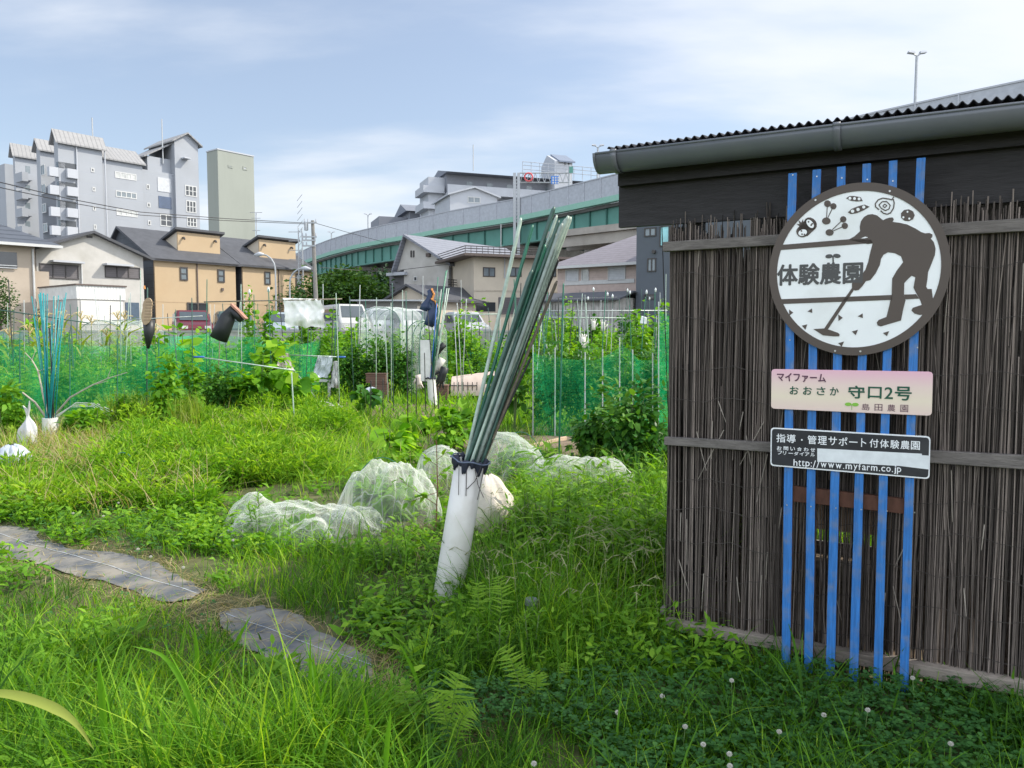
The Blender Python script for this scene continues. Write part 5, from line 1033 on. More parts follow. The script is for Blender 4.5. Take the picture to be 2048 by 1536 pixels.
def tree(label, px, pyt, Y, w, n, size, leaf, zb=LOT, seed=1, low=.3):
    rng = np.random.default_rng(seed); b = at(px, HORIZON, Y); zt = zat(pyt, Y); h = zt-zb; t = thing('broadleaf_tree', label, 'tree', (b.x, Y, zb), 'trees under the expressway'); m = MB()
    m.tube([(b.x, Y, zb), (b.x+.1, Y, zb+h*.3), (b.x-.1, Y, zb+h*.75)], [w*.05, w*.04, w*.015], n=8)
    for k in range(6): a = k*1.05+rng.uniform(0, .5); m.tube([(b.x, Y, zb+h*(.25+.07*k)), (b.x+math.cos(a)*w*.32, Y+math.sin(a)*w*.32, zb+h*(.5+.06*k))], [w*.022, w*.008], n=5)
    m.build('trunk', m_bark, t); crown(rng, (b.x, Y, zb+h*(low+(1-low)/2)), w/2, w/2, h*(1-low)/2, n, size, 70, LEAF4, .6, .45, .15, .4).build('crown', leaf, t)
tree('round green tree under the expressway beside the utility pole', 668, 556, 58, 6.2, 5200, .34, L_TREE, seed=4)
tree('rounded green tree between the utility pole and the big-roofed house', 712, 548, 60, 6.0, 5200, .34, L_TREE, seed=5)
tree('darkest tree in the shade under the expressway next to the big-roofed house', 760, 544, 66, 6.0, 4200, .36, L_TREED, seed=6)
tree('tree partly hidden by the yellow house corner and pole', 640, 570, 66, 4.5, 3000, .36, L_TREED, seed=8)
tree('small tree cut by the frame edge in front of the beige house', -2, 556, 37.5, 1.6, 1600, .13, L_TREE, seed=9, low=.15)
w_ = MB(); w_.box(-75, 95, 200, 214, LOT, 12.5); wh = thing('backdrop', 'long dark grey warehouse in the distance standing in for shade under the expressway', 'backdrop', (0, 200, LOT)); w_.build('wall', mat('backdrop_wall', (.10, .115, .13), var=.2, scale=.1), wh)  # added dark block, stands for the shadow band below the deck
m = MB(); m.prism([(199, 12.51), (215, 12.51), (207, 14.5)], lambda a, b, d: Vector((d, a, b)), -76, 96); m.build('roof', m_roofdk, wh)
for k, x in enumerate((-140, -118, -96, 110, 130, 152)): MB().box(x, x+17, 230, 245, LOT, 9+3*(k % 3)).build('far_house', m_greyw if k % 2 else m_cream)
for i, o in enumerate([o for o in bpy.data.objects if o.name.startswith('far_house')]): tag(o, 'plain distant house block on the skyline', 'house', 'distant house blocks')
m = MB(); q0 = at(835, HORIZON, 44); m.box(at(715, HORIZON, 44).x, q0.x, 44, 46, LOT, zat(602, 44)); cp = thing('carport', 'low grey carport roof behind the parked vans', 'carport', (q0.x-1, 45, LOT)); m.build('wall', mat('carport_wall', (.22, .22, .21)), cp); m = MB(); m.hexa([(at(705, 600, 44).x, 43.4, zat(603, 44)), (q0.x+.3, 43.4, zat(603, 44)), (q0.x+.3, 46.4, zat(600, 44)), (at(705, 600, 44).x, 46.4, zat(600, 44)), (at(705, 600, 44).x, 43.4, zat(600, 44)), (q0.x+.3, 43.4, zat(600, 44)), (q0.x+.3, 46.4, zat(596, 44)), (at(705, 600, 44).x, 46.4, zat(596, 44))]); m.build('roof', m_grey, cp)
# ------------------------------------------------------------------ parked cars
m_tyre = mat('tyre', (.02, .02, .02), rough=.85); m_rim = mat('rim', (.45, .46, .47), rough=.35, metal=.6); m_carglass = glassmat('car_glass', (.05, .065, .075), .05); m_lamp = mat('lamp_glass', (.5, .5, .48), rough=.15); m_tail = mat('tail_lamp', (.35, .02, .02), rough=.2)
def car(px, Y, col, label, L_=3.9, Wd=1.65, Ht=1.5, van=False, rot=0.0, name='parked_car'):
    p = at(px, HORIZON, Y); t = thing(name, label, 'van' if van else 'car', (p.x, Y, LOT), 'cars parked behind the plots'); c, s = math.cos(rot), math.sin(rot)
    M = lambda x, y, z: Vector((p.x + x*c - y*s, Y + x*s + y*c, LOT+z))
    paint = mat('car_paint_'+'_'.join('%02d' % int(k*99) for k in col), col, rough=.25, var=.04, spec=.6)
    h = L_/2; hood = Ht*.60 if not van else Ht*.55
    if van: prof = [(-h, .28), (-h, Ht*.93), (-h+.12, Ht), (h-.75, Ht), (h-.25, hood+.12), (h, hood-.1), (h, .28)]; gl = [(-h+.25, hood+.05), (-h+.25, Ht-.16), (h-.80, Ht-.16), (h-.42, hood+.05)]
    else: prof = [(-h, .30), (-h-.02, hood*.95), (-h+.2, hood+.06), (-h+.62, Ht-.03), (-h+1.1, Ht), (h-1.75, Ht-.02), (h-1.02, hood+.05), (h-.22, hood-.14), (h, hood-.28), (h, .30)]; gl = [(-h+.5, hood+.07), (-h+.78, Ht-.13), (h-1.8, Ht-.12), (h-1.2, hood+.06)]
    m = MB(); n = len(prof); V = []; rings = ((-Wd/2, .90, .0), (-Wd/2+.09, 1.0, .0), (Wd/2-.09, 1.0, 0), (Wd/2, .90, 0))
    zc = .55
    for y, k, _ in rings: V += [M(x*(.985 if abs(y) > Wd/2-.05 else 1), y*(1 - .10*max(0, (z-hood))/max(.1, Ht-hood)), zc+(z-zc)*(k if z > zc else 1)) for x, z in prof]
    m.add(V, [tuple(range(n)), tuple(reversed(range(3*n, 4*n)))] + [(r*n+i, r*n+(i+1) % n, (r+1)*n+(i+1) % n, (r+1)*n+i) for r in range(3) for i in range(n)]); m.build('body', paint, t, bevel=.03)
    for sgn, lb in ((-1, 0), (1, 1)):
        g = MB(); yy = sgn*(Wd/2-.045); q = [(x, zc+(z-zc)*.93) for x, z in gl]; g.prism(q, lambda a, b, d: M(a, d, b), yy-.05, yy+.045*1.0 + .004*sgn); g.build('side_window', m_carglass, t)
    f0 = prof[-4] if not van else prof[-4]; 
    ws = MB(); xa, za = (h-1.72, Ht-.08) if not van else (h-.70, Ht-.1); xb, zb = (h-1.04, hood+.08) if not van else (h-.27, hood+.16); yw = Wd/2-.16
    ws.hexa([M(xb+.0, -yw, zb), M(xb+.0, yw, zb), M(xb+.025, yw, zb+.01), M(xb+.025, -yw, zb+.01), M(xa+.0, -yw+.05, za), M(xa+.0, yw-.05, za), M(xa+.03, yw-.05, za+.012), M(xa+.03, -yw+.05, za+.012)]); ws.build('windscreen', m_carglass, t)
    rw = MB(); xa, za, xb, zb = (-h+.60, Ht-.09, -h+.24, hood+.12) if not van else (-h+.02, Ht-.16, -h-.001, hood+.1); rw.hexa([M(xb-.03, -yw, zb), M(xb-.03, yw, zb), M(xb+.01, yw, zb), M(xb+.01, -yw, zb), M(xa-.03, -yw+.06, za), M(xa-.03, yw-.06, za), M(xa+.01, yw-.06, za), M(xa+.01, -yw+.06, za)]); rw.build('rear_window', m_carglass, t)
    for x in (-h+.72, h-.75):
        for sgn in (-1, 1):
            k = MB(); k.tube([M(x, sgn*(Wd/2-.19), .30), M(x, sgn*(Wd/2+.005), .30)], .30, n=16); wv = k.build('wheel', m_tyre, t); k = MB(); k.tube([M(x, sgn*(Wd/2-.1), .30), M(x, sgn*(Wd/2+.015), .30)], .19, n=14); k.build('rim', m_rim, wv)
    for sgn in (-1, 1):
        k = MB(); k.box(h-.12, h+.012, sgn*(Wd/2-.3)-.14, sgn*(Wd/2-.3)+.14, hood-.34, hood-.2, M=lambda q: M(*q)); k.build('headlight', m_lamp, t)
        k = MB(); k.box(-h-.03, -h+.1, sgn*(Wd/2-.18)-.09, sgn*(Wd/2-.18)+.09, hood-.25, hood-.02, M=lambda q: M(*q)); k.build('tail_light', m_tail, t)
    k = MB(); k.box(-h-.035, -h+.05, -.17, .17, .52, .66, M=lambda q: M(*q)); k.build('number_plate', m_trimw, t)
    k = MB(); k.box(h-.1, h+.02, -Wd/2+.1, Wd/2-.1, .3, .45, M=lambda q: M(*q)); k.build('bumper', m_trimd, t)
car(385, 39.5, (.10, .010, .018), 'dark red hatchback parked behind the plots in front of the yellow house', rot=R(-62), Ht=1.55)
car(468, 39.5, (.06, .10, .09), 'dark green hatchback parked next to the dark red car', rot=R(-62), Ht=1.5)
car(560, 41.5, (.25, .30, .34), 'grey-blue car parked behind the hanging white sheet', rot=R(-70), Ht=1.5)
car(690, 38.5, (.42, .42, .41), 'white van parked behind the plots right of the hanging white sheet', L_=3.4, Wd=1.5, Ht=1.78, van=True, rot=R(-60), name='parked_van')
car(752, 41.0, (.34, .365, .39), 'pale silver van parked beside the white van', L_=3.6, Wd=1.6, Ht=1.65, van=True, rot=R(-60), name='parked_van')
car(815, 40.5, (.40, .41, .42), 'white wagon parked in front of the small gabled garage', L_=3.9, Ht=1.6, van=True, rot=R(-65), name='parked_van')
car(930, 41.0, (.36, .37, .39), 'pale car parked in front of the cream house with roof railing', rot=R(-70), Ht=1.5)
car(1085, 37.6, (.02, .02, .022), 'black car half hidden in front of the plank shed', rot=R(-75), Ht=1.5)
# ------------------------------------------------------------------ nets
N_GREEN = netmat('green_net', (.03, .54, .20), .17, cell=.022, fold=.13, grid_k=.26, graze=.25); N_BRIGHT = netmat('bright_green_net', (.03, .66, .25), .22, cell=.022, fold=.16, grid_k=.28); N_SHEER = netmat('sheer_green_net', (.025, .52, .20), .09, cell=.022, fold=.09, grid_k=.22, graze=.22); N_TEAL = netmat('teal_net', (.05, .45, .36), .14, cell=.022, fold=.1, grid_k=.2)
N_WHITE = netmat('white_insect_net', (.80, .83, .78), .10, cell=.085, fold=.10, trans=.5, grid_k=.22, graze=.52, gw=.07); N_GREY = netmat('grey_net', (.62, .68, .62), .08, cell=.085, fold=.08, grid_k=.2, graze=.46, gw=.07); N_VINYL = netmat('clear_vinyl', (.80, .84, .85), .16, cell=.5, fold=.12, trans=.55, grid_k=.08, graze=.45)
def net_panel(name, label, pts, m, seed=0, posts=True, group='green nets round the plots', sag=.03, scol='green'):
    """pts: (px, top row, bottom row); a hanging sheet of net with its posts"""
    rng = random.Random(seed); B = [gnd(p[0], p[2]) for p in pts]; T = [at(p[0], p[1], b.y) for p, b in zip(pts, B)]; t = thing(name, label, 'net', B[0], group)
    nu, nv = (len(pts)-1)*10, 12; V = []; UV = []; u = 0.0; prev = None
    for i in range(nu+1):
        k = min(i//10, len(pts)-2); f = (i-k*10)/10; b = B[k].lerp(B[k+1], f); tp = T[k].lerp(T[k+1], f); d = (B[k+1]-B[k]); d.z = 0; d.normalize(); q = Vector((-d.y, d.x, 0))
        tp = tp - Vector((0, 0, sag*math.sin(math.pi*f)))
        if prev is not None: u += (b-prev).length
        prev = b
        for j in range(nv+1):
            g = j/nv; p = b.lerp(tp, g); w = mnoise.noise(Vector((u*1.6+seed, g*1.5, seed*.7)))*.10 + .03*math.sin(u*9+3*g); V.append(tuple(p + q*w + Vector((0, 0, .02)))); UV.append((u, g*(tp-b).length))
    F = [(i*(nv+1)+j, (i+1)*(nv+1)+j, (i+1)*(nv+1)+j+1, i*(nv+1)+j+1) for i in range(nu) for j in range(nv)]
    link('net_sheet', npmesh('net_sheet', np.array(V), np.array(F), smooth=True, uv=np.array(UV)), m, t)
    if posts:
        for b, tp in zip(B, T): mm = MB(); mm.tube([b-Vector((0, 0, .1)), tp+Vector((0, 0, .12))], .009, n=6); mm.build('post', STK[scol], t)
    return t
net_panel('garden_net', 'long dark green net fence behind the teal stake bundle', [(-40, 690, 862), (40, 694, 860), (140, 690, 862), (235, 692, 856), (318, 690, 850), (385, 690, 842)], N_GREEN, 1)
net_panel('garden_net', 'bright green net behind the black boot and the squash leaves', [(330, 674, 806), (420, 668, 800), (520, 676, 797), (600, 690, 795), (640, 680, 792)], N_BRIGHT, 2)
net_panel('garden_net', 'dark green net around the tomato plants beside the shed', [(1066, 706, 876), (1110, 712, 880), (1170, 722, 884), (1205, 716, 884), (1239, 692, 880), (1265, 716, 875), (1305, 722, 868), (1345, 724, 862)], N_SHEER, 3, scol='steel')
net_panel('garden_net', 'tall narrow bright green net standing against the shed corner', [(1317, 620, 870), (1342, 636, 868), (1390, 640, 866)], N_BRIGHT, 4, scol='steel')
net_panel('garden_net', 'pale teal net behind the arched garden cover', [(885, 700, 775), (940, 706, 773), (1000, 702, 770)], N_TEAL, 5)
net_panel('garden_net', 'faded teal net low at the frame edge behind the corn', [(-40, 660, 770), (40, 664, 770), (140, 668, 768)], N_TEAL, 6)
def drape(name, label, px, py, wpx, hz, depth, m, seed, parts=None, group='white nets lying over the beds', cat='net', shape=1.6, wr=.16, rot=0.0, lean=0.0):
    """a crumpled sheet lying over hoops: dome with radial and cross folds"""
    b = gnd(px, py); rx = wpx*b.y/FPX/2; ry = depth/2; b = b + Vector((0, ry*.55, 0)); rng = random.Random(seed); V = []; UV = []; nr, na = 44, 150; c, s = math.cos(rot), math.sin(rot)
    fa = rng.uniform(0, 3.1); fc, fs_ = math.cos(fa), math.sin(fa)
    for i in range(nr+1):
        r = i/nr
        for j in range(na):
            a = 2*math.pi*j/na; e = 1 + .34*mnoise.noise(Vector((math.cos(a)*1.1+seed, math.sin(a)*1.1, 0))) + .12*mnoise.noise(Vector((math.cos(a)*4+seed, math.sin(a)*4, 3)))*r
            x, y = rx*r*math.cos(a)*e, ry*r*math.sin(a)*e; q = Vector((x*2.6+seed*3.1, y*2.6, seed*1.7)); fx, fy = x*fc+y*fs_, -x*fs_+y*fc
            rid = lambda k, o: 1-abs(mnoise.noise(Vector((fx*k+o+.6*mnoise.noise(q), fy*k*.28, seed+o))))*2
            h = hz*max(0.0, 1-r**shape)**.55 * (1 + .34*mnoise.noise(q*.7)) + wr*hz*(.34*rid(6, 0)+.22*rid(14, 4)+.10*rid(27, 8))*min(1, (1-r)*2.5+.15)*.9
            sd = .05*mnoise.noise(q*3)*r
            V.append((b.x + (x+sd)*c-y*s + lean*h, b.y + x*s+y*c+sd, max(.008, h)+.01+.02*abs(mnoise.noise(q*4)))); UV.append((x, y))
    F = [(i*na+j, (i+1)*na+j, (i+1)*na+(j+1) % na, i*na+(j+1) % na) for i in range(nr) for j in range(na)]
    me = npmesh(name, np.array(V), np.array(F), smooth=True, uv=np.array(UV)); o = link(name, me, m); return tag(o, label, cat, group)
drape('insect_net', 'largest crumpled white insect net, heaped up just left of the leaning pipe', 770, 1052, 215, .40, .8, N_WHITE, 31, shape=2.2, wr=.48)
drape('insect_net', 'low flat white insect net spread in the grass at the near end of the heap', 578, 1088, 285, .17, .62, N_WHITE, 5, shape=1.25, wr=1.0, rot=.12)
drape('insect_net', 'rounded white net bulge at the far left end of the low spread net', 498, 1068, 120, .17, .5, N_WHITE, 15, shape=1.5, wr=.8, rot=-.15)
drape('insect_net', 'grey-white net trailing between the low net and the tall heap', 690, 1085, 150, .17, .6, N_GREY, 8, shape=1.4, wr=.9, rot=-.3)
drape('insect_net', 'small white net tuft showing behind the tall heap of netting', 880, 985, 120, .33, .7, N_WHITE, 9, shape=2.4)
drape('insect_net', 'pale net tunnel curving away behind the stakes of the leaning pipe', 1020, 985, 150, .42, 1.7, N_GREY, 11, shape=3.2, wr=.12, rot=.3)
drape('insect_net', 'long low white net tunnel on the bed next to the upright green stake', 1160, 1010, 250, .34, 1.1, N_WHITE, 13, shape=3.0, wr=.14)
for px, py, w_, h_ in ((1000, 958, 95, .42), (1040, 940, 95, .42), (1110, 992, 110, .32), (1210, 985, 110, .32), (765, 1010, 120, .42)):
    b = gnd(px, py); r = w_*b.y/FPX/2; m = MB(); m.tube([b+Vector((r*math.cos(a), 0, h_*math.sin(a))) for a in np.linspace(0, math.pi, 15)], .004, n=5); tag(m.build('hoop', STK['green']), 'thin hoop holding up the white nets over the beds', 'hoop', 'hoops under the white nets')
# cloth sack behind the pipe, hanging bags
def sack(name, label, px, py, wpx, hz, m, seed, cat='bag', tie=False, zb=0.0, Y=None):
    b = gnd(px, py) if Y is None else at(px, py, Y); rx = wpx*b.y/FPX/2; V = []; nr, na = 22, 48
    for i in range(nr+1):
        g = i/nr; prof = math.sin(math.pi*min(1, g*.94+.05))**.55 if not tie else float(np.interp(g, [0, .12, .3, .5, .66, .74, .82, .92, 1], [.55, .95, 1.0, .80, .55, .30, .16, .12, .02]))
        for j in range(na):
            a = 2*math.pi*j/na; n_ = (1.5 if tie else 1)*mnoise.noise(Vector((math.cos(a)*1.4+seed, math.sin(a)*1.4, g*2.2))) + .45*mnoise.noise(Vector((math.cos(a)*3.6+seed, math.sin(a)*3.6, g*5))); f_ = .05*math.sin(a*9+seed+g*4)*(g if tie else .6)
            V.append((b.x+rx*prof*(1+.22*n_+f_)*math.cos(a), b.y+rx*.8*prof*(1+.22*n_+f_)*math.sin(a), b.z+hz*g*(.8 if tie else 1)+.02*n_))
    F = [(i*na+j, i*na+(j+1) % na, (i+1)*na+(j+1) % na, (i+1)*na+j) for i in range(nr) for j in range(na)]
    o = link(name, npmesh(name, np.array(V), np.array(F), smooth=True), m)
    if tie:
        for sg in (-1, 1): h = MB(); h.tube([Vector((b.x, b.y, b.z+hz*.72)), Vector((b.x+sg*rx*.16, b.y, b.z+hz*.84)), Vector((b.x+sg*rx*.34, b.y-.02, b.z+hz*(.97+.05*sg)))], [rx*.14, rx*.13, rx*.05], n=8); h.build('handle', m, o)
    return tag(o, label, cat)
m_sack = mat('cream_cloth', (.62, .56, .49), rough=.8, var=.12, scale=12, stretch=(3, 3, 30)); m_bagw = mat('white_plastic', (.46, .46, .46), rough=.4, var=.1, scale=9); m_bagb = mat('bluish_plastic', (.40, .44, .50), rough=.35, var=.2, scale=8)
sack('cloth_sack', 'rounded cream cloth sack swelling out behind the leaning pipe', 975, 1066, 98, .44, m_sack, 4)
sack('plastic_bag', 'knotted white plastic bag hanging beside the teal stake bundle', 58, 895, 40, .60, m_bagw, 6, tie=True)
sack('plastic_bag', 'bluish white plastic bag lying in the grass at the frame edge', 26, 945, 66, .30, m_bagb, 7)
sack('plastic_bag', 'small white bag lying in front of the brown wicker box', 742, 808, 36, .36, m_bagb, 9)
# ------------------------------------------------------------------ stakes, pipes, boots and cloths of the middle plots
def pipe_stand(label, xb, yb, xt, yt, r, slabel, group, tops, collar=True):
    b = gnd(xb, yb); t_ = at(xt, yt, b.y); p = thing('stake_pipe', label, 'pipe', b); m = MB(); m.tube([b-Vector((0, 0, .1)), t_], r, n=18); m.build('tube', m_pvc, p, smooth=False)
    if collar: m = MB(); m.tube([t_+Vector(((r+.008)*math.cos(a), (r+.008)*math.sin(a), .01*math.sin(a*5))) for a in np.linspace(0, 2*math.pi, 25)], .016, n=6); m.build('collar', m_cloth, p)
    rg = random.Random(int(xb))
    for i, (tx, ty, c, rad, lb) in enumerate(tops):
        top = at(tx, ty, b.y+rg.uniform(-.08, .08)); foot = t_ + Vector((rg.uniform(-.6, .6)*r, rg.uniform(-.6, .6)*r, -.18)); m = MB(); m.tube([foot, foot.lerp(top, .5)+Vector((rg.uniform(-.01, .01), 0, 0)), top], rad, n=7); tag(m.build('garden_stake', STK[c], smooth=True), lb or slabel, 'stake', group)
def J4(x, y): return x/3.6574, 560+y/3.6574
tops = [J4(x, y)+(c, r, None) for x, y, c, r in ((232, 120, 'teal', .006), (262, 200, 'teal', .006), (296, 92, 'teal', .011), (318, 96, 'teal', .009), (332, 110, 'teal', .006), (346, 100, 'teal', .006), (362, 350, 'black', .009), (394, 118, 'teal', .006), (412, 210, 'teal', .006), (428, 112, 'teal', .006), (446, 160, 'teal', .008), (470, 130, 'teal', .006), (484, 92, 'teal', .007), (284, 105, 'teal', .008), (308, 180, 'black', .009), (376, 300, 'teal', .007), (246, 260, 'teal', .006), (424, 290, 'black', .008), (455, 260, 'teal', .006))]
tops = [t_ if t_[2] == 'teal' else t_[:4]+('black stake mixed into the teal bundle in the small grey pipe',) for t_ in tops]
pipe_stand('short grey-white pipe holding the fan of teal stakes', 101, 880, 100, 836, .10, 'thin bright teal stake fanning out of the short grey pipe', 'teal stakes in the short pipe', tops, collar=False)
def J6(x, y): return 700+x/4.955, 540+y/4.955
tops = [J6(x, y)+(c, r, None) for x, y, c, r in ((952, 10, 'green', .012), (962, 0, 'green', .011), (872, 70, 'green', .009), (905, 190, 'pale', .009), (930, 200, 'green', .010), (960, 180, 'pale', .010), (980, 180, 'pale', .010), (885, 260, 'green', .009), (940, 330, 'pale', .009), (860, 330, 'blue', .009), (915, 250, 'dark', .010))]
tops = [t_ if t_[2] != 'blue' else t_[:4]+('blue stake in the bundle with the navy boots',) for t_ in tops]
pipe_stand('white pipe post with green stakes and boots beside the netted tomato column', 868, 818, 862, 756, .085, 'green or pale stake in the bundle beside the navy boots', 'stakes in the white pipe post', tops)
m = MB(); b = gnd(852, 818); m.box(b.x-.10, b.x+.10, b.y-.02, b.y, .55, zat(680, b.y)); tag(m.build('board', mat('white_board', (.62, .62, .60), var=.15)), 'narrow upright white board beside the netted tomato column', 'board')
m_boot = mat('black_rubber', (.018, .02, .022), rough=.45, var=.2); m_navy = mat('navy_rubber', (.018, .035, .085), rough=.4, var=.2); m_sole = mat('tan_sole', (.36, .26, .17), rough=.7, var=.2); m_sole2 = mat('red_brown_sole', (.33, .17, .12), rough=.7, var=.2); m_soleo = mat('orange_sole', (.60, .25, .07), rough=.6, var=.1)
def boot(label, Y, shaft, foot, r0, r1, rf, ms, mo, group='boots drying on stakes'):
    """shaft, foot: photo points; an upside-down boot: open shaft end first, then heel and toe; sole along the foot"""
    S_ = [at(x, y, Y) for x, y in shaft]; Fp = [at(x, y, Y) for x, y in foot]; t = thing('rubber_boot', label, 'boot', S_[0], group); m = MB(); pts = S_+Fp; n = len(pts); rad = list(np.linspace(r0, r1, len(S_))) + [rf]*(len(Fp)-1) + [rf*.7]
    m.tube(pts, rad, n=12); m.build('upper', ms, t, smooth=True)
    m = MB(); d = (Fp[-1]-Fp[0]).normalized(); up = Vector((-d.z, 0, d.x)); 
    if (at(*shaft[0], Y)-Fp[0]).dot(up) > 0: up = -up
    q = [Fp[0]-d*rf*.9] + Fp + [Fp[-1]+d*rf*.5]; V = []
    for k, p in enumerate(q):
        wv = rf*(.75 if k in (0, len(q)-1) else 1.05)
        for dy, du in ((-wv, .75), (wv, .75), (wv, 1.15), (-wv, 1.15)): V.append(p+Vector((0, dy, 0))+up*rf*du)
    m.add(V, [(k*4+j, k*4+(j+1) % 4, k*4+4+(j+1) % 4, k*4+4+j) for k in range(len(q)-1) for j in range(4)] + [(0, 1, 2, 3), tuple(len(q)*4-4+j for j in (3, 2, 1, 0))]); m.build('sole', mo, t)
boot('black rubber boot upside down and tilted on a thin stake, reddish sole upward', 13.0, [(437, 678), (447, 655), (456, 634)], [(463, 620), (474, 630), (484, 641)], .150, .125, .075, m_boot, m_sole2)
stake(433, 832, 440, 668, .009, 'brown', 'thin stake holding up the tilted black boot')
# boot seen sole on
Y = 11.3; t = thing('rubber_boot', 'dark boot hung on a stake with its tan ribbed sole facing the path', 'boot', at(297, 690, Y), 'boots drying on stakes'); m = MB(); m.tube([at(298, 640, Y+.05), at(298, 665, Y+.03), at(296, 697, Y)], [.085, .075, .02], n=12); m.build('upper', m_boot, t, smooth=True)
def solepoly(m, x0, y0, x1, y1, wl_, wh_, Y, o0, o1):
    P = []; 
    for k in range(24):
        a = 2*math.pi*k/24; g = (1-math.cos(a))/2; w = (wl_+(wh_-wl_)*g)*(1-.25*math.exp(-((g-.42)/.16)**2)); P.append((x0+(x1-x0)*g + w*math.sin(a), y0+(y1-y0)*g))
    return m.prism(P, lambda a, b, d: at(a, b, Y)+Vector((0, d, 0)), o0, o1)
m = solepoly(MB(), 300, 596, 294, 650, 12, 10, Y, -.06, -.03); so = m.build('sole', m_sole, t); m = MB()
for k in range(7): p = at(300-k*.7, 604+k*6, Y-.063); m.box(p.x-.06, p.x+.06, p.y, p.y+.004, p.z-.006, p.z+.006)
m.build('tread_ribs', mat('tread_ribs', (.24, .17, .11)), so); stake(293, 866, 295, 575, .010, 'dark', 'dark stake carrying the boot with the tan sole')
m = MB(); p = at(289, 578, 11.3); m.tube([p, p+Vector((0, 0, .05))], [.016, .010], n=8); tag(m.build('orange_cap', m_soleo), 'small orange cap on the stake beside the tan boot sole', 'cap')
boot('upper navy rubber boot with an orange sole on the stake bundle', 15.4, [(850, 622), (853, 612)], [(858, 600), (862, 588), (858, 580)], .12, .11, .065, m_navy, m_soleo)
boot('lower navy rubber boot hanging under the upper one on the stake bundle', 15.2, [(857, 652), (861, 640), (866, 626)], [(870, 616), (866, 606), (860, 603)], .10, .10, .06, m_navy, m_soleo)
def cloth(name, label, pts_t, pts_b, Y, m, cat='cloth', back=.05, seed=1, sag=.0, nu=26, nv=16, group=None):
    """a cloth folded over a bar: two layers; pts_t/pts_b = photo end points of the top and bottom edge"""
    V = []; UV = []; a0, a1 = at(*pts_t[0], Y), at(*pts_t[1], Y); b0, b1 = at(*pts_b[0], Y), at(*pts_b[1], Y)
    seq = [(g, -1) for g in np.linspace(1, 0, nv)] + [(g, 1) for g in np.linspace(.06, .82, nv)]
    for i in range(nu+1):
        f = i/nu
        for g, sd in seq:
            p = a0.lerp(a1, f).lerp(b0.lerp(b1, f), g); w = mnoise.noise(Vector((f*3.1+seed, g*2.2, seed)))*.15*g + .05*abs(mnoise.noise(Vector((f*7+seed, g*4, 2)))) + .022*math.sin(f*23+seed+3*g)*g + .02*mnoise.noise(Vector((f*11, g*7, seed)))
            V.append((p.x+.02*mnoise.noise(Vector((g*4, f*3, seed+9))), p.y + sd*back*(.3+g*.7) + w, p.z - .03*sag*math.sin(math.pi*f) + .06*g*mnoise.noise(Vector((f*5, seed, 4))))); UV.append((f, g))
    n = len(seq); F = [(i*n+j, (i+1)*n+j, (i+1)*n+j+1, i*n+j+1) for i in range(nu) for j in range(n-1)]
    return tag(link(name, npmesh(name, np.array(V), np.array(F), smooth=True, uv=np.array(UV)), m), label, cat, group)
m_clw = mat('white_sheet', (.76, .76, .73), rough=.6, var=.06, scale=5); m_news = mat('newsprint', (.52, .57, .60), rough=.8, var=.12, scale=40, stretch=(1, 1, 3)); m_clp = mat('pinkish_cloth', (.62, .53, .48), rough=.85, var=.15)
cloth('plastic_sheet', 'white crumpled sheet folded over the dark bar between the plots', ((566, 596), (643, 598)), ((573, 652), (651, 655)), 14.0, m_clw, 'sheet', seed=2)
cloth('newspaper', 'grey folded newspaper draped on the low rail under the white sheet', ((637, 711), (667, 712)), ((624, 752), (658, 756)), 14.6, m_news, 'newspaper', seed=5)
cloth('plastic_bag', 'limp white bag hanging beside the newspaper on the low rail', ((668, 722), (676, 722)), ((660, 775), (679, 776)), 14.5, m_bagw, 'bag', seed=6, nu=12)
cloth('cloth', 'pale pinkish cloth hanging on the low rail behind the squash leaves', ((559, 703), (578, 707)), ((556, 738), (588, 756)), 14.2, m_clp, seed=8, nu=14)
for lb, x0, y0, x1, y1, Y, r, c in (('dark crossbar carrying the white sheet', 408, 604, 684, 598, 14.0, .012, 'brown'), ('pale low rail with a blue grip end beside the newspaper', 580, 710, 680, 714, 14.6, .011, 'pale'), ('pale rail running through the squash leaves', 398, 714, 590, 741, 12.6, .011, 'pale'), ('long green rail on top of the stakes by the corn', -20, 617, 178, 646, 12.5, .010, 'dark'), ('white rail across the stakes behind the tan boot sole', 224, 641, 405, 632, 14, .008, 'steel'),
    ('long pale rail along the far bean rows', 1050, 622, 1335, 621, 21, .014, 'steel'), ('second pale rail on the far bean rows just below the first', 1040, 634, 1250, 636, 20, .012, 'pale'), ('pale rail over the yellow-green plants behind the cart', 890, 630, 1000, 628, 19, .012, 'pale')):
    m = MB(); m.tube([at(x0, y0, Y), at(x1, y1, Y)], r, n=7); tag(m.build('rail', STK[c], smooth=True), lb, 'rail')
for x, y, Y, dx in ((684, 714, 14.6, .10), (400, 714, 12.6, .10)): p = at(x, y, Y); m = MB(); m.tube([p-Vector((dx, 0, 0)), p+Vector((dx*.7, 0, 0))], .016, n=10); tag(m.build('rail_grip', STK['blue'], smooth=True), 'blue plastic grip on the end of a pale garden rail', 'grip', 'blue rail grips')
SG = 'stakes standing in the plots'
SL = {'green': 'upright green stake among the plants of the middle plots', 'dark': 'upright dark green stake among the plants of the middle plots', 'pale': 'upright pale stake among the plants of the middle plots', 'steel': 'upright grey metal stake among the plants of the middle plots', 'brown': 'upright brown stake among the plants of the middle plots', 'black': 'upright black stake among the plants of the middle plots', 'grey': 'upright grey-green stake among the plants of the middle plots'}
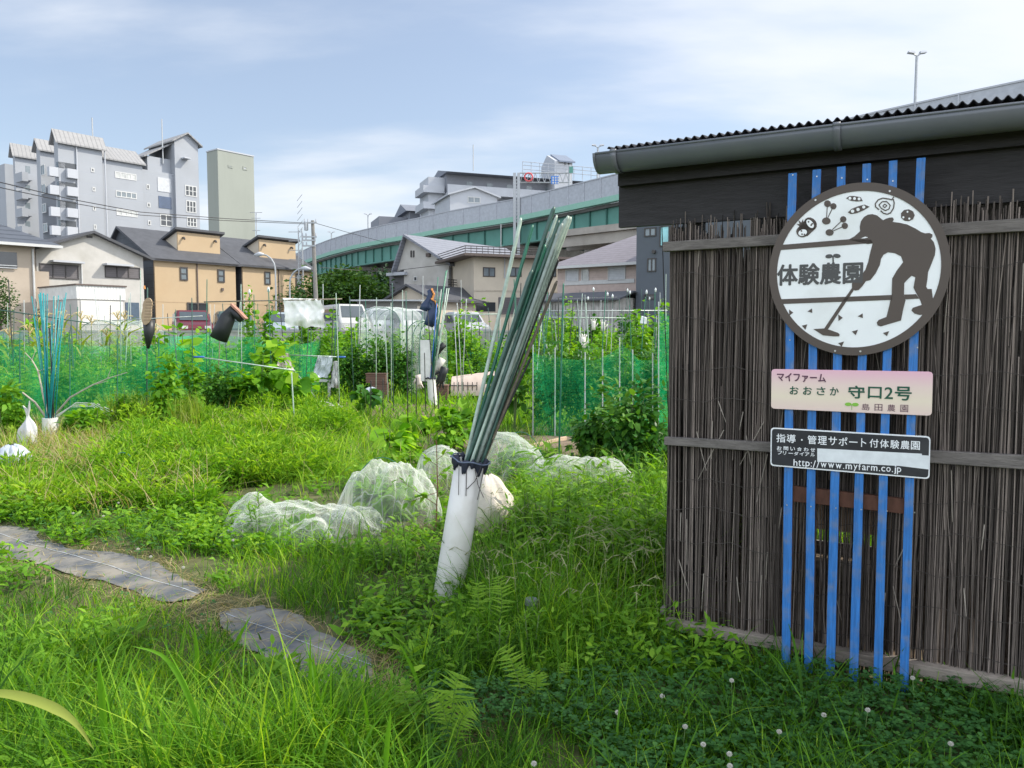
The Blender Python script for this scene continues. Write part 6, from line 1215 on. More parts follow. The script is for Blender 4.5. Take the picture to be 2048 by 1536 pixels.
ST = [(27, 800, 28, 620, 'dark'), (50, 790, 48, 600, 'steel'), (153, 820, 140, 607, 'dark'), (118, 800, 143, 645, 'dark'), (152, 840, 142, 676, 'dark'), (208, 780, 189, 577, 'steel'), (218, 790, 221, 610, 'black'), (262, 780, 261, 585, 'steel'), (283, 790, 281, 540, 'pale'), (325, 770, 326, 608, 'steel'), (366, 850, 348, 667, 'dark'), (412, 830, 414, 558, 'green'), (484, 820, 482, 568, 'pale'), (494, 790, 488, 585, 'pale'), (500, 790, 499, 580, 'dark'), (545, 830, 537, 577, 'green'), (578, 820, 558, 590, 'black'), (609, 820, 617, 657, 'dark'), (622, 815, 622, 657, 'dark'), (680, 830, 672, 586, 'pale'), (709, 815, 699, 592, 'dark'), (752, 815, 753, 595, 'pale'), (783, 815, 782, 605, 'pale'), (716, 790, 720, 570, 'steel'), (646, 790, 646, 568, 'steel'), (735, 800, 731, 600, 'green'), (806, 790, 805, 580, 'pale'), (813, 800, 812, 582, 'green'), (741, 850, 742, 760, 'black'), (766, 850, 766, 757, 'black'), (816, 870, 814, 640, 'black'), (832, 850, 833, 755, 'black'), (852, 840, 849, 705, 'black'), (873, 850, 855, 620, 'black'), (877, 850, 877, 775, 'black'), (906, 800, 905, 767, 'black'),
      (957, 800, 919, 652, 'black'), (965, 770, 957, 628, 'black'), (990, 760, 976, 615, 'dark'), (1002, 750, 1000, 630, 'steel'), (925, 740, 922, 560, 'steel'), (845, 760, 846, 552, 'steel'), (862, 700, 862, 540, 'steel'), (1036, 740, 1027, 690, 'dark'), (1078, 780, 1076, 580, 'grey'), (1117, 760, 1117, 622, 'pale'), (1146, 720, 1148, 622, 'pale'), (1129, 740, 1133, 628, 'pale'), (1160, 720, 1160, 580, 'dark'), (1099, 740, 1099, 560, 'steel'), (1186, 730, 1187, 575, 'dark'), (1200, 740, 1202, 600, 'steel'), (1213, 740, 1215, 583, 'dark'), (1226, 730, 1225, 587, 'dark'), (1238, 720, 1245, 622, 'pale'), (1255, 740, 1254, 575, 'dark'), (1262, 740, 1259, 579, 'dark'), (1257, 720, 1257, 600, 'dark'), (1284, 730, 1283, 578, 'dark'), (1296, 740, 1293, 580, 'dark'), (1299, 740, 1299, 600, 'dark'), (1311, 730, 1310, 575, 'dark'), (1321, 750, 1320, 585, 'steel'), (1330, 760, 1332, 548, 'pale'), (1265, 740, 1288, 640, 'pale'), (1165, 780, 1160, 640, 'pale'), (1127, 760, 1115, 636, 'pale'), (1263, 940, 1263, 775, 'black')]
for k, (xb, yb, xt, yt, c) in enumerate(ST): stake(xb, yb, xt, yt, .008 if yb > 790 else .010, c, SL[c], SG)
rr = random.Random(77)
for k in range(110):
    Y = rr.uniform(13.5, 29); px = rr.uniform(-10, 1330) if k < 75 else rr.uniform(1030, 1335); 
    if 560 < px < 660 and Y < 18: continue
    c = rr.choice(['pale', 'steel', 'dark', 'dark', 'green', 'grey', 'black']); yb = HORIZON + FPX*H/Y; stake(px, yb, px+rr.uniform(-14, 14)*20/Y, HORIZON-(rr.uniform(1.7, 2.5)-H)*FPX/Y, .009, c, SL[c], SG)
for xb, yb, xt, yt, c, lb in ((1000, 760, 1030, 615, 'pale', 'pale leaning pole'), (1110, 770, 1078, 628, 'steel', 'first of the two crossed steel poles leaning beside the stake bundle'), (1122, 780, 1076, 640, 'steel', 'second of the two crossed steel poles leaning beside the stake bundle'), (655, 818, 552, 700, 'grey', 'grey-green stake slanting down across the low rail'), (590, 870, 583, 745, 'pale', 'pale stake under the hanging pinkish cloth')): stake(xb, yb, xt, yt, .010, c, lb if len(lb.split()) > 3 else lb+' beside the beans', 'slanting stakes')
m_cap = mat('white_bottle', (.70, .72, .73), rough=.35)
for x, y, Y, r, h in ((1187, 578, 22, .05, .11), (1215, 588, 22, .05, .11), (1225, 592, 22, .05, .11), (1255, 580, 22, .045, .10), (1260, 584, 22, .045, .10), (1293, 584, 22, .05, .12), (1311, 580, 22, .05, .12), (1299, 596, 22, .04, .09), (1176, 596, 22, .05, .10), (499, 584, 15, .04, .09), (537, 580, 15, .045, .1)):
    p = at(x, y+4, Y); m = MB(); m.tube([p, p+Vector((0, 0, h*.65)), p+Vector((0, 0, h*.85)), p+Vector((0, 0, h))], [r*.55, r*.55, r*.3, r*.25], n=10); tag(m.build('bottle', m_cap, smooth=True), 'small white bottle capping a stake above the far plants', 'bottle', 'bottles capping stakes')
m_glove = mat('white_glove', (.66, .63, .57), rough=.9, var=.1)
def glove(label, px, py, Y, s=1.0, m=m_glove, ang=0.0):
    p = at(px, py, Y); t = thing('work_glove', label, 'glove', p, 'gloves drying on stakes'); c, sn = math.cos(ang), math.sin(ang)
    def Q(x, z, y=0): return p + Vector((s*(x*c - z*sn), y*s, s*(x*sn + z*c)))
    b = MB(); b.tube([Q(0, -.02), Q(0, .06), Q(0, .13), Q(0, .17)], [.048*s, .045*s, .05*s, .042*s], n=10)
    for k, (x, l, a) in enumerate(((-.036, .07, -.12), (-.012, .085, -.03), (.013, .08, .05), (.036, .062, .16))): b.tube([Q(x, .15), Q(x+a*.35*l*3, .15+l*.55), Q(x+a*l*3.2, .15+l)], [.014*s, .013*s, .009*s], n=7)
    b.tube([Q(.042, .05), Q(.08, .09), Q(.092, .13)], [.017*s, .015*s, .010*s], n=7); b.build('glove_body', m, t, smooth=True); return t
glove('white work glove upright on a stake, left of a matching one on the bean rows', 1187, 658, 20, 1.2); glove('white work glove upright on a stake, right of its twin on the bean rows', 1206, 660, 20, 1.2); glove('pale work glove on a short stake above the green net', 1166, 694, 15, 1.1)
glove('cream glove drooping from the stake bundle beside the navy boots', 884, 720, 15.3, 1.5, m_glove, 2.6); glove('black glove hanging in the stake bundle', 889, 738, 15.2, 1.7, m_boot, 2.8); glove('grey glove stuck on the stake bundle', 880, 668, 15.3, 1.3, mat('grey_glove', (.33, .28, .25)), .3); glove('second black glove on the stake bundle above the cream one', 887, 690, 15.3, 1.3, m_boot, 2.4); glove('pale pinkish glove held against the netted tomato column', 836, 752, 16.2, 1.2, m_clp, 3.3)
p = at(1287, 640, 19.5); m = MB(); m.hexa([p+Vector(v) for v in ((-.09, -.02, -.09), (.07, -.02, -.11), (.07, .03, -.11), (-.09, .03, -.09), (-.05, -.02, .11), (.09, -.02, .06), (.09, .03, .06), (-.05, .03, .11))]); tag(m.build('paper_cup', m_cap, bevel=.02), 'white paper cup on top of a slanting pale stake', 'cup')
# netted tomato column and clear tunnel
def tunnel_v(name, label, px, py, wpx, pyt, m, dep, hoops=3, group=None):
    b = gnd(px, py); r = wpx*b.y/FPX/2; zt = zat(pyt, b.y); t = thing(name, label, 'tunnel', b, group); n = 18; nd = 16; V = []; UV = []
    prof = [(-r, 0), (-r*1.02, zt*.35), (-r*.98, zt*.7)] + [(r*math.cos(a), zt*.78+zt*.22*math.sin(a)) for a in np.linspace(math.pi*.96, math.pi*.04, n)] + [(r*.98, zt*.7), (r*1.02, zt*.35), (r, 0)]
    for j in range(nd+1):
        for i, (x, z) in enumerate(prof):
            w = .06*mnoise.noise(Vector((i*.35, j*.5, px))); V.append((b.x+x*(1+w*.8)+.3*dep*j/nd, b.y+dep*j/nd, z*(1+w*.25))); UV.append((i*.12, j*dep/nd))
    k = len(prof); F = [(j*k+i, j*k+i+1, (j+1)*k+i+1, (j+1)*k+i) for j in range(nd) for i in range(k-1)]
    link('cover', npmesh('cover', np.array(V), np.array(F), smooth=True, uv=np.array(UV)), m, t)
    for h in range(hoops): o = dep*h/max(1, hoops-1); mm = MB(); mm.tube([(b.x+x*.985+.3*o, b.y+o+.01, z*.99) for x, z in prof], .009, n=5); mm.build('hoop', STK['green'], t)
    # end gathered shut
    ev = [V[i] for i in range(k)] + [(b.x, b.y+.03, zt*.4)]; link('end_sheet', npmesh('end_sheet', np.array(ev), np.array([(i, i+1, k) for i in range(k-1)]), uv=np.array([(q[0], q[2]) for q in ev])), m, t)
    return t
tunnel_v('net_tunnel', 'upright grey-white netted column covering tomato plants', 842, 800, 58, 640, N_GREY, .7)
tunnel_v('plastic_tunnel', 'clear plastic arched tunnel in front of the white wagon', 760, 752, 84, 613, N_VINYL, 2.0, 4)
tunnel_v('net_tunnel', 'white net tent sheltering the corn rows behind the boot', 205, 775, 90, 640, N_GREY, 1.5)
# hoop pile, wicker boxes, arched cover, cart
m_hoopw = mat('white_hoop', (.66, .66, .60), rough=.5)
rr = random.Random(12)
for k in range(14):
    b = gnd(655+rr.uniform(-14, 14), 838+rr.uniform(-10, 4)); r = rr.uniform(.20, .36); a = rr.uniform(-.9, .9); q = rr.uniform(.4, 1.1); dx = rr.uniform(-.15, .15); m = MB(); m.tube([b+Vector((dx+r*math.cos(f)*math.cos(a), r*math.cos(f)*math.sin(a)+.25*math.sin(f)*(1-q), max(.01, r*math.sin(f)*q)+.02*k/14)) for f in np.linspace(-.15, math.pi+.15, 15)], .0055, n=5); tag(m.build('hoop', m_hoopw), 'thin white hoop in the tangled pile below the newspaper', 'hoop', 'pile of white hoops')
for k, (x0, x1, yb, yt) in enumerate(((220, 276, 968, 905), (298, 356, 975, 922))):
    a, c = gnd(x0, yb), gnd(x1, yb); hz = zat(yt, a.y); m = MB(); m.tube([a.lerp(c, .5-.5*math.cos(f))+Vector((0, 0, hz*math.sin(f)**.8)) for f in np.linspace(0, math.pi, 17)], .006, n=5); tag(m.build('hoop', STK['green']), 'low green hoop arching out of the weeds beside the dry grass', 'hoop', 'low green hoops in the weeds')
for k in range(4):
    Y = 11.1; p = [at(104+k*3, 836, Y), at(140+k*4, 814-k*3, Y), at(185+k*3, 813-k*2, Y), at(222+k*4, 835-k*3, Y), at(252, 862-k*8, Y)]; pts = []
    for i in range(17): g = i/16*4; j = min(3, int(g)); pts.append(p[j].lerp(p[j+1], g-j))
    m = MB(); m.tube(pts, .005, n=5); tag(m.build('hoop', m_hoopw), 'bent pale hoop arching out of the short grey pipe', 'hoop', 'hoops in the short pipe')
for lb, pts in (('bare bleached branch reaching up from the short grey pipe', [(98, 840), (86, 790), (76, 742), (64, 720), (50, 705)]), ('long bare branch slanting up behind the short grey pipe', [(110, 830), (140, 795), (185, 770), (215, 757), (254, 745)]), ('short bare twig beside the knotted white bag', [(92, 835), (70, 805), (45, 785)])):
    Y = 11.2; m = MB(); m.tube([at(x, y, Y) for x, y in pts], [.016, .014, .011, .008, .005][:len(pts)], n=6)
    if len(pts) > 3: m.tube([at(*pts[2], Y), at(pts[2][0]+30, pts[2][1]-8, Y)], [.008, .004], n=5); m.tube([at(*pts[3], Y), at(pts[3][0]+8, pts[3][1]-22, Y)], [.006, .003], n=5)
    tag(m.build('branch', mat('bleached_branch', (.40, .35, .29), var=.2)), lb, 'branch')
m_wick = lined('wicker', (.16, .085, .06), (.07, .04, .03), .035, axis=2, width=.35)
def crate(label, px, py, w, d, h, z=0.0, m=m_wick, name='wicker_box', group='brown wicker boxes'):
    b = gnd(px, py) + Vector((0, 0, z)); k = MB(); e = .018
    for x0, x1, y0, y1, z0, z1 in ((-w/2, w/2, 0, d, 0, e), (-w/2, w/2, 0, e, e+.001, h), (-w/2, w/2, d-e, d, e+.001, h), (-w/2, -w/2+e, e+.001, d-e-.001, e+.001, h), (w/2-e, w/2, e+.001, d-e-.001, e+.001, h)): k.box(b.x+x0, b.x+x1, b.y+y0, b.y+y1, b.z+z0, b.z+z1)
    k.box(b.x-w/2-.012, b.x+w/2+.012, b.y-.012, b.y+d+.012, b.z+h+.001, b.z+h+.02); return tag(k.build(name, m), label, 'box', group)
crate('brown wicker box standing on the soil between the steel stakes', 758, 806, .34, .3, .40); crate('brown wicker box balanced on top of the other one', 752, 806, .42, .32, .18, z=.43); crate('small brown wicker box beside the white pipe post', 884, 806, .24, .3, .36)
b = gnd(925, 802); t = thing('arched_cover', 'beige arched cover over a bed with a black crate at its end', 'cover', b); V = []; nd = 10
for j in range(nd+1):
    for i in range(15): a = math.pi*i/14; V.append((b.x-.25+.95*j/nd, b.y+.35+.42*math.cos(a), .12+(.40+.12*j/nd)*math.sin(a)+.012*mnoise.noise(Vector((i*.6, j*.8, 0)))))
o = link('cover', npmesh('cover', np.array(V), np.array([(j*15+i, j*15+i+1, (j+1)*15+i+1, (j+1)*15+i) for j in range(nd) for i in range(14)]), smooth=True), mat('beige_fabric', (.52, .42, .36), rough=.85, var=.12), t)
m = MB()
for z in (.16, .34): m.tube([(b.x-.28, b.y-.05, z), (b.x+.32, b.y-.05, z)], .012)
for k in range(7): m.tube([(b.x-.28+k*.1, b.y-.05, .02), (b.x-.28+k*.1, b.y-.05, .42)], .009)
m.build('wire_frame', STK['black'], t)
crate('black slatted crate at the end of the beige arched cover', 962, 800, .30, .3, .50, m=lined('black_crate', (.02, .02, .022), (.05, .05, .05), .06, axis=2, width=.3), name='plastic_crate', group=None)
# low stool-like stand below the newspaper
b = gnd(640, 802); t = thing('stand', 'small white wooden stand with a grey bowl below the newspaper', 'stand', b); m = MB(); m.box(b.x-.25, b.x+.25, b.y, b.y+.3, .42, .46); m.build('top', m_trimw, t)
for x in (-.22, .20): m = MB(); m.box(b.x+x-.03, b.x+x+.03, b.y+.02, b.y+.07, 0, .419); m.build('leg', m_trimw, t)
# planks and edging of the beds on the right
m_plank = mat('raw_plank', (.44, .33, .225), rough=.8, var=.25, scale=8, stretch=(2, 2, 9))
def plank(label, xa, ya, xb, yb, h, th=.03, m=m_plank):
    a, b = gnd(xa, ya), gnd(xb, yb); d = (b-a); L_ = d.length; d.normalize(); q = Vector((-d.y, d.x, 0)); k = MB(); k.box(0, L_, -th/2, th/2, -.02, h, M=lambda c: a+d*c[0]+q*c[1]+Vector((0, 0, c[2]))); return tag(k.build('plank', m, bevel=.003), label, 'plank', 'plank edging of the beds')
plank('bare plank edging the soil bed behind the pale net tunnel', 1052, 912, 1132, 892, .13); plank('long plank edging the soil bed behind the low white net tunnel', 1150, 940, 1246, 915, .12); plank('short grey plank stub set in the bed edge', 1196, 930, 1210, 930, .22, m=m_oldwood); plank('rough plank along the foot of the dark green net', 1182, 898, 1240, 897, .11); plank('darkest short post at the corner of the plank edging', 1232, 945, 1240, 944, .24, m=m_oldwood); plank('plank edge half hidden at the shed corner', 1270, 965, 1335, 940, .12, m=m_oldwood)
def patch(name, pts, z, m):
    c = [gnd(x, y) for x, y in pts]; V = []; F = []; n = 22
    for i in range(n+1):
        for j in range(n+1):
            u, v = i/n, j/n; p = (c[0].lerp(c[1], u)).lerp(c[3].lerp(c[2], u), v); e = min(u, v, 1-u, 1-v)*5; V.append((p.x, p.y, z*min(1, e) - (.05 if e == 0 else 0) + .035*mnoise.noise(Vector((p.x*5, p.y*5, 1)))*min(1, e)+.02))
    return tag(link(name, npmesh(name, np.array(V), np.array([(i*(n+1)+j, (i+1)*(n+1)+j, (i+1)*(n+1)+j+1, i*(n+1)+j+1) for i in range(n) for j in range(n)]), smooth=True), m), None, None, kind='structure')
patch('soil_bed', [(1030, 935), (1345, 965), (1345, 880), (1000, 872)], .07, soil); patch('soil_bed', [(590, 842), (960, 856), (960, 812), (600, 806)], .06, soil); patch('soil_bed', [(860, 900), (1020, 905), (1010, 866), (850, 862)], .06, soil)
# ------------------------------------------------------------------ vegetation
def proj(x, y, z=0.0):
    """photo pixel of ground points (arrays), used only to decide what grows where"""
    c, s = math.cos(PITCH), math.sin(PITCH); d = y*c - (z-H)*s; return CX + FPX*x/d, CY - FPX*(y*s + (z-H)*c)/d
def inpoly(px, py, poly):
    r = np.zeros(len(px), bool); n = len(poly)
    for i in range(n):
        (x0, y0), (x1, y1) = poly[i], poly[(i+1) % n]; k = ((y0 > py) != (y1 > py)) & (px < (x1-x0)*(py-y0)/((y1-y0) if y1 != y0 else 1e-9)+x0); r ^= k
    return r
def shed_mask(x, y):   # True where the shed stands
    dx, dy = x-P0.x, y-P0.y; s = dx*W.d.x+dy*W.d.y; o = dx*W.n.x+dy*W.n.y; return (s > -.02) & (s < SR+.3) & (o < .03) & (o > -SD-.1)
MATS_PX = [[(-90, 1044), (0, 1054), (60, 1060), (86, 1082), (150, 1102), (300, 1126), (410, 1188), (395, 1206), (345, 1216), (240, 1180), (150, 1158), (60, 1126), (-90, 1090)],
           [(430, 1240), (470, 1226), (520, 1220), (592, 1232), (632, 1258), (670, 1275), (756, 1328), (752, 1352), (735, 1376), (618, 1376), (560, 1336), (476, 1292)]]
PATH = [(-120, 1040), (0, 1050), (150, 1090), (330, 1118), (440, 1190), (560, 1215), (680, 1270), (800, 1330), (860, 1400), (960, 1440), (930, 1490), (820, 1440), (640, 1400), (540, 1330), (420, 1270), (300, 1230), (200, 1190), (60, 1145), (-120, 1110)]
def gz(x, y): return np.array([hgt(a, b) for a, b in zip(x, y)])
# weed-control fabric laid along the path: three torn pieces with white marking lines
m_fab, nt, n_, l_, out_ = _nt('weed_fabric'); b_ = n_.new('ShaderNodeBsdfPrincipled'); l_.new(b_.outputs[0], out_.inputs[0]); b_.inputs['Roughness'].default_value = .75
tc = n_.new('ShaderNodeTexCoord'); nz = n_.new('ShaderNodeTexNoise'); nz.inputs['Scale'].default_value = 5; nz.inputs['Detail'].default_value = 8; l_.new(tc.outputs['Object'], nz.inputs['Vector'])
cr = n_.new('ShaderNodeValToRGB'); e = cr.color_ramp.elements; e[0].position = .38; e[0].color = (.075, .085, .10, 1); e[1].position = .66; e[1].color = (.235, .215, .18, 1); l_.new(nz.outputs['Fac'], cr.inputs[0])
wv = n_.new('ShaderNodeTexWave'); wv.inputs['Scale'].default_value = 60; l_.new(tc.outputs['Object'], wv.inputs['Vector']); bp = n_.new('ShaderNodeBump'); bp.inputs['Strength'].default_value = .25; bp.inputs['Distance'].default_value = .003; l_.new(wv.outputs['Fac'], bp.inputs['Height']); l_.new(bp.outputs[0], b_.inputs['Normal'])
l_.new(cr.outputs[0], b_.inputs['Base Color'])
m_line = mat('fabric_line', (.42, .47, .52), rough=.7, var=.3, scale=12)
pdir = (gnd(752, 1340) - gnd(60, 1110)); pdir.z = 0; pdir.normalize(); pq = Vector((-pdir.y, pdir.x, 0))
def fab_z(x, y): return hgt(x, y) + .012 + .007*mnoise.noise(Vector((x*6, y*6, 9)))
for i, poly in enumerate(MATS_PX):
    P = [gnd(*p) for p in poly]; bm = bmesh.new(); vs = []; m_ = len(P)
    for k in range(m_):
        a, b2 = P[k], P[(k+1) % m_]; n3 = max(2, int((b2-a).length/.05))
        for j in range(n3): p = a.lerp(b2, j/n3); w = .035*mnoise.noise(Vector((p.x*7, p.y*7, 0)))+.02*mnoise.noise(Vector((p.x*26, p.y*26, 0))); vs.append(bm.verts.new((p.x+w, p.y+w, 0)))
    f = bm.faces.new(vs); bmesh.ops.triangulate(bm, faces=[f]); bmesh.ops.subdivide_edges(bm, edges=bm.edges, cuts=3, use_grid_fill=True)
    for v in bm.verts: v.co.z = fab_z(v.co.x, v.co.y)
    me = bpy.data.meshes.new('weed_fabric'); bm.to_mesh(me); bm.free(); o = link('weed_fabric', me, m_fab)
    tag(o, ('long piece of dark weed fabric on the sunlit part of the path', 'torn piece of dark weed fabric on the shaded part of the path')[i], 'weed fabric', 'weed fabric on the path')
    xs = [q.dot(pdir) for q in P]; ys = [q.dot(pq) for q in P]
    for off in np.arange(min(ys)+.06, max(ys), .235):
        run = []
        for t_ in np.arange(min(xs), max(xs), .04):
            p = pdir*t_ + pq*off; qx, qy = proj(np.array([p.x]), np.array([p.y]), 0.0); ok = inpoly(qx, qy, [(u, v) for u, v in poly])[0]
            if ok: run.append(Vector((p.x, p.y, fab_z(p.x, p.y)+.004)))
            if (not ok or t_ + .04 >= max(xs)) and len(run) > 2:
                ln = MB()
                for a, b2 in zip(run[:-1], run[1:]): ln.add([a+pq*.0019, b2+pq*.0019, b2-pq*.0019, a-pq*.0019], [(0, 1, 2, 3)])
                ln.build('marking_line', m_line, o); run = []
            elif not ok: run = []
rng = np.random.default_rng(42)
SOILS = [[(1040, 878), (1335, 884), (1300, 925), (1100, 925)], [(600, 812), (950, 818), (930, 850), (620, 840)], [(870, 868), (1000, 870), (1000, 900), (880, 896)]]
def scatter(n, y0, y1, xm=.78):
    """n points spread evenly in the photo's depth range, denser nearby"""
    y = 1/(rng.uniform(1/y1, 1/y0, n)); y = np.where(rng.random(n) < .35, rng.uniform(y0, y1, n), y); x = rng.uniform(-xm, xm, n)*y + rng.uniform(-.2, .2, n); k = ~shed_mask(x, y); return x[k], y[k]
def blades(x, y, h, w, bend, tint, az=None, lean=.15):
    n = len(x); z = gz(x, y); az = rng.uniform(0, 2*np.pi, n) if az is None else az; d = np.stack([np.cos(az), np.sin(az), np.zeros(n)], 1); ra = az + np.pi/2 + rng.normal(0, .5, n); s = np.stack([np.cos(ra), np.sin(ra), np.zeros(n)], 1)
    base = np.stack([x, y, z-.01], 1); V = []
    for t, wk in ((0, .75), (.35, 1.0), (.7, .72), (1, 0)):
        p = base + d*(h*(bend*t*t + lean*t))[:, None] + np.array([0, 0, 1.0])*(h*(t - .42*bend*t*t))[:, None]
        if wk == 0: V.append(p[:, None])
        else: q = s*(w*wk/2)[:, None]; V.append(np.stack([p-q, p+q], 1))
    V = np.concatenate(V, 1); F = np.array([(0, 1, 3), (0, 3, 2), (2, 3, 5), (2, 5, 4), (4, 5, 6)])
    return V.reshape(-1, 3), (F[None]+(np.arange(n)*7)[:, None, None]).reshape(-1, 3), np.repeat(np.clip(tint, 0, 1), 7)
def vnoise(x, y, f, o=0): return np.array([mnoise.noise(Vector((a*f+o, b*f-o, o))) for a, b in zip(x, y)])
def height_at(px, py, x, y):
    h = np.full(len(px), .17); h = np.where((px < 760) & (py > 1190), .15, h); h = np.where((px > 900) & (py < 1320) & (py > 960), .30, h); h = np.where((px > 880) & (py > 1370), .13, h); h = np.where((px > 1250) & (py > 1230) & (py < 1400), .13, h)
    h = np.where((py > 1040) & (py < 1210) & (px < 850), .13, h); h = np.where(py < 960, .22, h); h = np.where((px < 760) & (py > 1420), .24, h); h = np.where((px > 700) & (px < 900) & (py > 1150) & (py < 1330), .10, h); h = np.where(inpoly(px, py, PATH), .04, h)
    near = np.zeros(len(px), bool)
    for poly in MATS_PX: near |= inpoly(px, py-70, poly) | inpoly(px, py-130, poly)
    return np.where(near, np.minimum(h, .095), h)
# ---- living grass
x, y = scatter(165000, 2.15, 13.5); px, py = proj(x, y)
cl = vnoise(x, y, 2.3, 3) ; keep = rng.random(len(x)) < np.clip(.62 + cl*1.2, .12, 1)
for poly in MATS_PX: keep &= ~(inpoly(px, py, poly) & (rng.random(len(x)) < .91))
keep &= ~(inpoly(px, py, PATH) & (rng.random(len(x)) < .45))
for poly in SOILS: keep &= ~(inpoly(px, py, poly) & (rng.random(len(x)) < .93))
keep &= ~((px > 880) & (py > 1390) & (rng.random(len(x)) < .20+.5*(vnoise(x, y, 1.4, 40) > -.1)))
NETS = [(430, 985), (640, 960), (680, 895), (880, 890), (1020, 900), (1040, 1110), (900, 1120), (720, 1100), (560, 1105), (440, 1090)]
keep &= ~(inpoly(px, py, NETS) & (rng.random(len(x)) < .75))
x, y, px, py, cl = x[keep], y[keep], px[keep], py[keep], cl[keep]
h = height_at(px, py, x, y)*np.clip(rng.lognormal(-.12, .38, len(x)), .25, 2.2)*(1+.5*cl); far = np.clip(y/5, 1, 2.4)
V, F, T = blades(x, y, h, np.where(rng.random(len(x)) < .12, rng.uniform(.007, .012, len(x)), rng.uniform(.0026, .0058, len(x)))*far*.85*np.where(py > 1330, 1.35, 1), rng.uniform(.1, 1.0, len(x)), rng.normal(.40, .28, len(x)) + .4*vnoise(x, y, .9, 7) + np.where((py < 960) & (px < 760), .28, 0) - np.where((px > 850) & (py > 1150), .14, 0))  # tint lowered in the right foreground, painting shade into the grass
tag(link('grass', npmesh('grass', V, F, T), L_LAWN), None, None, kind='stuff')
# ---- coarse long grass: right of the pipe and along the near edge
x, y = scatter(30000, 2.0, 8.5); px, py = proj(x, y); k = (((px > 935) & (px < 1345) & (py > 985) & (py < 1300)) | ((px < 800) & (py > 1400) & (rng.random(len(x)) < .30)) | ((px > 500) & (px < 900) & (py > 1000) & (py < 1150) & (rng.random(len(x)) < .4)) | ((px > 1300) & (py > 1330) & (rng.random(len(x)) < .10))) & (rng.random(len(x)) < .42)
for poly in MATS_PX+[NETS]: k &= ~inpoly(px, py, poly)
x, y, px, py = x[k], y[k], px[k], py[k]
V, F, T = blades(x, y, rng.uniform(.22, .50, len(x))*np.where(px > 1345, .45, 1)*np.where(py > 1330, .85, 1), rng.uniform(.006, .012, len(x)), rng.uniform(.35, 1.25, len(x)), rng.normal(.42, .16, len(x)))
tag(link('long_grass', npmesh('long_grass', V, F, T), L_LAWN), None, None, kind='stuff')
# ---- straw and mown dry stems on the path, the dry patch by the bags
x, y = scatter(85000, 2.4, 13); px, py = proj(x, y); k = (inpoly(px, py, PATH) & (rng.random(len(x)) < .95)) | (inpoly(px, py, [(70, 850), (230, 845), (250, 900), (200, 970), (90, 960), (50, 900)])) | ((py < 960) & (px < 800) & (rng.random(len(x)) < .05)) | ((rng.random(len(x)) < .02) & (px < 860))
for poly in MATS_PX: k &= ~(inpoly(px, py, poly) & (rng.random(len(x)) < .80))
x, y, px, py = x[k], y[k], px[k], py[k]; hp = inpoly(px, py, PATH)
V, F, T = blades(x, y, np.where(hp, rng.uniform(.05, .13, len(x)), np.where(py < 980, rng.uniform(.18, .42, len(x)), rng.uniform(.06, .16, len(x)))), rng.uniform(.0022, .005, len(x))*np.clip(y/5, 1, 2.2), np.where(hp, rng.uniform(1.2, 2.6, len(x)), rng.uniform(.2, 1, len(x))), rng.uniform(.1, 1, len(x)))
tag(link('dry_grass', npmesh('dry_grass', V, F, T), L_DRY), None, None, kind='stuff')
# ---- low leafy weeds
def weeds(n, y0, y1, cond, name, size, hmax, leaf, tmpl=LANCE, per=7, asp=.34):
    x, y = scatter(n, y0, y1); px, py = proj(x, y); k = cond(px, py, x, y)
    for poly in MATS_PX: k &= ~inpoly(px, py, poly)
    x, y = x[k], y[k]; m_ = len(x); z = gz(x, y); hh = hmax*rng.uniform(.35, 1, m_)*(1+.5*vnoise(x, y, 1.6, 2)); lv = Leaves(); sz = size*rng.uniform(.7, 1.3, m_)
    for j in range(per):
        a = rng.uniform(0, 6.28, m_); t = (j+.5)/per; D = unit(np.stack([np.cos(a), np.sin(a), rng.uniform(.0, .9, m_)], 1)); S, N = frames(D, rng)
        P = np.stack([x, y, z], 1) + np.stack([rng.normal(0, .018, m_), rng.normal(0, .018, m_), hh*t], 1); L = sz*(1.15-.5*t)*np.clip(y/5, 1, 1.7)*rng.uniform(.7, 1.2, m_); lv.add(*tmpl, P, S, D, N, L*asp, L, np.clip(rng.normal(.35+.3*t, .13, m_), 0, 1))
    o = lv.build(name, leaf); tag(o, None, None, kind='stuff')
weeds(9500, 2.2, 9, lambda px, py, x, y: ~inpoly(px, py, PATH) & (vnoise(x, y, 1.1, 11) > -.02) & ~((px > 860) & (py > 1380)) & (rng.random(len(x)) < .8), 'leafy_weeds', .075, .20, L_WEED)
weeds(6500, 4.5, 8.2, lambda px, py, x, y: (py < 1115) & (px < 900) & ~inpoly(px, py, NETS) & (vnoise(x, y, 1.3, 31) > -.05), 'ground_weeds', .06, .16, L_MID, LEAF4, 7, .55)
weeds(1800, 4.3, 7.0, lambda px, py, x, y: (px > 1020) & (px < 1340) & (py < 1190) & (py > 1000), 'tall_weeds', .13, .42, L_WEED, LANCE, 16, .2)
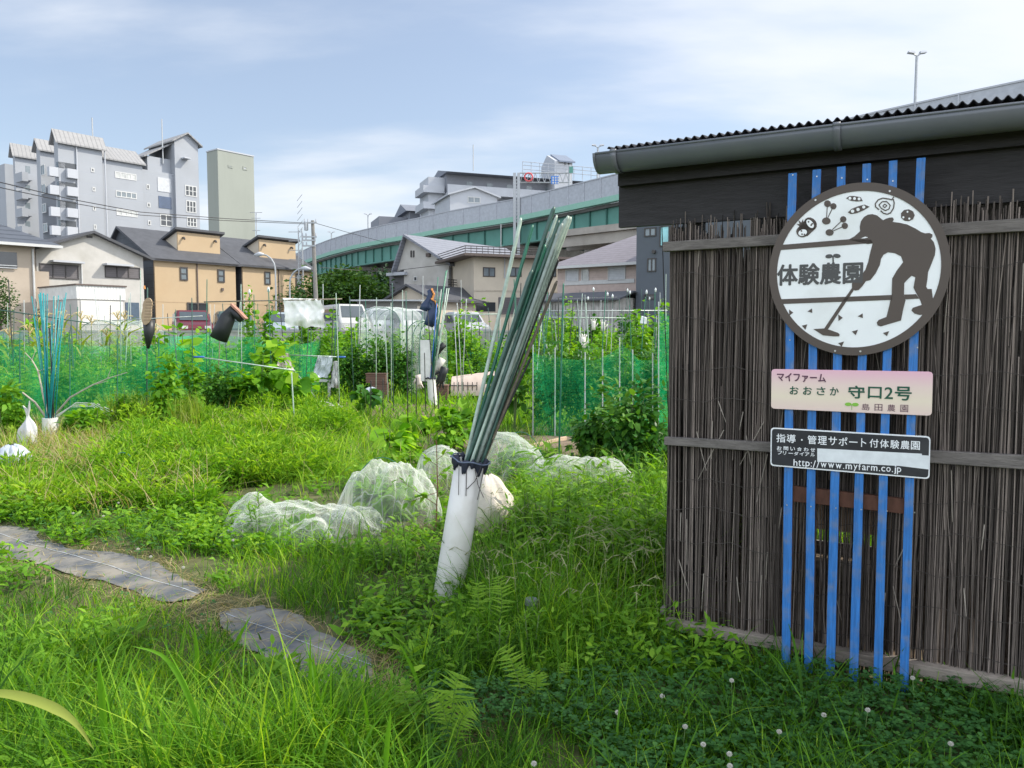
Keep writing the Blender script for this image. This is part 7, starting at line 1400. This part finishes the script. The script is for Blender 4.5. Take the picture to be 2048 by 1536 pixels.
# ---- feathery bright herbs between the path and the plots
def feathery(n, cond, name, h0, h1):
    x, y = scatter(n, 6.5, 14); px, py = proj(x, y); k = cond(px, py); x, y = x[k], y[k]; m_ = len(x); az = rng.uniform(0, 6.28, (m_, 9)); hh = rng.uniform(h0, h1, m_)*(1+.4*vnoise(x, y, 1.2, 5))
    X = np.repeat(x, 9) + rng.normal(0, .05, m_*9); Y = np.repeat(y, 9) + rng.normal(0, .05, m_*9)
    V, F, T = blades(X, Y, np.repeat(hh, 9)*rng.uniform(.4, 1.15, m_*9), rng.uniform(.004, .009, m_*9), rng.uniform(.3, 1.9, m_*9), np.repeat(np.clip(rng.normal(.66, .22, m_), 0, 1), 9)+rng.normal(0, .08, m_*9), az=az.ravel()); tag(link(name, npmesh(name, V, F, T), L_LAWN), None, None, kind='stuff')
feathery(5500, lambda px, py: (px > 205) & (px < 735) & (py < 975) & (py > 818), 'feathery_herbs', .30, .52)
feathery(4500, lambda px, py: ((px < 330) & (py < 870)) | ((px > 560) & (px < 960) & (py < 835)), 'plot_grass', .22, .42)
# ---- rank feathery thicket of weeds between the path and the plots: soft clumps of fine leaves
lv = Leaves(); r3 = np.random.default_rng(8)
for k in range(330):
    px_, py_ = (r3.uniform(190, 740), r3.uniform(835, 985)) if k < 235 else (r3.uniform(-30, 460), r3.uniform(930, 1030))
    if inpoly(np.array([px_]), np.array([py_]), NETS)[0] or (px_ < 260 and py_ < 955): continue
    b = gnd(px_, py_); hh = r3.uniform(.16, .58)*(1 if k < 235 else .6)*(.75+.7*max(-.5, mnoise.noise(Vector((px_*.012, py_*.02, 1))))); ww = r3.uniform(.16, .34); n = int(r3.uniform(130, 260)); t = r3.uniform(0, 1, n)**.7; a = r3.uniform(0, 6.28, n); rad = ww*(.25+.75*t)*r3.uniform(0, 1, n)**.6
    P = np.stack([b.x+rad*np.cos(a), b.y+rad*np.sin(a), hh*t*(1-.25*(rad/ww)**2)+.02], 1); D = unit(np.stack([np.cos(a)*.7, np.sin(a)*.7, r3.uniform(-.1, 1.3, n)], 1)+r3.normal(0, .35, (n, 3))); S, N = frames(D, r3, .5); L = r3.uniform(.045, .11, n)
    lv.add(*LEAF4, P, S, D, N, L*.15+.003, L, np.clip(r3.normal(.25+.5*t, .16, n)+r3.normal(0, .16), 0, 1))
tag(lv.build('weed_thicket', L_MID), None, None, kind='stuff')
n = 1500; pp = [gnd(a, b) for a, b in zip(r3.uniform(-30, 740, n), r3.uniform(840, 1040, n))]; X = np.array([q.x for q in pp]); Y_ = np.array([q.y for q in pp]); qx, qy = proj(X, Y_); k = ~inpoly(qx, qy, NETS); X, Y_ = X[k], Y_[k]; n = len(X)
V, F, T = blades(X, Y_, rng.uniform(.25, .62, n), rng.uniform(.004, .008, n), rng.uniform(.1, 1.3, n), rng.uniform(.3, 1, n)); tag(link('dead_stalks', npmesh('dead_stalks', V, F, T), L_DRY), None, None, kind='stuff')
# ---- clover carpet and its flowers
x, y = scatter(34000, 2.0, 6.2); px, py = proj(x, y); k = (((px > 850) & (py > 1385) & (vnoise(x, y, 1.0, 21) > -.35)) | ((px > 1180) & (py > 1300) & (rng.random(len(x)) < .5)) | ((px < 700) & (py < 1120) & (rng.random(len(x)) < .55)) | ((px < 850) & (py > 1230) & (rng.random(len(x)) < .07))); 
for poly in MATS_PX: k &= ~inpoly(px, py, poly)
x, y = x[k], y[k]; z = gz(x, y); m_ = len(x); lv = Leaves(); hh = rng.uniform(.03, .105, m_); a0 = rng.uniform(0, 6.28, m_); tl_ = rng.normal(0, .25, (m_, 2)); tn = np.clip(rng.normal(.42, .18, m_), 0, 1)
for j in range(3):
    a = a0 + j*2.094; D = unit(np.stack([np.cos(a), np.sin(a), .15+tl_[:, 0]*np.cos(a)+tl_[:, 1]*np.sin(a)], 1)); S, N = frames(D, rng, .92); L = rng.uniform(.011, .020, m_)
    lv.add([(0, 0, 0), (.5, .55, .12), (.3, 1, .06), (-.3, 1, .06), (-.5, .55, .12)], [(0, 1, 2), (0, 2, 3), (0, 3, 4)], np.stack([x, y, z+hh], 1), S, D, N, L*1.05, L, tn)
tag(lv.build('clover', L_CLOV), None, None, kind='stuff')
m_flow = mat('clover_flower', (.50, .49, .43), rough=.8, var=.15); m_fstem = mat('flower_stem', (.12, .20, .06))
FL = [(1826, 1364), (1650, 1432), (1325, 1393), (1733, 1422), (1233, 1426), (1460, 1508), (1409, 1488), (1460, 1530), (1368, 1452), (1462, 1366), (1069, 1534), (583, 1400), (690, 1363), (275, 1093), (300, 1108), (146, 1021), (208, 1028), (237, 1000), (365, 1131), (465, 1072), (1904, 1490), (1560, 1462)]
proto = None
for k, (fx, fy) in enumerate(FL):
    hh = .13 if fy > 1200 else .16; b = gnd(fx, fy, hh); b.z = hgt(b.x, b.y)
    if proto is None:
        proto = thing('clover_flower', None, 'flower', b); s_ = MB().tube([b, b+Vector((.006, 0, .06)), b+Vector((0, .004, .13))], .0014, n=5).build('stem', m_fstem, proto); hd = MB()
        for q in range(46):
            ph = math.acos(1-2*(q+.5)/46); th = q*2.399963; d = Vector((math.sin(ph)*math.cos(th), math.sin(ph)*math.sin(th), math.cos(ph)*.85)); c0 = b+Vector((0, .004, .135)); hd.tube([c0+d*.003, c0+d*.0075, c0+d*.0100], [.0012, .0014, .0005], n=4)
        hd.build('flower_head', m_flow, proto); r = proto
    else:
        r = proto.copy(); COL.objects.link(r); r.location = b; r.rotation_euler = (0, 0, k*1.3)
        for ch in list(proto.children): c = ch.copy(); COL.objects.link(c); c.parent = r
    r['group'] = 'white clover flowers'; r['label'] = 'small white clover flower in the shaded grass by the shed' if fx > 1000 else 'small white clover flower in the grass beside the path'
# ---- ferns
_ol = [(0, -.03)] + [(.5*(1-k/7)**.7 if k % 2 == 0 else .33*(1-k/7)**.7, .03+k/7*.85) for k in range(7)] + [(0, 1.0)]
PINNA = ([(x, y, -.10*y*y) for x, y in _ol] + [(-x, y, -.10*y*y) for x, y in _ol[1:-1]] + [(0, y, .02-.10*y*y) for x, y in _ol[1:-1]], [])
_n = len(_ol); _f = []
for _k in range(7):
    r0, l0, c0 = 1+_k, _n+_k, _n+7+_k
    if _k < 6: _f += [(r0, r0+1, c0), (c0, r0+1, c0+1), (l0, c0, l0+1), (c0, c0+1, l0+1)]
_f += [(0, 1, _n+7), (0, _n+7, _n), (7, 8, _n+13), (_n+6, _n+13, 8)]
PINNA = (PINNA[0], _f)
def fern(label, fronds, grp='ferns in front of the pipe'):
    b0 = gnd(*fronds[0][0]); t = thing('fern', label, 'fern', b0, grp)
    for (bx, by), (tx, ty), L_, side in fronds:
        b = gnd(bx, by); b.z = hgt(b.x, b.y); tip = at(tx, ty, b.y - side); m_ = MB(); pts = []; ctrl = b.lerp(tip, .6) + Vector((rng.normal(0, .03), .05, (tip-b).length*rng.uniform(.05, .20)))
        for i in range(21): u = i/20; pts.append(b*(1-u)**2 + ctrl*2*u*(1-u) + tip*u*u)
        m_.tube(pts, [.0026*(1-i/24) for i in range(21)], n=5); fr = m_.build('frond', m_stem, t); lv = Leaves(); Ps, Ds, Ls = [], [], []; tot = sum((pts[i+1]-pts[i]).length for i in range(20)); L_ *= .95
        npn = 15
        for q in range(npn):
            u = .16 + .84*(q/npn); i = min(19, int(u*20)); p = pts[i].lerp(pts[i+1], u*20-i); d = (pts[i+1]-pts[i]).normalized(); sd = d.cross(Vector((0, -1, .25))).normalized(); ln = L_*math.sin(math.pi*min(1, (u-.08)*.98))**.75*(1.05-.35*u)
            for sg in (-1, 1):
                dv = (sd*sg + d*rng.uniform(.15, .5) + Vector((0, -.10+rng.normal(0, .09), rng.normal(-.03, .08)))).normalized(); Ps.append(p+d*rng.normal(0, .003)); Ds.append(dv); Ls.append(ln*rng.uniform(.78, 1.1))
        Ps, Ds, Ls = np.array([tuple(q) for q in Ps]), unit(np.array([tuple(q) for q in Ds])+rng.normal(0, .06, (len(Ds), 3))), np.array(Ls); S, N = frames(Ds, rng, .9); nrm = np.array([0.1, -.75, .6]); S = unit(np.cross(Ds, np.tile(nrm, (len(Ds), 1)))); N = np.cross(S, Ds); lv.add(*PINNA, Ps, S, Ds, N, .004+Ls*.13, Ls, np.clip(rng.normal(.45, .12, len(Ls)), 0, 1)); lv.build('leaflets', L_FERN, fr)
fern('tall twin-frond fern just right of the foot of the pipe', [((960, 1300), (958, 1165), .085, .05), ((985, 1300), (992, 1150), .10, .05), ((950, 1305), (893, 1245), .06, .06), ((1000, 1310), (1060, 1225), .05, .02)])
fern('fern with drooping frond below the grey pipe stub', [((1050, 1425), (1004, 1292), .085, .08), ((1050, 1425), (1062, 1345), .07, .08), ((1055, 1425), (1040, 1330), .05, .04)])
fern('small curled fern beside the drooping one', [((1110, 1400), (1130, 1325), .04, .02), ((1105, 1400), (1085, 1345), .03, .03)])
fern('largest bright fern near the bottom of the frame', [((905, 1520), (922, 1345), .11, .10), ((900, 1520), (862, 1390), .08, .10), ((910, 1525), (957, 1415), .08, .08), ((890, 1525), (845, 1475), .06, .08)])
fern('fern with two fronds at the end of the dark fabric', [((800, 1470), (808, 1368), .07, .06), ((795, 1470), (760, 1385), .07, .06), ((740, 1480), (728, 1380), .05, .05)])
fern('fern half hidden in the near grass left of the largest one', [((700, 1500), (665, 1410), .06, .05), ((705, 1500), (732, 1420), .06, .05)])
# ---- tall leafy weeds (goldenrod like)
def leafy_stem(label, px, py, h, n=1, grp='tall leafy weed stems', spread=.1, leaf=None):
    b = gnd(px, py); t = thing('weed_plant', label, 'weed', b, grp); m_ = MB(); lv = Leaves()
    for k in range(n):
        a = rng.uniform(0, 6.28); o = Vector((math.cos(a), math.sin(a), 0))*spread*rng.uniform(.2, 1)*(n > 1); hh = h*rng.uniform(.7, 1.1); bb = b+o; top = bb+Vector((rng.normal(0, .05), rng.normal(0, .05), hh)); m_.tube([bb, bb.lerp(top, .5)+Vector((.01, 0, 0)), top], [.005, .004, .0025], n=5); q = 34; u = np.linspace(.12, 1, q); ang = np.arange(q)*2.4+rng.uniform(0, 6)
        P = np.array([tuple(bb.lerp(top, v)) for v in u]); D = unit(np.stack([np.cos(ang), np.sin(ang), .25+.9*u**3], 1)); S, N = frames(D, rng, .9); L = (.125-.06*u**2)*rng.uniform(.75, 1.1, q)*(h/.5)**.5; lv.add(*LANCE, P, S, D, N, L*.20, L, np.clip(rng.normal(.3, .08, q)+.4*u**2, 0, 1))
    m_.build('stem', m_stem, t); lv.build('foliage', leaf or L_WEED, t)
for lb, px, py, h, n, sp in (('leafy weed standing up through the low white net', 512, 1085, .33, 3, .05), ('big clump of leafy weeds just right of the cloth sack', 1085, 1120, .52, 11, .22), ('leafy weed clump in front of the long white net tunnel', 1165, 1060, .42, 8, .25), ('leafy weeds at the end of the long white net tunnel', 1240, 1040, .36, 6, .18), ('dark leafy weeds between the pipe and the tall clump', 1048, 1120, .36, 5, .12),
    ('leafy weeds in the grass left of the pipe', 780, 1130, .22, 6, .2), ('small leafy weed beside the path fabric', 645, 1120, .18, 3, .12), ('leafy weed at the edge of the shaded path', 640, 1440, .25, 3, .08), ('leafy weeds by the grey pipe stub', 1010, 1330, .22, 5, .15), ('leafy weed in the grass near the shed corner', 1285, 1120, .30, 5, .2), ('weed stalks among the feathery herbs', 330, 1000, .30, 8, .4)): leafy_stem(lb, px, py, h, n, spread=sp)
# woody shoot with paired leaves in front of the tall net heap
b = gnd(872, 1060); t = thing('shoot', 'slender reddish shoot with oval leaves in front of the tall net heap', 'plant', b); m = MB(); tp = at(873, 880, b.y); m.tube([b, b.lerp(tp, .5)+Vector((.01, 0, 0)), tp], [.006, .005, .003], n=5)
Ps, Ds, Ls = [], [], []
for (x0, y0), (x1, y1) in (((873, 1010), (800, 960)), ((873, 985), (815, 1005)), ((873, 930), (835, 905)), ((873, 920), (925, 880)), ((873, 955), (900, 935)), ((873, 890), (860, 850))):
    a, c = at(x0, y0, b.y), at(x1, y1, b.y-.1); m.tube([a, c], [.003, .0015], n=4)
    for q in range(6): g = .25+.15*q; Ps.append(a.lerp(c, min(1, g))); d = (c-a).normalized(); Ds.append((d+Vector((rng.normal(0, .4), -.3, (-1)**q*.7))).normalized()); Ls.append(rng.uniform(.055, .09))
m.build('stem', mat('red_stem', (.16, .08, .045)), t); lv = Leaves(); D = np.array([tuple(q) for q in Ds]); S, N = frames(D, rng, .8); lv.add(*LEAF8, np.array([tuple(q) for q in Ps]), S, D, N, np.array(Ls)*.6, np.array(Ls), rng.uniform(.3, .7, len(Ls))); lv.build('foliage', L_MID, t)
# seed heads over the long grass, and a few individual blades at the very front
m_seed = mat('seed_head', (.26, .27, .13), var=.25); V = []; m = MB(); rr = random.Random(5)
for k in range(150):
    b = gnd(rr.uniform(920, 1340), rr.uniform(1010, 1300)); 
    if shed_mask(np.array([b.x]), np.array([b.y]))[0]: continue
    a = rr.uniform(0, 6.28); h = rr.uniform(.30, .52); d = Vector((math.cos(a), math.sin(a), 0)); p1 = b+d*.05+Vector((0, 0, h*.8)); p2 = p1+d*rr.uniform(.05, .13)+Vector((0, 0, .03)); p3 = p2+d*.06-Vector((0, 0, rr.uniform(0, .05))); m.tube([b, p1, p2], [.0012, .0011, .001], n=3, cap=False); m.tube([p2, p2.lerp(p3, .5), p3], [.0010, .0028, .0005], n=4)
    for q in range(3): s_ = p1.lerp(p2, .3+.3*q); m.tube([s_, s_+Vector((rr.uniform(-.03, .03), rr.uniform(-.03, .03), rr.uniform(-.02, .02)))], [.0028, .0006], n=4)
tag(m.build('seed_grass', m_seed), None, None, kind='stuff')
def front_blade(label, pts, w, Y, leaf=L_LAWN, tint=.5):
    P = [at(x, y, Y+dy) for x, y, dy in pts]; n = 24; V = []; T = []
    for i in range(n+1):
        g = i/n*(len(P)-1); j = min(int(g), len(P)-2); f = g-j; p = P[j].lerp(P[j+1], f)
        if 0 < j: pass
        d = (P[j+1]-P[j]).normalized(); s = d.cross(Vector((0, -.8, .6))).normalized(); k = w*min(1, (1-i/n)*2.2+.02)*min(1, .55+i/n*1.5)/2; V += [tuple(p-s*k), tuple(p+Vector((0, .3*k, -.35*k))), tuple(p+s*k)]; T += [tint]*3
    F = [(i*3+j, i*3+j+1, i*3+j+4, i*3+j+3) for i in range(n) for j in range(2)]; return tag(link('grass_blade', npmesh('grass_blade', np.array(V), np.array(F), np.array(T), smooth=True), leaf), label, 'grass blade', 'broad grass blades at the front')
def smooth(pts, n=10):
    out = []
    for i in range(n+1):
        u = i/n*(len(pts)-1); j = min(int(u), len(pts)-2); f = u-j; p0, p1, p2, p3 = pts[max(j-1, 0)], pts[j], pts[j+1], pts[min(j+2, len(pts)-1)]
        out.append(tuple(.5*((2*p1[k]) + (-p0[k]+p2[k])*f + (2*p0[k]-5*p1[k]+4*p2[k]-p3[k])*f*f + (-p0[k]+3*p1[k]-3*p2[k]+p3[k])*f**3) for k in range(3)))
    return out
front_blade('broad pale yellow-green blade arching in from the frame edge at the bottom', smooth([(-40, 1384, 0), (30, 1390, 0), (100, 1412, .0), (150, 1445, 0), (188, 1500, 0)], 14), .020, 1.55, L_CORN, .72)
for lb, pts, w, Y in (('tall upright broad blade left of the dark fabric', [(212, 1520, 0), (204, 1400, 0), (195, 1305, 0)], .022, 2.3), ('long blade arching over toward the dark fabric', [(420, 1530, 0), (380, 1400, 0), (330, 1315, 0), (262, 1292, -.05)], .016, 2.35), ('thin upright blade standing in front of the dark fabric', [(620, 1460, 0), (620, 1380, 0), (621, 1268, 0)], .014, 2.6), ('short broad blade leaning over the dark fabric', [(465, 1300, 0), (480, 1270, 0), (503, 1230, 0)], .016, 3.3), ('upright blade among the near grass below the fabric', [(392, 1380, 0), (394, 1310, 0), (388, 1250, 0)], .018, 2.9), ('long thin blade leaning at the shaded side of the path', [(850, 1420, 0), (830, 1350, 0), (796, 1280, -.05)], .014, 2.9), ('bright broad blade at the bottom beside the ferns', [(770, 1560, 0), (775, 1480, 0), (782, 1420, 0)], .016, 2.2)): front_blade(lb, smooth(pts), w, Y, L_LAWN, .45)
# ------------------------------------------------------------------ crops of the middle and far plots
def leafsize(Y, px_): return px_*Y/FPX
def grow(label, px, py, wpx, hpx, kind, grp):
    Y = gnd(px, py).y; w, h = wpx*Y/FPX, hpx*Y/FPX
    K = {'tomato': (L_DARK, LANCE, .45, 1500, .085), 'pepper': (L_DARK, LANCE, .42, 1700, .10), 'squash': (L_SQ, LEAF8, .85, 150, .19), 'bean': (L_MID, LEAF8, .7, 520, .10), 'leafy': (L_MID, LANCE, .4, 800, .12), 'herb': (L_MID, LEAF4, .4, 1100, .07), 'yellow': (L_SQ, LEAF8, .7, 420, .11), 'egg': (L_DARK, LEAF8, .6, 110, .18)}[kind]
    n = int(K[3]*min(1.6, max(.5, w*h/1.0))); nm = {'tomato': 'tomato_plant', 'pepper': 'pepper_plant', 'squash': 'squash_plant', 'bean': 'bean_plant', 'leafy': 'vegetable_plant', 'herb': 'vegetable_plant', 'yellow': 'vegetable_plant', 'egg': 'eggplant'}[kind]
    return plant(nm, label, nm.split('_')[0] + (' plant' if '_' in nm else ''), px, py, w, h, n, K[4], K[0], grp, template=K[1], asp=K[2], droop=.35 if kind in ('squash', 'egg') else .2, hollow=.15, low=.05 if kind != 'egg' else .3)
G1 = 'crops in the middle plots'
for a in (('tangle of tomato leaves behind the dark green net, at its open end', 1105, 868, 105, 178, 'tomato', G1), ('dense dark tomato plant in the middle of the dark green net', 1172, 870, 115, 182, 'tomato', G1), ('tomato plant under the peak of the dark green net', 1236, 868, 100, 176, 'tomato', G1), ('tomato plant at the shed end of the dark green net', 1302, 862, 90, 170, 'tomato', G1),
    ('tall pepper plant with glossy leaves in front of the dark green net', 1255, 948, 130, 185, 'pepper', G1), ('shorter pepper plant left of the tall one in front of the dark green net', 1182, 932, 95, 118, 'pepper', G1), ('lower pepper plant close to the shed corner', 1310, 950, 85, 130, 'pepper', G1), ('young eggplant with big drooping leaves between the stakes and the net', 1026, 872, 62, 150, 'egg', G1), ('second eggplant close behind the stakes', 1000, 850, 60, 110, 'egg', G1),
    ('low squash with broad bright leaves behind the tall net heap', 778, 912, 115, 62, 'squash', G1), ('squash leaves spreading left of the white pipe post', 845, 868, 90, 40, 'squash', G1), ('leafy plant with large leaves behind the leaning pipe', 900, 905, 95, 85, 'leafy', G1), ('big-leaved plant with heart-shaped leaves at the short black stakes', 735, 848, 60, 80, 'egg', G1), ('bright leafy vegetable beside the white pipe post', 920, 850, 85, 50, 'squash', G1),
    ('squash climbing a stake in front of the bright green net', 520, 838, 125, 150, 'squash', G1), ('taller squash vine with yellowish top leaves', 545, 825, 75, 205, 'yellow', G1), ('squash vine climbing beside the black boot', 366, 838, 62, 195, 'squash', G1), ('dark leafy crop low behind the feathery herbs', 440, 838, 120, 105, 'tomato', G1), ('squash plant under the hanging pinkish cloth', 590, 835, 70, 100, 'squash', G1), ('climbing plant between the crossbar stakes', 503, 795, 46, 185, 'bean', G1),
    ('vine with pale leaves right of the hanging white sheet', 660, 790, 56, 150, 'bean', G1), ('tomato plant behind the grey steel stakes', 700, 800, 85, 120, 'tomato', G1), ('big tomato plant in front of the clear plastic tunnel', 765, 800, 90, 130, 'tomato', G1), ('tomato plant squeezed beside the netted column', 805, 800, 52, 120, 'tomato', G1), ('tomato plants inside the netted column', 842, 790, 46, 135, 'tomato', G1), ('yellow-green vine above the arched beige cover', 940, 770, 90, 150, 'yellow', G1), ('bean vine left of the teal net', 905, 775, 60, 135, 'bean', G1), ('herb row behind the eggplants', 985, 780, 70, 100, 'herb', G1),
    ('dense row of greens behind the dark green net fence, nearest the boot', 300, 835, 120, 130, 'leafy', G1), ('greens behind the dark green net fence in its middle', 215, 840, 120, 135, 'herb', G1), ('greens behind the dark green net fence at the teal stakes', 120, 842, 130, 120, 'leafy', G1), ('greens behind the dark green net fence at the frame edge', 25, 842, 120, 115, 'herb', G1), ('onion bed with thin leaves beside the boot stake', 330, 862, 90, 60, 'herb', G1), ('broad-leaved weed beside the short grey pipe', 178, 872, 50, 50, 'squash', G1), ('low bush in front of the bright green net', 410, 815, 90, 70, 'bean', G1), ('leafy stalk growing up in front of the dark green net, next to the boot stake', 328, 872, 66, 150, 'leafy', G1), ('slim herb growing up in front of the dark green net beside the branch', 248, 874, 55, 115, 'herb', G1), ('low weed clump in front of the dark green net by the hoops', 190, 880, 60, 70, 'leafy', G1), ('climber on the last post of the dark green net', 386, 856, 56, 150, 'bean', G1), ('leafy clump in front of the dark green net at the frame edge', 8, 880, 70, 110, 'leafy', G1),
    ('plant showing through the tallest white net heap', 772, 1036, 130, 75, 'leafy', G1), ('plants showing through the long low white net tunnel', 1160, 992, 170, 52, 'leafy', G1), ('plants showing through the pale net tunnel behind the pipe', 1015, 968, 100, 70, 'herb', G1), ('weeds showing through the low spread net', 585, 1082, 130, 30, 'herb', G1)): grow(*a)
# onion-like upright leaves by the boot stake
x = rng.uniform(0, 1, 900); y = rng.uniform(0, 1, 900); pp = [gnd(215+190*a, 850+26*b) for a, b in zip(x, y)]; X = np.array([p.x for p in pp]); Y_ = np.array([p.y for p in pp])
V, F, T = blades(X, Y_, rng.uniform(.35, .75, 900), rng.uniform(.010, .02, 900), rng.uniform(0, .35, 900), rng.normal(.45, .15, 900), lean=.08); tag(link('onion_leaves', npmesh('onion_leaves', V, F, T), L_CORN), None, None, kind='stuff')
# far rows: one bush or vine after another up to the retaining wall
r2 = np.random.default_rng(99); cnt = 0
for row, (Y, hmin, hmax, n) in enumerate(((15.5, .6, 1.2, 12), (18, .7, 1.6, 16), (21, 1.0, 2.2, 20), (24.5, .9, 2.0, 22), (28, .9, 1.9, 22), (32, .9, 2.0, 26))):
    for k in range(n):
        X = (-.68 + 1.0*(k+.5)/n*1.02 + r2.uniform(-.012, .012))*Y; px = CX+FPX*X/Y; h = r2.uniform(hmin, hmax)*(1.12 if px > 1040 else .8); 
        if px > 1345 or (row == 0 and (px > 1030 or 590 < px < 960)) or (row in (1, 2) and 700 < px < 880) or (row == 1 and 600 < px < 700) or (290 < px < 560 and h > 1.25 and row > 1 and r2.random() < .6): continue
        py = HORIZON+FPX*H/Y; kind = ['bean', 'yellow', 'tomato', 'herb', 'leafy', 'bean', 'tomato'][r2.integers(0, 7)]; K = {'tomato': (L_DARK, LANCE, .45), 'bean': (L_MID, LEAF8, .7), 'yellow': (L_SQ, LEAF8, .7), 'herb': (L_MID, LEAF4, .45), 'leafy': (L_MID, LANCE, .4)}[kind]; w = Y*1.02/n*r2.uniform(.85, 1.35)
        desc = {'tomato': 'dark leafy', 'bean': 'mid green climbing', 'yellow': 'yellow-green broad-leaved', 'herb': 'fine-leaved bushy', 'leafy': 'narrow-leaved bushy'}[kind]; where = 'behind the dark green net by the shed' if px > 1040 else ('between stake bundle and hanging white sheet' if px > 600 else 'below the parked cars')
        plant('vegetable_plant', '%s plant in far rows %s' % (desc, where), 'vegetable plant', px, py, w, h, 520, leafsize(Y, 9.0), K[0], 'plants in the far vegetable rows', seed=row*50+k, template=K[1], asp=K[2], stems=2, hollow=.1, low=.02)
for k in range(15):     # dense bean row on the trellis beyond the dark green net
    Y = 27+2.2*(k % 2); px = 1046+k*20.5; plant('bean_plant', 'tall bean vine filling the far trellis behind the gloves and bottles', 'bean plant', px, HORIZON+FPX*H/Y, 1.0, r2.uniform(1.3, 2.25), 520, .18, (L_MID, L_DARK, L_MID)[k % 3], 'bean vines on the far trellis', seed=700+k, template=LEAF8, asp=.7, stems=2, hollow=.1, low=.0)
for k in range(12):     # leafy row under the vans
    Y = 30+1.5*(k % 2); px = 590+k*27; plant('vegetable_plant', 'low bushy plant in the row just below the parked vans', 'vegetable plant', px, HORIZON+FPX*H/Y, 1.0, r2.uniform(1.2, 2.05), 520, .19, (L_SQ, L_MID)[k % 2], 'bushes below the parked vans', seed=800+k, template=LEAF8, asp=.6, stems=2, hollow=.1, low=.0)
# corn with yellow tassels behind the teal stakes
for k, (px, py, hpx) in enumerate(((62, 800, 150), (78, 790, 165), (96, 795, 180), (132, 790, 172), (165, 785, 165), (185, 780, 150), (238, 785, 165), (252, 790, 170), (312, 790, 140), (22, 800, 140), (115, 800, 150), (215, 790, 130))):
    b = gnd(px, py); Y = b.y; h = hpx*Y/FPX; t = thing('corn_plant', 'corn plant with a drying yellow tassel behind the dark green net fence', 'corn', b, 'corn plants with tassels'); MB().tube([b, b+Vector((.03, 0, h*.85))], [.014, .008], n=6).build('stem', m_stem, t)
    n = 11; u = np.linspace(.15, .85, n); ang = np.arange(n)*math.pi+rng.normal(0, .5, n); V0, F0, T0 = blades(np.full(n, b.x), np.full(n, b.y), rng.uniform(.5, .8, n), rng.uniform(.05, .075, n), rng.uniform(.9, 1.5, n), rng.uniform(.1, .9, n), az=ang, lean=.25); V0 = V0.reshape(n, 7, 3); V0[:, :, 2] += (u*h)[:, None]*.9-.0; link('leaf_blades', npmesh('leaf_blades', V0.reshape(-1, 3), F0, T0), L_CORN, t)
    m = MB(); top = b+Vector((.03, 0, h*.85)); m.tube([top, top+Vector((.01, 0, .30))], [.008, .006], n=5)
    for q in range(9): a = q*.7; m.tube([top+Vector((0, 0, .04+.01*q)), top+Vector((.10*math.cos(a), .10*math.sin(a), .16+.015*q)), top+Vector((.19*math.cos(a), .19*math.sin(a), .15+.01*q))], [.007, .009, .005], n=4)
    m.build('tassel', m_tassel, t)
# grassy bank along the foot of the retaining wall
n = 9000; X = rng.uniform(-26, 10, n); Y_ = rng.uniform(31.5, 35.9, n); V, F, T = blades(X, Y_, rng.uniform(.3, 1.0, n), rng.uniform(.03, .07, n), rng.uniform(.2, .9, n), rng.normal(.6, .2, n)); tag(link('bank_grass', npmesh('bank_grass', V, F, T), L_LAWN), None, None, kind='stuff')
n = 40000; Y_ = rng.uniform(12, 34, n); X = rng.uniform(-.72, .36, n)*Y_; V, F, T = blades(X, Y_, rng.uniform(.12, .42, n), rng.uniform(.012, .03, n), rng.uniform(.2, .9, n), rng.normal(.5, .2, n)); tag(link('plot_weeds', npmesh('plot_weeds', V, F, T), L_LAWN), None, None, kind='stuff')
# grass beyond both sides of the frame
n = 70000; Y_ = 1/rng.uniform(1/34, 1/1.2, n); Y_ = np.where(rng.random(n) < .45, rng.uniform(2, 34, n), Y_); sd = np.where(rng.random(n) < .5, -1, 1); X = sd*(np.where((sd > 0) & (Y_ > 6), .33, .74)*Y_ + rng.uniform(.1, 1.0, n)*(1.5+.8*Y_)); k = ~shed_mask(X, Y_); X, Y_ = X[k], Y_[k]; n = len(X)
V, F, T = blades(X, Y_, rng.uniform(.10, .34, n), rng.uniform(.004, .009, n)*np.clip(Y_/4, 1, 4), rng.uniform(.2, 1.1, n), rng.normal(.42, .2, n)); tag(link('verge_grass', npmesh('verge_grass', V, F, T), L_LAWN), None, None, kind='stuff')
